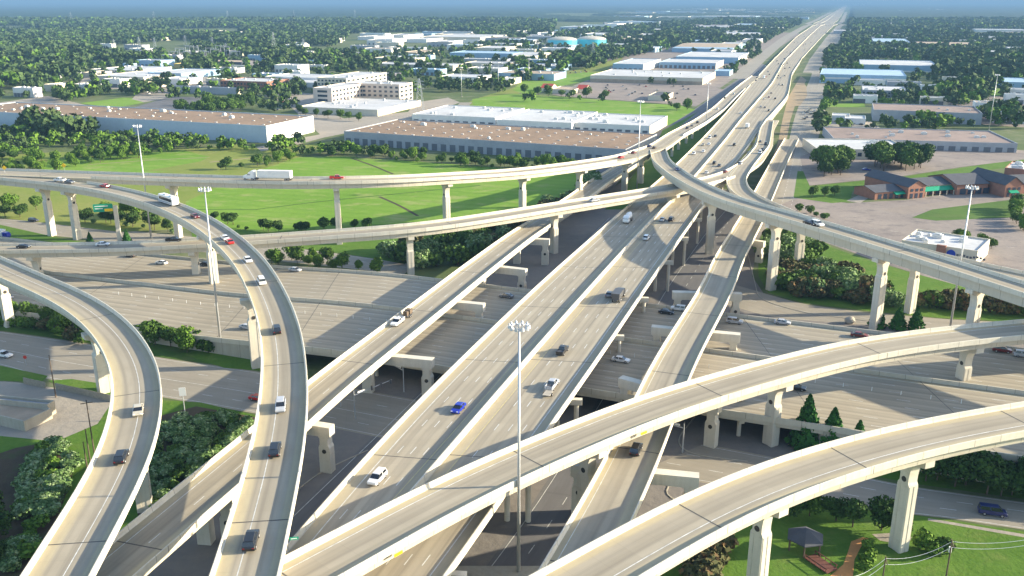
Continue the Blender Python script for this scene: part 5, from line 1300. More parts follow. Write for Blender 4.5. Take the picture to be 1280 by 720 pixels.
fill(('rusty_shrub', 'shrub', 'flowering_shrub'), [(962, 345), (985, 338), (1040, 345), (1110, 368), (1125, 384), (1080, 382), (1000, 370), (965, 360)], 3.8, 1.75, 'reddish green shrub in the bank north of the cross freeway at right', 'shrub bank north of the cross freeway')
fill(('shrub', 'flowering_shrub'), [(962, 300), (990, 296), (1020, 312), (1018, 328), (985, 332), (960, 322)], 3.8, 1.75, 'green shrub in the bank inside the loop ramp', 'shrub bank inside the loop')
row(('shrub', 'rusty_shrub'), [(1150, 384), (1200, 386), (1240, 390), (1300, 396)], 1.7, 'low hedge shrub behind the far right conifers', 'hedge behind the far right conifers', .8, 2.8)
row('broadleaf_tree', [(1015, 247), (1030, 246), (1044, 245)], .5, 'small spreading tree on the lawn island beside the loop ramp', 'trees on the lawn island', .6, 7)
row('shrub', [(1000, 264), (1010, 266), (1030, 274)], 1.0, 'round bush seen over the loop ramp edge', 'bushes by the loop ramp', .6, 6)
row(('bright_tree', 'broadleaf_tree'), [(1276, 262), (1268, 275), (1284, 290)], .65, 'bright tree at the right edge by the brick shops', 'trees by the brick shops', 2, 5)
row(('broadleaf_tree', 'bright_tree'), [(1192, 300), (1215, 305), (1238, 312)], .55, 'bushy tree behind the white restaurant', 'trees behind the white restaurant', 1.5, 5)
fill(('dark_tree', 'broadleaf_tree'), [(1018, 212), (1030, 205), (1054, 210), (1050, 222), (1026, 222)], 7.0, 1.15, 'dark oak left of the flat white roofed store', 'oaks left of the white roofed store')
fill(('dark_tree', 'broadleaf_tree'), [(1082, 208), (1120, 200), (1152, 202), (1150, 214), (1100, 214)], 7.5, 1.2, 'dark oak in front of the flat white roofed store', 'oaks in front of the white roofed store')
# hedge lines of the field
row(('dark_tree', 'shrub', 'broadleaf_tree'), [(262, 275), (300, 284), (345, 292), (400, 290), (455, 287)], .55, 'shrub in the hedge along the near edge of the bright green field', 'hedge at the near edge of the field', 2.0, 6.0)
fill(('shrub', 'flowering_shrub', 'rusty_shrub'), [(455, 318), (520, 312), (610, 290), (700, 258), (745, 228), (762, 232), (720, 262), (640, 312), (600, 330), (540, 340)], 7.5, 2.1, 'shrub in the long dark bank left of the straight ramp', 'shrub bank along the straight ramp')
fill(('bright_tree', 'broadleaf_tree'), [(332, 330), (360, 322), (430, 330), (490, 338), (470, 344), (400, 338)], 6.5, .6, 'leafy bush between the frontage road and cross freeway left of centre', 'bushes between frontage road and cross freeway')
row(('dark_tree', 'flowering_shrub'), [(110, 278), (150, 281), (185, 286), (215, 291)], .62, 'dark bush in the hedge between the twin pier and the mast at left', 'hedge behind the twin piers', 1.5, 4.6)
fill(('bright_tree', 'shrub'), [(128, 268), (160, 262), (200, 268), (195, 278), (140, 276)], 7, .75, 'bright leafy tree in the clump beyond the hedge at left', 'tree clump beyond the hedge at left')
row(('bright_tree', 'broadleaf_tree', 'shrub'), [(-5, 262), (25, 262), (52, 262)], .75, 'green tree under the curved ramp at the far left', 'trees under the curved ramp at far left', 2, 7)
row(('dark_tree', 'flowering_shrub'), [(-10, 272), (22, 272)], .6, 'dark bush by the frontage road at the far left edge', 'bushes at the far left edge', 1, 5)
row('conifer', [(112, 304), (122, 304), (158, 303)], .8, 'small pointed conifer beside the green guide sign', 'conifers beside the guide sign', .5, 12)
# lots and streets in the middle distance
row('broadleaf_tree', [(657, 118), (680, 119), (710, 122), (735, 123), (755, 123)], .95, 'round tree in the row below the red roofed diners', 'row below the red roofed diners', 4, 17)
row(('broadleaf_tree', 'bright_tree'), [(860, 137), (846, 139)], 1.0, 'tree at the far corner of the field beside the freeway', 'trees at the field corner', 3, 14)
fill(('broadleaf_tree', 'dark_tree'), [(222, 140), (262, 130), (315, 126), (318, 136), (290, 145), (240, 148)], 14, 1.0, 'dark tree in the clump between the two warehouses at left', 'clump between the left warehouses')
row(('broadleaf_tree', 'dark_tree'), [(372, 144), (395, 146), (420, 149), (445, 152)], .75, 'small tree in front of the tallest office', 'trees in front of the tallest office', 3, 12)

for k in range(56):      # hedge that hides the foot of the cross freeway's wall
    x = 86 + k * 2.5; y = cross_y(x, OFF['S']) - 2.6 - prng.uniform(0, 3)
    plant('dark_tree', x, y, prng.uniform(.6, .85), 'dark hedge tree against the retaining wall of the cross freeway at right', 'hedge along the retaining wall')

# ---------------------------------------------------------------- woods: individual trees nearest, then masses
def blocked(x, y, pad=2.0):
    for c, r, a, u, n, L, d in FOOT:
        dx, dy = x - c.x, y - c.y
        if dx * dx + dy * dy > (r * 1.5 + pad) ** 2: continue
        if a is None:
            if dx * dx + dy * dy < (r + pad) ** 2: return True
            continue
        q = Vector((x, y, 0)) - a; s, t_ = q.dot(u), q.dot(n)
        if -pad < s < L + pad and min(0, d) - pad * 1.8 < t_ < max(0, d) + pad: return True
    return False
AX = np.array(XL); AY = np.array(Ys); AR = np.array(XR)
def near_road(x, y, pad=12):
    xl_ = float(np.interp(y, AY, AX)); xr = float(np.interp(y, AY, AR)); k = 1 + y / 1500.0
    return xl_ - pad - 34 < x < xr + pad + 34
# wooded zones in survey points, with spacing in metres, height factor and share of bright crowns
ZONES = [
 ([(-40, 196), (-40, 160), (100, 168), (150, 172), (250, 180), (322, 186), (330, 190), (250, 190), (190, 196), (110, 205), (60, 205), (0, 200)], 8.5, .68, .55),
 ([(20, 170), (60, 150), (120, 150), (128, 172), (60, 178)], 11, 1.35, .1),
 ([(-40, 205), (60, 208), (110, 206), (60, 218), (-40, 222)], 9, .6, .6),
 ([(60, 196), (130, 187), (200, 186), (160, 194), (90, 205)], 8, .6, .7),
 ([(325, 192), (345, 182), (372, 176), (395, 178), (372, 192), (330, 198)], 9, .8, .5),
 ([(372, 195), (430, 183), (440, 190), (640, 207), (700, 209), (730, 214), (700, 217), (640, 213), (520, 204), (430, 196)], 6.5, .62, .4),
 ([(250, 214), (310, 210), (345, 201), (380, 190), (372, 199), (330, 212)], 7.5, .7, .5),
 ([(-60, 125), (-60, 60), (110, 62), (150, 74), (210, 78), (205, 84), (110, 82), (100, 104), (60, 100), (20, 120)], 15, 1.5, .15),
 ([(60, 125), (100, 112), (150, 116), (190, 112), (205, 118), (110, 124), (90, 130)], 12, 1.1, .3),
 ([(230, 80), (262, 76), (278, 84), (258, 96), (232, 92)], 13, 1.25, .1),
 ([(240, 66), (330, 74), (330, 92), (372, 88), (470, 88), (560, 92), (530, 84), (470, 76), (360, 64), (240, 56)], 15, 1.3, .15),
 ([(335, 116), (370, 104), (385, 112), (372, 120), (350, 128), (325, 126)], 12, .95, .2),
 ([(318, 128), (345, 120), (372, 138), (350, 142), (325, 140)], 13, .9, .2),
 ([(525, 108), (545, 100), (600, 103), (640, 108), (650, 116), (560, 116)], 14, .9, .25),
 ([(640, 100), (650, 76), (700, 72), (722, 86), (700, 94), (660, 108)], 14, 1.2, .3),
 ([(700, 72), (760, 64), (830, 62), (765, 78), (735, 88), (718, 84)], 13, 1.3, .15),
 ([(812, 58), (818, 46), (842, 46), (848, 60)], 12, 1.7, .05),
 ([(905, 92), (925, 78), (948, 66), (950, 72), (918, 96)], 12, .9, .3),
 ([(1038, 104), (1010, 94), (1024, 62), (1060, 60), (1064, 78), (1050, 90)], 14, 1.1, .15),
 ([(1060, 76), (1062, 58), (1150, 60), (1170, 66), (1176, 78), (1148, 74)], 14, 1.2, .15),
 ([(1168, 98), (1172, 70), (1290, 76), (1290, 102), (1240, 106)], 14, 1.55, .1),
 ([(1150, 130), (1180, 116), (1196, 104), (1238, 112), (1232, 130), (1200, 136)], 13, 1.3, .45),
 ([(1226, 164), (1232, 140), (1268, 138), (1282, 160), (1262, 168)], 11, 1.25, .4),
 ([(1100, 164), (1160, 152), (1188, 152), (1192, 162), (1140, 166)], 10, .95, .5),
 ([(1080, 130), (1092, 120), (1150, 120), (1186, 130), (1186, 134), (1090, 134)], 12, .8, .15),
 ([(1018, 148), (1020, 124), (1042, 112), (1064, 120), (1060, 126), (1032, 140), (1036, 175), (1024, 172)], 12, .9, .3),
 ([(1036, 115), (1100, 112), (1074, 124), (1040, 124)], 13, .8, .3),
 ([(772, 104), (790, 98), (880, 106), (874, 110)], 26, .7, .2),
 ([(640, 128), (700, 124), (810, 126), (868, 134), (850, 136), (800, 130), (700, 127)], 24, .9, .3),
 ([(560, 70), (600, 56), (660, 56), (660, 62), (600, 66)], 14, 1.1, .15),
]
ZONES += [  # loose street and yard trees over the whole built-up plain
 ([(-60, 130), (-60, 66), (330, 66), (640, 62), (720, 74), (640, 110), (520, 120), (400, 118), (250, 128), (100, 122)], 24, 1.0, .25),
 ([(640, 66), (700, 40), (980, 34), (935, 76), (860, 66), (760, 66)], 30, 1.15, .15),
 ([(1020, 110), (1040, 58), (1290, 66), (1290, 130), (1100, 128)], 26, 1.0, .25),
 ([(1015, 160), (1100, 150), (1290, 134), (1290, 176), (1250, 164), (1100, 164), (1020, 176)], 22, .85, .3),
]
CAND = []
wrng = random.Random(21)
for poly, step, sc_, br in ZONES:
    pw = [tuple(P(*q)[:2]) for q in poly]; x0, x1 = min(p[0] for p in pw), max(p[0] for p in pw); y0, y1 = min(p[1] for p in pw), max(p[1] for p in pw)
    x = x0
    while x < x1:
        y = y0
        while y < y1:
            a, c = x + wrng.uniform(-.6, .6) * step, y + wrng.uniform(-.6, .6) * step
            if in_poly(a, c, pw) and not blocked(a, c) and not near_road(a, c, 4):
                g_ = mnoise.noise(Vector((a * .012, c * .012, 3.0)))
                if g_ > -.32: CAND.append((c, a, sc_ * wrng.uniform(.5, 1.3), wrng.random() < br))
            y += step
        x += step
CAND.sort()
vis = [q for q in CAND if abs(q[1]) < q[0] * .62 + 30]
near_, far_ = vis[:130], vis[130:] + [q for q in CAND if q not in set(vis)][:0]
for c, a, s, br in near_:
    plant('bright_tree' if br else ('dark_tree' if wrng.random() < .35 else 'broadleaf_tree'), a, c, s,
          'bushy tree in the wooded margin between the far ramps and the warehouses', 'trees of the wooded margin beyond the far ramps')
# forest edge out to three kilometres, tree by tree
FOREST = [[(-100, 66), (-100, 3.2), (1040, 3.2), (1018, 22), (990, 22), (940, 8), (820, 8), (700, 12), (690, 44), (640, 52), (600, 52), (590, 40), (520, 40), (440, 42), (420, 58), (330, 60), (230, 50), (100, 60)],
          [(1062, 10), (1070, 3.2), (1400, 3.2), (1400, 74), (1290, 74), (1170, 66), (1150, 54), (1040, 60), (1030, 52), (1048, 30)],
          [(1000, 46), (960, 56), (940, 50), (930, 58), (850, 60), (700, 60), (690, 44), (780, 36), (900, 26), (985, 26), (1010, 30)]]
FW = [[tuple(P(*q)[:2]) for q in f] for f in FOREST]
fr_ = np.random.default_rng(31)
FORE = []
def forest_trees():
    y = 1150.0
    while y < 4700:
        stp = 11.5 + (y - 1150) * .0026; x = -y * .66
        while x < y * .66:
            a, c = x + wrng.uniform(-.5, .5) * stp, y + wrng.uniform(-.5, .5) * stp; x += stp
            if not any(in_poly(a, c, f) for f in FW): continue
            if mnoise.noise(Vector((a * .0035, c * .0026, 7.7))) < -.30: continue
            if blocked(a, c, 8) or near_road(a, c, 16 + c * .004): continue
            FORE.append((c, a, (1.15 + max(0, c - 1800) / 5200) * wrng.uniform(.6, 1.35), wrng.random() < .10))
        y += stp
# the rest of the middle distance as one mass
rg = np.random.default_rng(5); chunks = {False: [], True: []}
forest_trees(); far_ = far_ + FORE
for c, a, s, br in far_:
    n = int(np.clip(6.0e4 / c, 12, 110)); rx = 5.4 * s; rz = 4.8 * s; zc = 5.8 * s
    lob = lobes(rg, rx, rz, zc, 5); ii = rg.integers(0, len(lob), n); L_ = np.array(lob)[ii]
    d = rg.normal(size=(n, 3)); d[:, 2] += .3; d /= np.linalg.norm(d, axis=1)[:, None]
    cen = L_[:, :3] + d * np.stack([L_[:, 3], L_[:, 3], L_[:, 4]], 1) * rg.uniform(.7, 1.0, n)[:, None]; cen[:, 2] = np.maximum(cen[:, 2], .3)
    cen += np.array([a, c, 0]); chunks[br].append(leaf_quads(rg, cen, d, np.full(n, 1.05 * s * math.sqrt(90 / n))))
if chunks[False]: tag(link('woodland', quads_mesh('woodland', np.concatenate(chunks[False]), 'leaf_wood')), 'dark green woods filling the ground between the distant buildings', 'woods', kind='stuff')
if chunks[True]: tag(link('woodland', quads_mesh('woodland', np.concatenate(chunks[True]), 'leaf_bright')), 'brighter green trees scattered through the distant woods', 'woods', kind='stuff')
print('trees', len(CAND), len(near_), len(far_))

# far forest: a rolling closed canopy from about a kilometre out to the horizon
def canopy():
    rows = []; y = 4300.0
    while y < 40000: rows.append(y); y *= 1.0 + max(.0042, .0035 * (y / 1500) ** .55)
    nx = 420; V = np.zeros((len(rows), nx, 3)); K = np.zeros((len(rows), nx), bool)
    for i, y in enumerate(rows):
        for j in range(nx):
            x = (j / (nx - 1) - .5) * 2 * y * .68
            V[i, j] = (x, y, 0)
            tx, ty = V[i, j, 0], y
            inside = True
            if y < 3500 and inside and blocked(tx, ty, 14): inside = False
            if inside and near_road(tx, ty, 16 + y * .004): inside = False
            h = 0
            if inside:
                nz = mnoise.noise(Vector((x * .0022, y * .0016, 7.7)))
                if nz < (-.05 if (y < 12000 and -.0 * y < x < .36 * y) else -.33): inside = False
            K[i, j] = inside
            cell = 9.0 * max(1, (y / 2500) ** .8)
            f1 = mnoise.cell_vector(Vector((math.floor(x / cell), math.floor(y / cell * .8), 0)))
            V[i, j, 2] = 8.5 + 3.5 * mnoise.noise(Vector((x * .02, y * .012, 1.0))) + 4.0 * mnoise.noise(Vector((x * .11, y * .07, 4.0))) + 4.5 * f1[0]
    # soften the sheet's edges down to the ground
    V[..., 2] += np.random.default_rng(3).uniform(-1.6, 1.6, V.shape[:2])
    rr = np.random.default_rng(9)
    V[..., 0] += rr.uniform(-.35, .35, K.shape) * (V[:, 1:2, 0] - V[:, 0:1, 0]); 
    V[..., 2][~K] = -1.0
    idx = np.arange(len(rows) * nx).reshape(len(rows), nx)
    q = np.stack([idx[:-1, :-1], idx[:-1, 1:], idx[1:, 1:], idx[1:, :-1]], -1)
    anyk = K[:-1, :-1] | K[:-1, 1:] | K[1:, 1:] | K[1:, :-1]; q = q[anyk]
    me = bpy.data.meshes.new('forest'); Vf = V.reshape(-1, 3)
    me.vertices.add(len(Vf)); me.vertices.foreach_set('co', Vf.astype(np.float32).ravel())
    me.loops.add(len(q) * 4); me.loops.foreach_set('vertex_index', q.astype(np.int32).ravel())
    me.polygons.add(len(q)); me.polygons.foreach_set('loop_start', np.arange(0, len(q) * 4, 4, dtype=np.int32))
    me.materials.append(MATS['leaf_canopy']); me.update(calc_edges=True); me.validate()
    return me
tag(link('forest', canopy()), 'closed dark forest canopy spreading to the horizon', 'forest', kind='stuff')

# ---------------------------------------------------------------- vehicles (local +X is forward)
def frustum(m, x0, x1, X0, X1, w0, w1, z0, z1, mi=0):
    m.add([(x0, -w0, z0), (x1, -w0, z0), (x1, w0, z0), (x0, w0, z0), (X0, -w1, z1), (X1, -w1, z1), (X1, w1, z1), (X0, w1, z1)],
          [(0, 3, 2, 1), (4, 5, 6, 7), (0, 1, 5, 4), (1, 2, 6, 5), (2, 3, 7, 6), (3, 0, 4, 7)], mi)
def hull(prof, w_, tuck=.10):
    """side profile pulled across the width with tucked-in edges"""
    m = MB(); n = len(prof); cx = sum(p[0] for p in prof) / n; cz = sum(p[1] for p in prof) / n; rings = []
    for y, k in ((-w_, 1 - tuck), (-w_ + .10, 1.0), (w_ - .10, 1.0), (w_, 1 - tuck)):
        rings.append([(cx + (x - cx) * (k * .5 + .5), y, cz + (z - cz) * k) for x, z in prof])
    V = [p for r in rings for p in r]; F = [tuple(range(n)), tuple(range(3 * n, 4 * n))[::-1]]
    for a in range(3):
        for j in range(n): k = (j + 1) % n; F.append((a * n + j, (a + 1) * n + j, (a + 1) * n + k, a * n + k))
    m.add(V, F); return m
def wheel_mesh(r, wd):
    m = MB(); m.tube((0, -wd / 2, 0), (0, wd / 2, 0), r, r, 16, 0); 
    for s_ in (-1, 1): m.tube((0, s_ * wd / 2, 0), (0, s_ * (wd / 2 + .015), 0), r * .62, r * .58, 12, 1)
    return m.mesh('wheel', ['tyre', 'rim'])
WH = wheel_mesh(.34, .24); WHB = wheel_mesh(.50, .32)
CARM = {}
def fix(me):
    bm = bmesh.new(); bm.from_mesh(me); bmesh.ops.recalc_face_normals(bm, faces=bm.faces); bm.to_mesh(me); bm.free(); return me
import bmesh
def carkind(kind):
    if kind in CARM: return CARM[kind]
    parts = []
    def add(nm, m, mat): parts.append((nm, fix(m.mesh(nm, mat)), mat))
    wheels = []; w_ = .92
    if kind in ('sedan', 'suv', 'van', 'pickup'):
        P_ = dict(sedan=([(-2.30, .30), (2.20, .28), (2.36, .55), (2.20, .74), (1.15, .92), (-1.55, .98), (-2.28, .92), (-2.36, .66)], (-1.90, 1.20, -1.15, .35, .92, 1.42)),
                  suv=([(-2.30, .34), (2.25, .32), (2.40, .62), (2.28, .92), (1.25, 1.08), (-2.2, 1.12), (-2.38, .8)], (-2.25, 1.30, -1.95, .55, 1.06, 1.74)),
                  van=([(-2.55, .34), (2.45, .32), (2.58, .66), (2.30, 1.0), (1.60, 1.15), (-2.5, 1.20), (-2.6, .8)], (-2.5, 1.75, -2.35, .95, 1.14, 1.95)),
                  pickup=([(-2.85, .40), (2.65, .38), (2.85, .62), (2.75, .98), (1.45, 1.10), (-2.85, 1.08), (-2.90, .7)], (-.95, 1.55, -.70, .85, 1.06, 1.80)))[kind]
        add('body', hull(P_[0], w_), 'paint_white')
        a, b_, c, d, z0, z1 = P_[1]
        m = MB(); frustum(m, a, b_, c, d, w_ - .08, w_ - .24, z0, z1 - .04); add('cabin_glass', m, 'car_glass')
        m = MB(); frustum(m, c - .06, d + .05, c + .06, d - .08, w_ - .22, w_ - .27, z1 - .05, z1 + .02)
        for x0, x1 in ((a + .02, c), ((a + b_) / 2 - .1, (c + d) / 2 - .1)):
            for s_ in (-1, 1):
                m.add([(x0, s_ * (w_ - .07), z0), (x0 + .14, s_ * (w_ - .07), z0), (x1 + .14, s_ * (w_ - .225), z1 - .03), (x1, s_ * (w_ - .225), z1 - .03)], [(0, 1, 2, 3)])
        add('roof', m, 'paint_white')
        if kind == 'pickup':
            m = MB(); m.box(-2.72, -1.05, -.70, .70, 1.085, 1.10); add('bed_floor', m, 'steel_dark')
            m = MB(); m.box(-2.85, -1.02, -.90, -.76, 1.06, 1.30); m.box(-2.85, -1.02, .76, .90, 1.06, 1.30); m.box(-2.88, -2.78, -.76, .76, 1.06, 1.30); add('bed_side', m, 'paint_white')
        L = P_[0][1][0]
        for s_ in (-1, 1):
            m = MB(); m.box(L - .02, L + .10, s_ * .62 - .18, s_ * .62 + .18, .62, .76); add('headlight', m, 'lamp_clear')
            m = MB(); m.box(-L - .14, -L - .02, s_ * .66 - .14, s_ * .66 + .14, .72, .88); add('taillight', m, 'lamp_red')
        wheels = [(x, y, .34, WH) for x in (-L * .62, L * .64) for y in (-.84, .84)]
    elif kind == 'semi':
        m = MB(); m.box(-15.2, -.9, -1.28, 1.28, 1.25, 4.05); m.box(-15.0, -1.2, -.5, .5, 1.0, 1.25); add('trailer', m, 'white')
        m = hull([(.4, .7), (5.2, .6), (5.4, 1.0), (5.3, 1.9), (3.4, 2.2), (2.9, 3.2), (1.6, 3.9), (.5, 3.9)], 1.2); add('cab', m, 'paint_white')
        m = MB(); frustum(m, 2.2, 3.46, 2.1, 3.02, 1.23, 1.15, 2.15, 2.95); add('cabin_glass', m, 'car_glass')
        m = MB(); m.box(-1.0, 5.0, -.45, .45, .6, 1.0); add('chassis', m, 'steel_dark')
        wheels = [(x, y, .5, WHB) for x in (-14.2, -13.0, .2, 1.4, 4.5) for y in (-1.05, 1.05)]
    elif kind in ('box_truck', 'dump_truck'):
        mt = 'white' if kind == 'box_truck' else 'steel_dark'
        m = MB()
        if kind == 'box_truck': m.box(-4.2, 1.5, -1.2, 1.2, 1.0, 3.5)
        else: frustum(m, -4.0, 1.4, -4.3, 1.5, 1.05, 1.25, 1.0, 2.9)
        add('cargo_body', m, mt)
        m = hull([(1.7, .6), (4.0, .55), (4.2, 1.0), (4.1, 1.7), (3.5, 2.5), (1.8, 2.6)], 1.12); add('cab', m, 'paint_white')
        m = MB(); frustum(m, 2.3, 4.05, 2.2, 3.58, 1.14, 1.05, 1.7, 2.4); add('cabin_glass', m, 'car_glass')
        m = MB(); m.box(-4.1, 3.6, -.5, .5, .6, 1.0); add('chassis', m, 'steel_dark')
        wheels = [(x, y, .5, WHB) for x in (-3.0, -1.8, 3.1) for y in (-1.0, 1.0)]
    elif kind == 'mixer':
        m = MB(); m.tube((-3.6, 0, 2.6), (-1.6, 0, 2.3), .7, 1.25, 14); m.tube((-1.6, 0, 2.3), (.2, 0, 2.15), 1.25, 1.2, 14); m.tube((.2, 0, 2.15), (1.2, 0, 2.0), 1.2, .6, 14); add('drum', m, 'white')
        m = hull([(1.6, .6), (4.2, .55), (4.4, 1.0), (4.3, 1.8), (3.7, 2.8), (1.7, 2.9)], 1.15); add('cab', m, 'paint_white')
        m = MB(); frustum(m, 2.4, 4.25, 2.3, 3.78, 1.17, 1.08, 1.9, 2.6); add('cabin_glass', m, 'car_glass')
        m = MB(); m.box(-4.1, 3.6, -.5, .5, .6, 1.0); add('chassis', m, 'steel_dark')
        wheels = [(x, y, .5, WHB) for x in (-3.0, -1.8, 3.1) for y in (-1.0, 1.0)]
    elif kind == 'bus':
        m = hull([(-5.6, .45), (5.6, .4), (5.8, .8), (5.7, 3.1), (5.4, 3.35), (-5.5, 3.35), (-5.75, 3.1), (-5.8, .8)], 1.28, .05); add('body', m, 'paint_white')
        m = MB(); m.box(-5.2, 5.0, -1.295, -1.27, 1.5, 2.6); m.box(-5.2, 5.0, 1.27, 1.295, 1.5, 2.6); m.box(5.66, 5.80, -1.1, 1.1, 1.3, 2.7); add('side_glass', m, 'car_glass')
        m = MB(); m.box(-4.0, -2.2, -.6, .6, 3.36, 3.65); m.box(.8, 2.4, -.6, .6, 3.36, 3.62); add('roof_unit', m, 'unit_metal')
        m = MB(); m.box(-5.4, 5.4, -1.30, -1.28, .7, 1.2); m.box(-5.4, 5.4, 1.28, 1.30, .7, 1.2); add('skirt_stripe', m, 'wall_grey')
        wheels = [(x, y, .5, WHB) for x in (-3.4, 3.6) for y in (-1.1, 1.1)]
    elif kind == 'trailer':
        m = MB(); m.box(-2.2, 1.8, -.95, .95, .55, .70); m.box(1.8, 3.2, -.06, .06, .5, .6); add('bed', m, 'steel_dark')
        m = MB(); m.box(-1.9, -.2, -.8, .8, .72, 1.9); m.box(-.1, .8, -.7, .5, .72, 1.5); m.box(.7, 1.6, -.5, .7, .72, 2.0); add('load', m, 'timber')
        wheels = [(x, y, .34, WH) for x in (-.6, .3) for y in (-.98, .98)]
    elif kind == 'flat_trailer':
        m = MB(); m.box(-1.6, 1.2, -.85, .85, .5, .62); m.box(1.2, 2.4, -.05, .05, .45, .55); add('bed', m, 'rock')
        wheels = [(-.2, y, .34, WH) for y in (-.95, .95)]
    CARM[kind] = (parts, wheels); return CARM[kind]
def car(x, y, z, ang, kind, col, label, group='vehicles on the roads', pitch=0.0):
    parts, wheels = carkind(kind)
    nm = dict(sedan='car', suv='car', van='van', pickup='pickup_truck', semi='semi_truck', box_truck='box_truck', dump_truck='dump_truck', mixer='mixer_truck', bus='bus', trailer='trailer', flat_trailer='trailer')[kind]
    cat = dict(sedan='car', suv='car', van='van', pickup='pickup truck', semi='truck', box_truck='truck', dump_truck='truck', mixer='truck', bus='bus', trailer='trailer', flat_trailer='trailer')[kind]
    t = empty(nm, (x, y, z), ang, label, cat, group); t.rotation_euler = (0, -pitch, ang)
    for pn, me, mt in parts:
        o = link(pn, me, t)
        if mt == 'paint_white' and col != 'white':
            o.material_slots[0].link = 'OBJECT'; o.material_slots[0].material = MATS['paint_' + col]
    for wx, wy, r, me in wheels:
        o = link('wheel', me, t); o.location = (wx, wy, r)
    return t
MROADS = {'ML': (lineL, lineD), 'MR': (lineD, lineR)}
def on_road(key, px, py):
    """point and heading on a road deck seen at a survey point"""
    z = 10.0
    for _ in range(30):
        p = P(px, py, z)
        if key in ROADS: q = nearest(key, p.x, p.y); nz, u = q[0].z, q[1]
        elif key in MROADS: nz = zmain(p.y) - PAR; u = None
        elif key == 'X': nz = zx(p.x); u = Vector((-.367, -.930, 0))
        else: nz = 0.05; u = None
        z = z + (nz - z) * .6
    p = P(px, py, z); p.z = z + .02
    if key in MROADS:
        i = int(np.abs(Ys - p.y).argmin()); i = min(max(i, 1), len(Ys) - 2); d = (lineD[i + 1] - lineD[i - 1]); ang = math.atan2(d.y, d.x); sl_ = d.z / Vector((d.x, d.y)).length
    elif key in ROADS:
        st = ROADS[key]['st']; i = st.index(q); i = min(max(i, 1), len(st) - 2); d = st[i + 1][0] - st[i - 1][0]; ang = math.atan2(d.y, d.x); sl_ = d.z / Vector((d.x, d.y)).length
    elif key == 'X': ang = math.atan2(-.395, 1); sl_ = 0
    else: ang = math.atan2(-.30, 1); sl_ = 0
    return p, ang, sl_
def drive(key, px, py, kind, col, label, back=False, ang=None):
    p, a, s_ = on_road(key, px, py)
    if ang is not None: a = ang; s_ = 0
    if back: a += PI; s_ = -s_
    return car(p.x, p.y, p.z, a, kind, col, label, pitch=math.atan(s_))
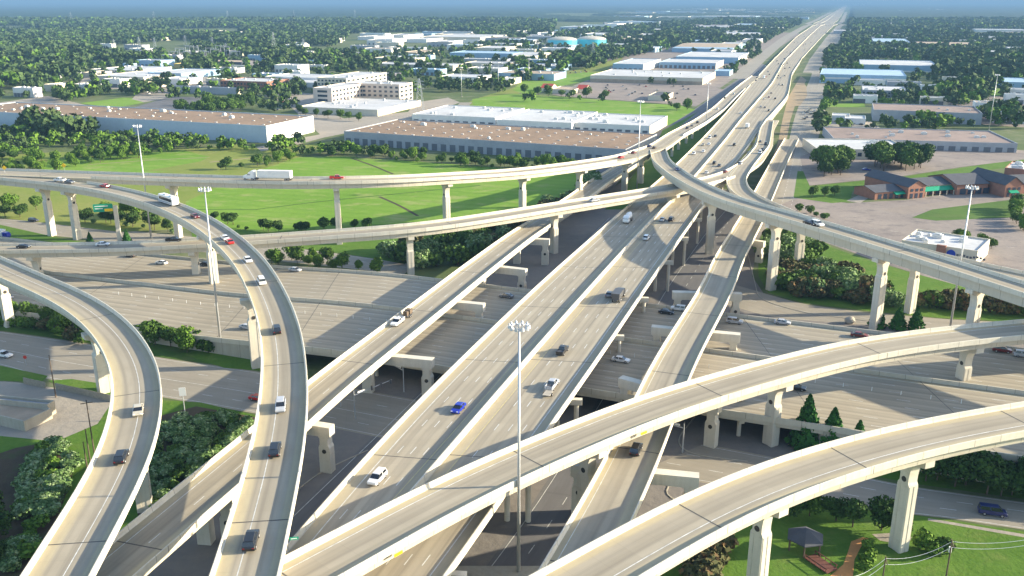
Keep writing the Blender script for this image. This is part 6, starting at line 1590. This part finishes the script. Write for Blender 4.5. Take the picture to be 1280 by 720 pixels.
TBL = [
 ('F', 173, 516, 'sedan', 'beige', 'beige car, upper of two on the leftmost curved ramp'), ('F', 152, 575, 'suv', 'black', 'black car, lower of two on the leftmost curved ramp'),
 ('E', 75, 227, 'pickup', 'white', 'white pickup on the curved ramp at upper left, behind a small dark car'), ('E', 87, 229, 'sedan', 'grey', 'small dark grey car just ahead of a white pickup at upper left'),
 ('E', 131, 234, 'sedan', 'red', 'red car on the curved ramp between the white pickup and the bus'), ('E', 211, 255, 'bus', 'white', 'white bus with rooftop units on the curved ramp by the mast'),
 ('E', 244, 272, 'sedan', 'maroon', 'dark maroon car just below the bus on the curved ramp'), ('E', 281, 299, 'sedan', 'white', 'white car beside a red one on the curved ramp bend'),
 ('E', 287, 304, 'sedan', 'red', 'orange red car directly beside a white one on the curved ramp bend'), ('E', 310, 327, 'sedan', 'white', 'white car above the white van on the curved ramp'),
 ('E', 327, 354, 'van', 'white', 'white van on the curved ramp where it turns downhill'), ('E', 346, 415, 'suv', 'black', 'dark car beside the tall ramp pier, second below the white van'),
 ('E', 351, 511, 'suv', 'silver', 'silver car in the middle of the second curved ramp'), ('E', 344, 566, 'suv', 'black', 'black car just below the silver one on the second curved ramp'),
 ('E', 314, 680, 'suv', 'black', 'big black car nearest the camera on the second curved ramp'),
 ('D', 321, 225, 'semi', 'white', 'semi truck with a long white trailer on the high far ramp'), ('D', 421, 224, 'pickup', 'red', 'bright red pickup on the high far ramp right of the semi truck'),
 ('D', 776, 198, 'sedan', 'red', 'red car near the pier group on the high far ramp'), ('D', 792, 192, 'sedan', 'maroon', 'dark maroon car just before the far ramp split'),
 ('D', 812, 184, 'sedan', 'navy', 'dark blue car right at the far ramp split'), ('D', 818, 186, 'sedan', 'brown', 'brown car beside the dark blue one at the ramp split'),
 ('D', 859, 161, 'sedan', 'black', 'black car lowest of three on the inbound roadway'), ('D', 865, 158, 'sedan', 'grey', 'grey car middle of three on the inbound roadway'),
 ('D', 872, 154, 'suv', 'black', 'black car highest of three on the inbound roadway'), ('D', 897, 137, 'van', 'white', 'white van on the far inbound roadway'), ('D', 906, 123, 'suv', 'black', 'black car between two white ones on the far inbound roadway'),
 ('D', 917, 118, 'van', 'white', 'white van highest on the far inbound roadway'),
 ('C', 30, 310, 'sedan', 'black', 'black car at the far left end of the lower far ramp'), ('C', 129, 307, 'sedan', 'white', 'white car on the lower far ramp below the guide sign'),
 ('C', 218, 302, 'pickup', 'black', 'black pickup on the lower far ramp left of the mast'), ('C', 743, 252, 'sedan', 'silver', 'silver car on the lower far ramp near the main lanes'),
 ('G', 846, 213, 'sedan', 'navy', 'dark blue car on the start of the topmost ramp'), ('G', 1012, 281, 'sedan', 'black', 'black car right behind a white one on the topmost ramp'), ('G', 1021, 282, 'suv', 'white', 'white car on the topmost ramp at right'),
 ('C', 925, 206, 'suv', 'silver', 'silver car on the right roadway before the loop'), ('C', 906, 216, 'sedan', 'maroon', 'maroon car entering the ramp under the topmost one'),
 ('C', 950, 178, 'sedan', 'grey', 'grey car in the group above the loop ramp, upper left'), ('H', 957, 181, 'suv', 'black', 'black car in the group above the loop ramp, upper right'),
 ('H', 953, 188, 'sedan', 'black', 'black car in the group above the loop ramp, lower'), ('H', 950, 192, 'van', 'white', 'white van in the group above the loop ramp, lowest'),
 ('A', 497, 405, 'pickup', 'white', 'white pickup towing a loaded trailer on the straight left ramp'), ('A', 509, 396, 'trailer', 'brown', 'trailer piled with brown goods behind the white pickup'),
 ('B', 795, 565, 'suv', 'black', 'lone black car on the straight right ramp'),
 ('ML', 573, 513, 'sedan', 'blue', 'bright blue car on the left main lanes'), ('ML', 472, 601, 'suv', 'white', 'white car nearest the camera on the left main lanes'),
 ('ML', 785, 277, 'mixer', 'white', 'white mixer truck with round drum on the left main lanes'), ('ML', 867, 193, 'suv', 'white', 'white car lowest of the group beyond the topmost ramp, left main lanes'),
 ('ML', 879, 190, 'sedan', 'white', 'white car second lowest beyond the topmost ramp, left main lanes'), ('ML', 879, 182, 'sedan', 'beige', 'beige car left of a white one, left main lanes'), ('ML', 886, 181, 'sedan', 'white', 'white car right of a beige one, left main lanes'),
 ('ML', 887, 173, 'van', 'white', 'white van beside a dark car on the left main lanes'), ('ML', 894, 171, 'sedan', 'black', 'dark car beside a white van on the left main lanes'),
 ('ML', 926, 142, 'sedan', 'white', 'lone white car on the distant left main lanes'), ('ML', 946, 98, 'suv', 'black', 'black car upper of a pair at the far merge'), ('ML', 945, 101, 'sedan', 'black', 'black car lower of a pair at the far merge'),
 ('ML', 955, 98, 'box_truck', 'white', 'white box truck at the far merge'), ('ML', 960, 90, 'sedan', 'grey', 'grey car beyond the box truck'), ('ML', 957, 83, 'sedan', 'white', 'white car high on the far left main lanes'), ('ML', 948, 90, 'suv', 'black', 'dark car hugging the far left barrier'),
 ('MR', 773, 374, 'dump_truck', 'black', 'large black dump truck on the right main lanes'), ('MR', 762, 370, 'sedan', 'grey', 'dark car beside the black dump truck'), ('MR', 703, 441, 'pickup', 'black', 'black pickup below the dump truck'),
 ('MR', 690, 484, 'pickup', 'silver', 'silver pickup with a small trailer on the right main lanes'), ('MR', 685, 494, 'flat_trailer', 'grey', 'small flat trailer coupled to the silver pickup'),
 ('MR', 839, 276, 'suv', 'black', 'black car beside a silver one under the lower far ramp'), ('MR', 828, 276, 'sedan', 'silver', 'silver car beside a black one under the lower far ramp'), ('MR', 808, 299, 'suv', 'white', 'white car below the black and silver pair on the right main lanes'),
 ('MR', 893, 205, 'suv', 'black', 'black car in shade edge beyond the topmost ramp'), ('MR', 899, 208, 'sedan', 'grey', 'grey car next to the black one beyond the topmost ramp'), ('MR', 883, 217, 'sedan', 'white', 'white car just above the lower far ramp, right main lanes'),
 ('MR', 918, 182, 'suv', 'black', 'lone black car on the right main lanes beyond the ramps'), ('MR', 934, 160, 'box_truck', 'white', 'white box truck on the right main lanes beyond the ramps'),
 ('MR', 961, 139, 'suv', 'black', 'black car in the far cluster on the right main lanes, lowest'), ('MR', 956, 135, 'sedan', 'grey', 'grey car in the far cluster on the right main lanes, middle'), ('MR', 951, 134, 'sedan', 'silver', 'silver car in the far cluster on the right main lanes, leftmost'),
 ('MR', 969, 124, 'suv', 'black', 'black car right of a white one, second far cluster'), ('MR', 955, 124, 'sedan', 'white', 'white car in the second far cluster'), ('MR', 961, 122, 'sedan', 'maroon', 'maroon car in the second far cluster'),
 ('MR', 964, 117, 'sedan', 'grey', 'grey car above the second far cluster'), ('MR', 978, 107, 'suv', 'black', 'black car near the right barrier far up the freeway'), ('MR', 974, 106, 'sedan', 'silver', 'silver car near the right barrier far up the freeway'),
 ('MR', 973, 95, 'sedan', 'black', 'black car in the centre far up the freeway'), ('MR', 981, 95, 'sedan', 'beige', 'beige car to the right far up the freeway'), ('MR', 981, 86, 'sedan', 'black', 'black car of the highest visible group'), ('MR', 987, 85, 'sedan', 'grey', 'grey car of the highest visible group'), ('MR', 979, 82, 'suv', 'maroon', 'maroon car of the highest visible group'),
 ('X', 202, 330, 'sedan', 'white', 'white car alone under the lower far ramp at left'), ('X', 258, 332, 'sedan', 'black', 'dark car behind a pier on the cross freeway at left'), ('X', 163, 321, 'sedan', 'black', 'dark car in the shade of the lower far ramp at left'),
 ('X', 369, 339, 'sedan', 'silver', 'silver car on the cross freeway right of the curved ramp'), ('X', 633, 372, 'sedan', 'grey', 'grey car in deep shade on the cross freeway'), ('X', 833, 392, 'sedan', 'black', 'black car in shade between the main lanes and straight right ramp'),
 ('X', 848, 388, 'suv', 'white', 'white car half hidden by the straight right ramp'), ('X', 776, 452, 'sedan', 'white', 'white car in shade between main lanes and straight right ramp'), ('X', 918, 404, 'suv', 'silver', 'silver car just right of the straight right ramp'),
 ('X', 978, 405, 'sedan', 'silver', 'silver car on the cross freeway left of the conifers'), ('X', 1074, 421, 'sedan', 'maroon', 'maroon car behind the broad near ramp'), ('X', 1252, 440, 'suv', 'maroon', 'maroon car under the broad near ramp at right'),
 ('X', 1279, 446, 'suv', 'silver', 'silver car at the right edge on the cross freeway'), ('X', 995, 487, 'sedan', 'black', 'dark car beside the middle near pier'), ('X', 917, 499, 'sedan', 'white', 'white car half hidden under the broad near ramp'),
 ('X', 309, 411, 'sedan', 'silver', 'pale car partly behind the tall ramp pier'), ('X', 8, 373, 'sedan', 'silver', 'silver car at the left edge on the cross freeway'),
 ('0', 42, 277, 'suv', 'black', 'dark car on the north frontage road at far left'), ('0', 2, 297, 'box_truck', 'blue', 'blue truck cut by the left edge of the photo'), ('0', 1240, 643, 'van', 'navy', 'dark blue van on the frontage road at lower right'),
 ('0', 4, 446, 'pickup', 'white', 'white pickup at the left edge on the frontage road'), ('0', 323, 500, 'sedan', 'red', 'red car under the second curved ramp'), ('0', 1083, 213, 'sedan', 'blue', 'blue car parked in the shaded lot by the oaks'),
 ('0', 97, 330, 'sedan', 'silver', 'silver car under the lower far ramp'), 
]
for i, r in enumerate(TBL): drive(*r[:6], back=(r[3] == 'semi') or (r[0] in ('F', 'E') and i % 3 != 0) or (r[0] in ('ML', 'A') ) or (r[0] == 'X' and r[2] < 400) and i % 2 == 0)
# far cars nobody can tell apart
low = MB(); low.box(-2.3, 2.3, -.9, .9, .25, .9); frustum(low, -1.8, 1.1, -1.2, .5, .85, .68, .9, 1.42, 1)
lowm = [fix(low.mesh('far_car', [c, 'car_glass'])) for c in ('paint_white', 'paint_silver', 'paint_black', 'paint_grey', 'paint_red', 'paint_navy', 'paint_beige')]
crg = random.Random(12)
def far_car(x, y, z, a, label, group):
    o = link('car', crg.choice(lowm)); o.location = (x, y, z); o.rotation_euler = (0, 0, a); tag(o, label, 'car', group)
for k in range(46):
    y = 1150 * (1 + 2.6 * crg.random() ** 1.5); fr = crg.uniform(.06, .94)
    if abs(fr - .5) < .04: fr += .08
    i = int(np.abs(Ys - y).argmin()); p = lineL[i].lerp(lineR[i], fr); d = lineL[i + 1] - lineL[i - 1]
    far_car(p.x, p.y, p.z + .02, math.atan2(d.y, d.x), 'tiny car on the far stretch of the main freeway', 'tiny cars on the far freeway')
def lot(pts, sx, sy, fillr, label, group, ang=None):
    poly = [tuple(P(*q)[:2]) for q in pts]; x0, x1 = min(p[0] for p in poly), max(p[0] for p in poly); y0, y1 = min(p[1] for p in poly), max(p[1] for p in poly)
    y = y0 + 3; r = 0
    while y < y1:
        x = x0
        while x < x1:
            if in_poly(x, y, poly) and crg.random() < fillr and not blocked(x, y, 1): far_car(x, y, .075, PI / 2 + crg.uniform(-.04, .04), label, group)
            x += sx
        y += sy; r += 1
lot([(740, 106), (876, 108), (866, 126), (810, 124), (745, 116)], 5.4, 17, .24, 'car parked in the lot of the big box store', 'cars in the big box store lot')
lot([(338, 128), (368, 122), (372, 134), (345, 138)], 6, 16, .5, 'car parked beside the tallest office', 'cars beside the tallest office')
lot([(0, 118), (52, 114), (56, 121), (0, 124)], 8, 18, .55, 'vehicle parked in the yard at the far left', 'vehicles in the far left yard')
lot([(1004, 137), (1022, 135), (1022, 150), (1004, 152)], 5.5, 12, .5, 'car in the queue on the right frontage road', 'cars queued on the right frontage road')
lot([(1055, 152), (1092, 152), (1090, 157), (1050, 157)], 6, 12, .5, 'vehicle in the white roofed yard at right', 'vehicles in the right yard')
lot([(700, 88), (735, 86), (735, 91), (700, 94)], 8, 16, .4, 'car parked left of the big box store', 'cars left of the big box store')
lot([(165, 115), (205, 112), (205, 120), (170, 122)], 9, 18, .4, 'vehicle in the gravel yard at upper left', 'vehicles in the upper left yard')

# ---------------------------------------------------------------- tall light masts
def mast(x, y, h, label, n=10):
    t = empty('light_mast', (x, y, 0), 0, label, 'light mast', 'tall light masts')
    MB().tube((0, 0, .3), (0, 0, h), .36, .15, 12).obj('pole', 'steel', t, True)
    MB().tube((0, 0, 0), (0, 0, .5), .75, .7, 12).obj('base', 'wall_concrete', t)
    m = MB(); r = 1.15
    for k in range(20): a, c = 2 * PI * k / 20, 2 * PI * (k + 1) / 20; m.tube((r * math.cos(a), r * math.sin(a), h - .1), (r * math.cos(c), r * math.sin(c), h - .1), .05, .05, 5)
    for k in range(4): a = PI / 2 * k; m.tube((0, 0, h - .1), (r * math.cos(a), r * math.sin(a), h - .1), .04, .04, 5)
    m.tube((0, 0, h - .2), (0, 0, h + .35), .28, .22, 10); m.obj('ring', 'steel', t)
    hm = MB(); hm.tube((0, 0, .22), (0, 0, -.20), .16, .40, 10); hm.tube((0, 0, .22), (0, 0, .42), .12, .10, 8)
    me = lamp_me[0]
    for k in range(n):
        a = 2 * PI * k / n; o = link('lamp_head', me, t); o.location = (1.5 * math.cos(a), 1.5 * math.sin(a), h - .15); o.rotation_euler = (0, .25, a)
    return t
hm = MB(); hm.tube((0, 0, .26), (0, 0, -.24), .20, .40, 10); hm.tube((0, 0, .26), (0, 0, .50), .14, .12, 8); hm.tube((-.4, 0, .05), (0, 0, .1), .05, .05, 5)
lamp_me = [hm.mesh('lamp_head', 'steel')]
for bx, by_, h, lab in ((648, 700, 46.2, 'tall light mast in the centre foreground, its lamp ring in front of the main lanes'), (277, 440, 47, 'tall light mast behind the second curved ramp, right of the other left mast'),
                        (189, 298, 47, 'tall light mast at far left crossing both far ramps'), (796, 239, 46.5, 'tall light mast left of where the topmost ramp begins'), (882, 164, 36, 'tall light mast between the inbound roadway and the main lanes'),
                        (1236, 163, 42, 'tall light mast among the trees at the far right'), (577, 121, 30, 'distant light mast above the white roofed warehouse, leftmost of three'), (623, 112, 30, 'distant light mast above the white roofed warehouse, middle of three'),
                        (661, 101, 27, 'distant light mast above the white roofed warehouse, rightmost of three')):
    p = P(bx, by_); mast(p.x, p.y - (4.6 if bx == 648 else 0), h, lab)
mast(132, 255, 44.3, 'tall light mast in front of the white restaurant at right')
# lattice power towers
def lattice(x, y, h, label, group='power line towers'):
    t = empty('power_tower', (x, y, 0), prng.uniform(-.3, .3), label, 'power tower', group); m = MB(); b_ = h * .11
    def wdt(z): return b_ * (1 - z / h) ** 1.0 + .5
    lv = [0, h * .2, h * .38, h * .54, h * .68, h * .8, h * .9, h]
    for i, z in enumerate(lv[:-1]):
        z2 = lv[i + 1]; a, c = wdt(z), wdt(z2); r = .16
        cs = [(1, 1), (-1, 1), (-1, -1), (1, -1)]
        for k in range(4):
            p, q = cs[k], cs[(k + 1) % 4]
            m.tube((p[0] * a, p[1] * a, z), (p[0] * c, p[1] * c, z2), r, r, 4, 0, False); m.tube((p[0] * a, p[1] * a, z), (q[0] * c, q[1] * c, z2), r * .7, r * .7, 4, 0, False)
    m.obj('frame', 'steel', t)
    for z in (h * .68, h * .8, h * .9):
        m = MB(); m.tube((-h * .16, 0, z), (h * .16, 0, z), .16, .16, 4); m.tube((-h * .16, 0, z), (0, 0, z + 2), .1, .1, 4); m.tube((h * .16, 0, z), (0, 0, z + 2), .1, .1, 4); m.obj('cross_arm', 'steel', t)
for x, yb, yt in ((90, 31, 15), (193, 28, 14), (285, 27, 13), (144, 67, 49), (175, 64, 46), (194, 62, 47), (232, 58, 44), (266, 62, 46), (283, 66, 56), (368, 28, 13), (444, 25, 12), (380, 67, 48), (343, 66, 40), (470, 66, 48), (394, 48, 35), (525, 138, 98), (741, 73, 53), (678, 66, 50)):
    p = P(x, yb); lattice(p.x, p.y, max(18, zat(yt, p.y)), 'steel lattice power tower standing in the woods left of the freeway' if x != 525 else 'steel lattice power tower in front of the tallest office')
# switching yard frames
c = P(212, 72); t = empty('switchyard', (c.x, c.y, 0), .1, 'grey steel switchyard frames on pale gravel in the left distance', 'switchyard')
for k in range(14):
    m = MB(); x = (k % 7) * 18; y = (k // 7) * 45; h = 11 + (k % 3) * 4
    m.tube((x, y, 0), (x, y, h), .5, .4, 5); m.tube((x + 15, y, 0), (x + 15, y, h), .5, .4, 5); m.tube((x, y, h - 1), (x + 15, y, h - 1), .5, .5, 5); m.obj('portal_frame', 'steel', t)
ground_patch('gravel_yard', [(208, 72), (213, 66), (288, 66), (300, 71), (285, 74)], .07, 'gravel')
# timber utility poles
def upole(x, y, h, label, arm=True, group='timber utility poles', ang=0.4):
    t = empty('utility_pole', (x, y, 0), ang, label, 'utility pole', group)
    MB().tube((0, 0, 0), (0, 0, h), .16, .10, 8).obj('pole', 'timber', t)
    if arm: MB().box(-1.2, 1.2, -.22, -.11, h - .7, h - .55).obj('cross_arm', 'timber', t)
    return t
for bx, by_, ty, lab, arm in ((70, 497, 444, 'leaning timber pole beside the frontage road at lower left', False), (119, 573, 500, 'tallest timber pole on the lawn left of the leftmost ramp', True), (113, 578, 536, 'second timber pole on the lawn left of the leftmost ramp', False),
                              (110, 591, 552, 'short timber pole nearest the leftmost ramp', False)):
    p = P(bx, by_); upole(p.x, p.y, zat(ty, p.y), lab, arm)
tops = []
for px, py, h, lab in ((1107, 698, 9.5, 'utility pole at the bottom edge right of the clay path'), (1190, 677, 10.5, 'utility pole with white box on the lawn at bottom right'), (1330, 664, 11, 'utility pole beyond the bottom right corner'), (1050, 722, 9, 'utility pole below the bottom edge')):
    p = P(px, py, h); t = upole(p.x, p.y, h + .3, lab, True, 'utility poles at bottom right', 1.3); tops.append(p)
    if px == 1190: MB().tube((.3, 0, h - 2.2), (.3, 0, h - 1.2), .24, .24, 10).obj('transformer', 'sign_white', t)
tops.sort(key=lambda p: p.x)
for k in range(len(tops) - 1):
    for dz in (0, -1.1):
        pts = []
        for s in np.linspace(0, 1, 14):
            q = tops[k].lerp(tops[k + 1], float(s)); q = q + Vector((0, 0, dz - 1.1 * 4 * s * (1 - s))); pts.append(q)
        o = MB().path(pts, .032, 5).obj('power_cable', 'steel'); tag(o, ('upper' if dz == 0 else 'lower') + ' cable strung between the utility poles at bottom right', 'cable', 'cables at bottom right')

# ---------------------------------------------------------------- signs and signals
p = P(150, 303); t = empty('guide_sign', (p.x, p.y, 0), .25, 'green guide sign with yellow panel on a thick post behind the lower far ramp', 'road sign')
zt = 14.0; c = P(135, 291.5, zt)
MB().box(-.8, .8, -.6, .6, 0, 15.5).obj('post', 'pier', t)
m = MB(); m.box(-8.2, -.8, -.9, -.7, 13.4, 16.6); m.obj('board', 'sign_green', t)
MB().box(-4.0, -.9, -.94, -.905, 13.5, 14.6).obj('exit_panel', 'sign_yellow', t)
m = MB(); m.box(-7.6, -2.6, -.94, -.905, 15.6, 15.9); m.obj('lettering', 'sign_white', t); MB().box(-7.6, -4.6, -.94, -.905, 14.6, 14.9).obj('lettering', 'sign_white', t)
MB().box(-8.2, -.8, -.68, -.4, 14.9, 15.2).obj('arm', 'steel', t)
def diamond(x, y, z, lab):
    t = empty('warning_sign', (x, y, z), 0, lab, 'road sign'); MB().tube((0, 0, 0), (0, 0, 1.3), .05, .05, 6).obj('post', 'steel', t)
    m = MB(); m.extrude([(0, -1.0), (1.0, 0), (0, 1.0), (-1.0, 0)], (0, 0, 2.3), (1, 0, 0), (0, 0, 1), (0, 1, 0), -.04, .04); m.obj('board', 'sign_yellow', t)
q = nearest('D', *P(61, 212, 28)[:2]); diamond(q[0].x, q[0].y + 4.9, q[0].z + .9, 'yellow diamond warning sign on the far parapet of the high ramp at upper left')
q = nearest('E', *P(10, 222, 23)[:2]); diamond(q[0].x, q[0].y + 4.2, q[0].z + .9, 'yellow diamond warning sign at the far left edge beside the curved ramp')
for px, py, lab in ((483, 683, 'yellow placard hung on the near parapet of the broad ramp, lower left'), (795, 533, 'yellow placard hung on the near parapet of the broad ramp, beside the straight ramp')):
    q = min(ROADS['I']['st'], key=lambda s: abs(640 + FPX * (s[0].x + s[1].x * 4.9) / ((s[0].y + s[1].y * 4.9) * CP + (CAM_H - s[0].z) * SP) - px)); pp = q[0] + q[1] * 5.2
    t = empty('placard', tuple(pp), math.atan2(q[1].x * -1, q[1].y) + PI / 2, lab, 'sign'); t.rotation_euler = (0, 0, math.atan2(q[1].x, -q[1].y))
    MB().box(-.8, .8, -.05, .05, -.85, -.4).obj('board', 'sign_yellow', t); MB().tube((0, 0, -.4), (0, .1, .6), .04, .04, 5).obj('bracket', 'steel', t)
q = min(ROADS['E']['st'], key=lambda s: abs(s[0].y - 116)); sgn = 1 if q[1].x > 0 else -1; pp = q[0] + q[1] * sgn * 4.75
t = empty('street_name_sign', tuple(pp), .2, 'small green street name sign on the second curved ramp near the bottom', 'sign')
MB().box(.1, 1.4, -.03, .03, -.3, .15).obj('board', 'sign_green', t); MB().box(.3, 1.2, -.045, -.032, -.14, -.02).obj('lettering', 'sign_white', t)
p = P(232, 523); t = empty('roadside_sign', (p.x, p.y, 0), .2, 'white roadside sign on a thin pole beside the oleander bank', 'sign', None)
MB().tube((0, 0, 0), (0, 0, 7.5), .14, .09, 8).obj('post', 'steel', t); MB().box(-.75, .75, -.12, -.02, 5.9, 8.0).obj('board', 'sign_white', t)
for px, py, lab, col in ((33, 457, 'small red stop sign beside the frontage road at lower left', 'sign_red'), (74, 417, 'small red and white sign in front of the hedge strip at left', 'sign_red')):
    p = P(px, py); t = empty('stop_sign', (p.x, p.y, 0), 0, lab, 'sign'); MB().tube((0, 0, 0), (0, 0, 2.2), .05, .05, 6).obj('post', 'steel', t)
    MB().extrude([(.42 * math.cos(PI / 8 + k * PI / 4) * 1.3, .42 * math.sin(PI / 8 + k * PI / 4) * 1.3) for k in range(8)], (0, 0, 2.5), (1, 0, 0), (0, 0, 1), (0, 1, 0), -.05, -.02).obj('board', col, t)
def signal(px, py, ang, lab, L=11):
    p = P(px, py); t = empty('traffic_signal', (p.x, p.y, 0), ang, lab, 'traffic signal', 'traffic signals below the bridges')
    MB().tube((0, 0, 0), (0, 0, 7.2), .17, .12, 8).obj('pole', 'steel', t); MB().tube((0, 0, 6.0), (L, 0, 6.8), .12, .06, 8).obj('mast_arm', 'steel', t)
    for k in range(3):
        x = L * (.45 + .25 * k); MB().box(x - .18, x + .18, -.35, -.1, 5.9, 7.1).obj('signal_head', 'steel_dark', t)
    MB().box(1.0, 3.0, -.18, -.12, 6.3, 6.75).obj('name_sign', 'sign_white', t)
signal(444, 523, .75, 'traffic signal with long arm between the straight left ramp and main lanes'); signal(426, 508, 3.0, 'traffic signal behind the other one left of the main lanes', 7)
signal(853, 566, 2.7, 'traffic signal in the street right of the straight right ramp'); signal(505, 490, 2.4, 'traffic signal in the shade under the cross freeway', 8)
for px, py in ((845, 545), (862, 548)):
    p = P(px, py)
# kerb islands and a ramp-foot slab
m = MB(); p = P(655, 735); m.box(p.x - 14, p.x + 6, p.y - 6, p.y + 5, 0, .9); tag(m.obj('concrete_plinth', 'wall_concrete'), 'broad concrete slab at the foot of the central mast', 'plinth')
isl = [P(*q) for q in ((828, 548), (838, 565), (850, 572), (895, 578), (840, 560))]
def kerb_line(pts, label):
    pts = resample([P(*q) for q in pts], 2.0); pts = smooth_pts(pts, 1.5); V, F = sweep(stations(pts), [(-.15, -.02), (.15, -.02), (.13, .15), (-.13, .15)])
    o = link('kerb', make_mesh('kerb', V, F, 'wall_concrete')); o['kind'] = 'structure'; return o
kerb_line([(870, 520), (846, 548), (848, 562), (870, 570), (935, 577)], ''); kerb_line([(842, 604), (826, 615), (828, 622), (850, 625)], '')
kerb_line([(560, 325 + 20), (605, 330), (660, 345)], ''); kerb_line([(360, 622), (400, 590), (440, 572), (460, 563)], '')
kerb_line([(935, 318), (948, 372), (965, 380), (1010, 392), (1090, 402)], '')
pr_ = P(1062, 404); m = MB()
rk = bmesh.new(); bmesh.ops.create_icosphere(rk, subdivisions=2, radius=1.6)
for v in rk.verts: v.co *= 1 + .25 * mnoise.noise(v.co * 1.3); v.co.z *= .8
me = bpy.data.meshes.new('boulder'); rk.to_mesh(me); rk.free(); me.materials.append(MATS['rock']); o = link('boulder', me); o.location = (pr_.x, pr_.y, 1.0); tag(o, 'pale boulder at the foot of the tall pier behind the cross freeway', 'boulder')

# ---------------------------------------------------------------- air
hz = MB().box(-43000, 43000, -900, 60500, -2.0, 140.0).mesh('haze', 'white'); hz.materials.clear()
hm_ = bpy.data.materials.new('haze'); hm_.use_nodes = True; ht = hm_.node_tree
for n_ in list(ht.nodes):
    if n_.type == 'BSDF_PRINCIPLED': ht.nodes.remove(n_)
pv = ht.nodes.new('ShaderNodeVolumePrincipled'); pv.inputs['Color'].default_value = (0.14, 0.26, 0.43, 1); pv.inputs['Density'].default_value = HAZE
pv.inputs['Anisotropy'].default_value = 0.0
out = [n_ for n_ in ht.nodes if n_.type == 'OUTPUT_MATERIAL'][0]; ht.links.new(pv.outputs[0], out.inputs['Volume'])
hz.materials.append(hm_); ho = link('haze', hz); tag(ho, 'thin blue summer haze over the whole plain', 'haze', kind='stuff')
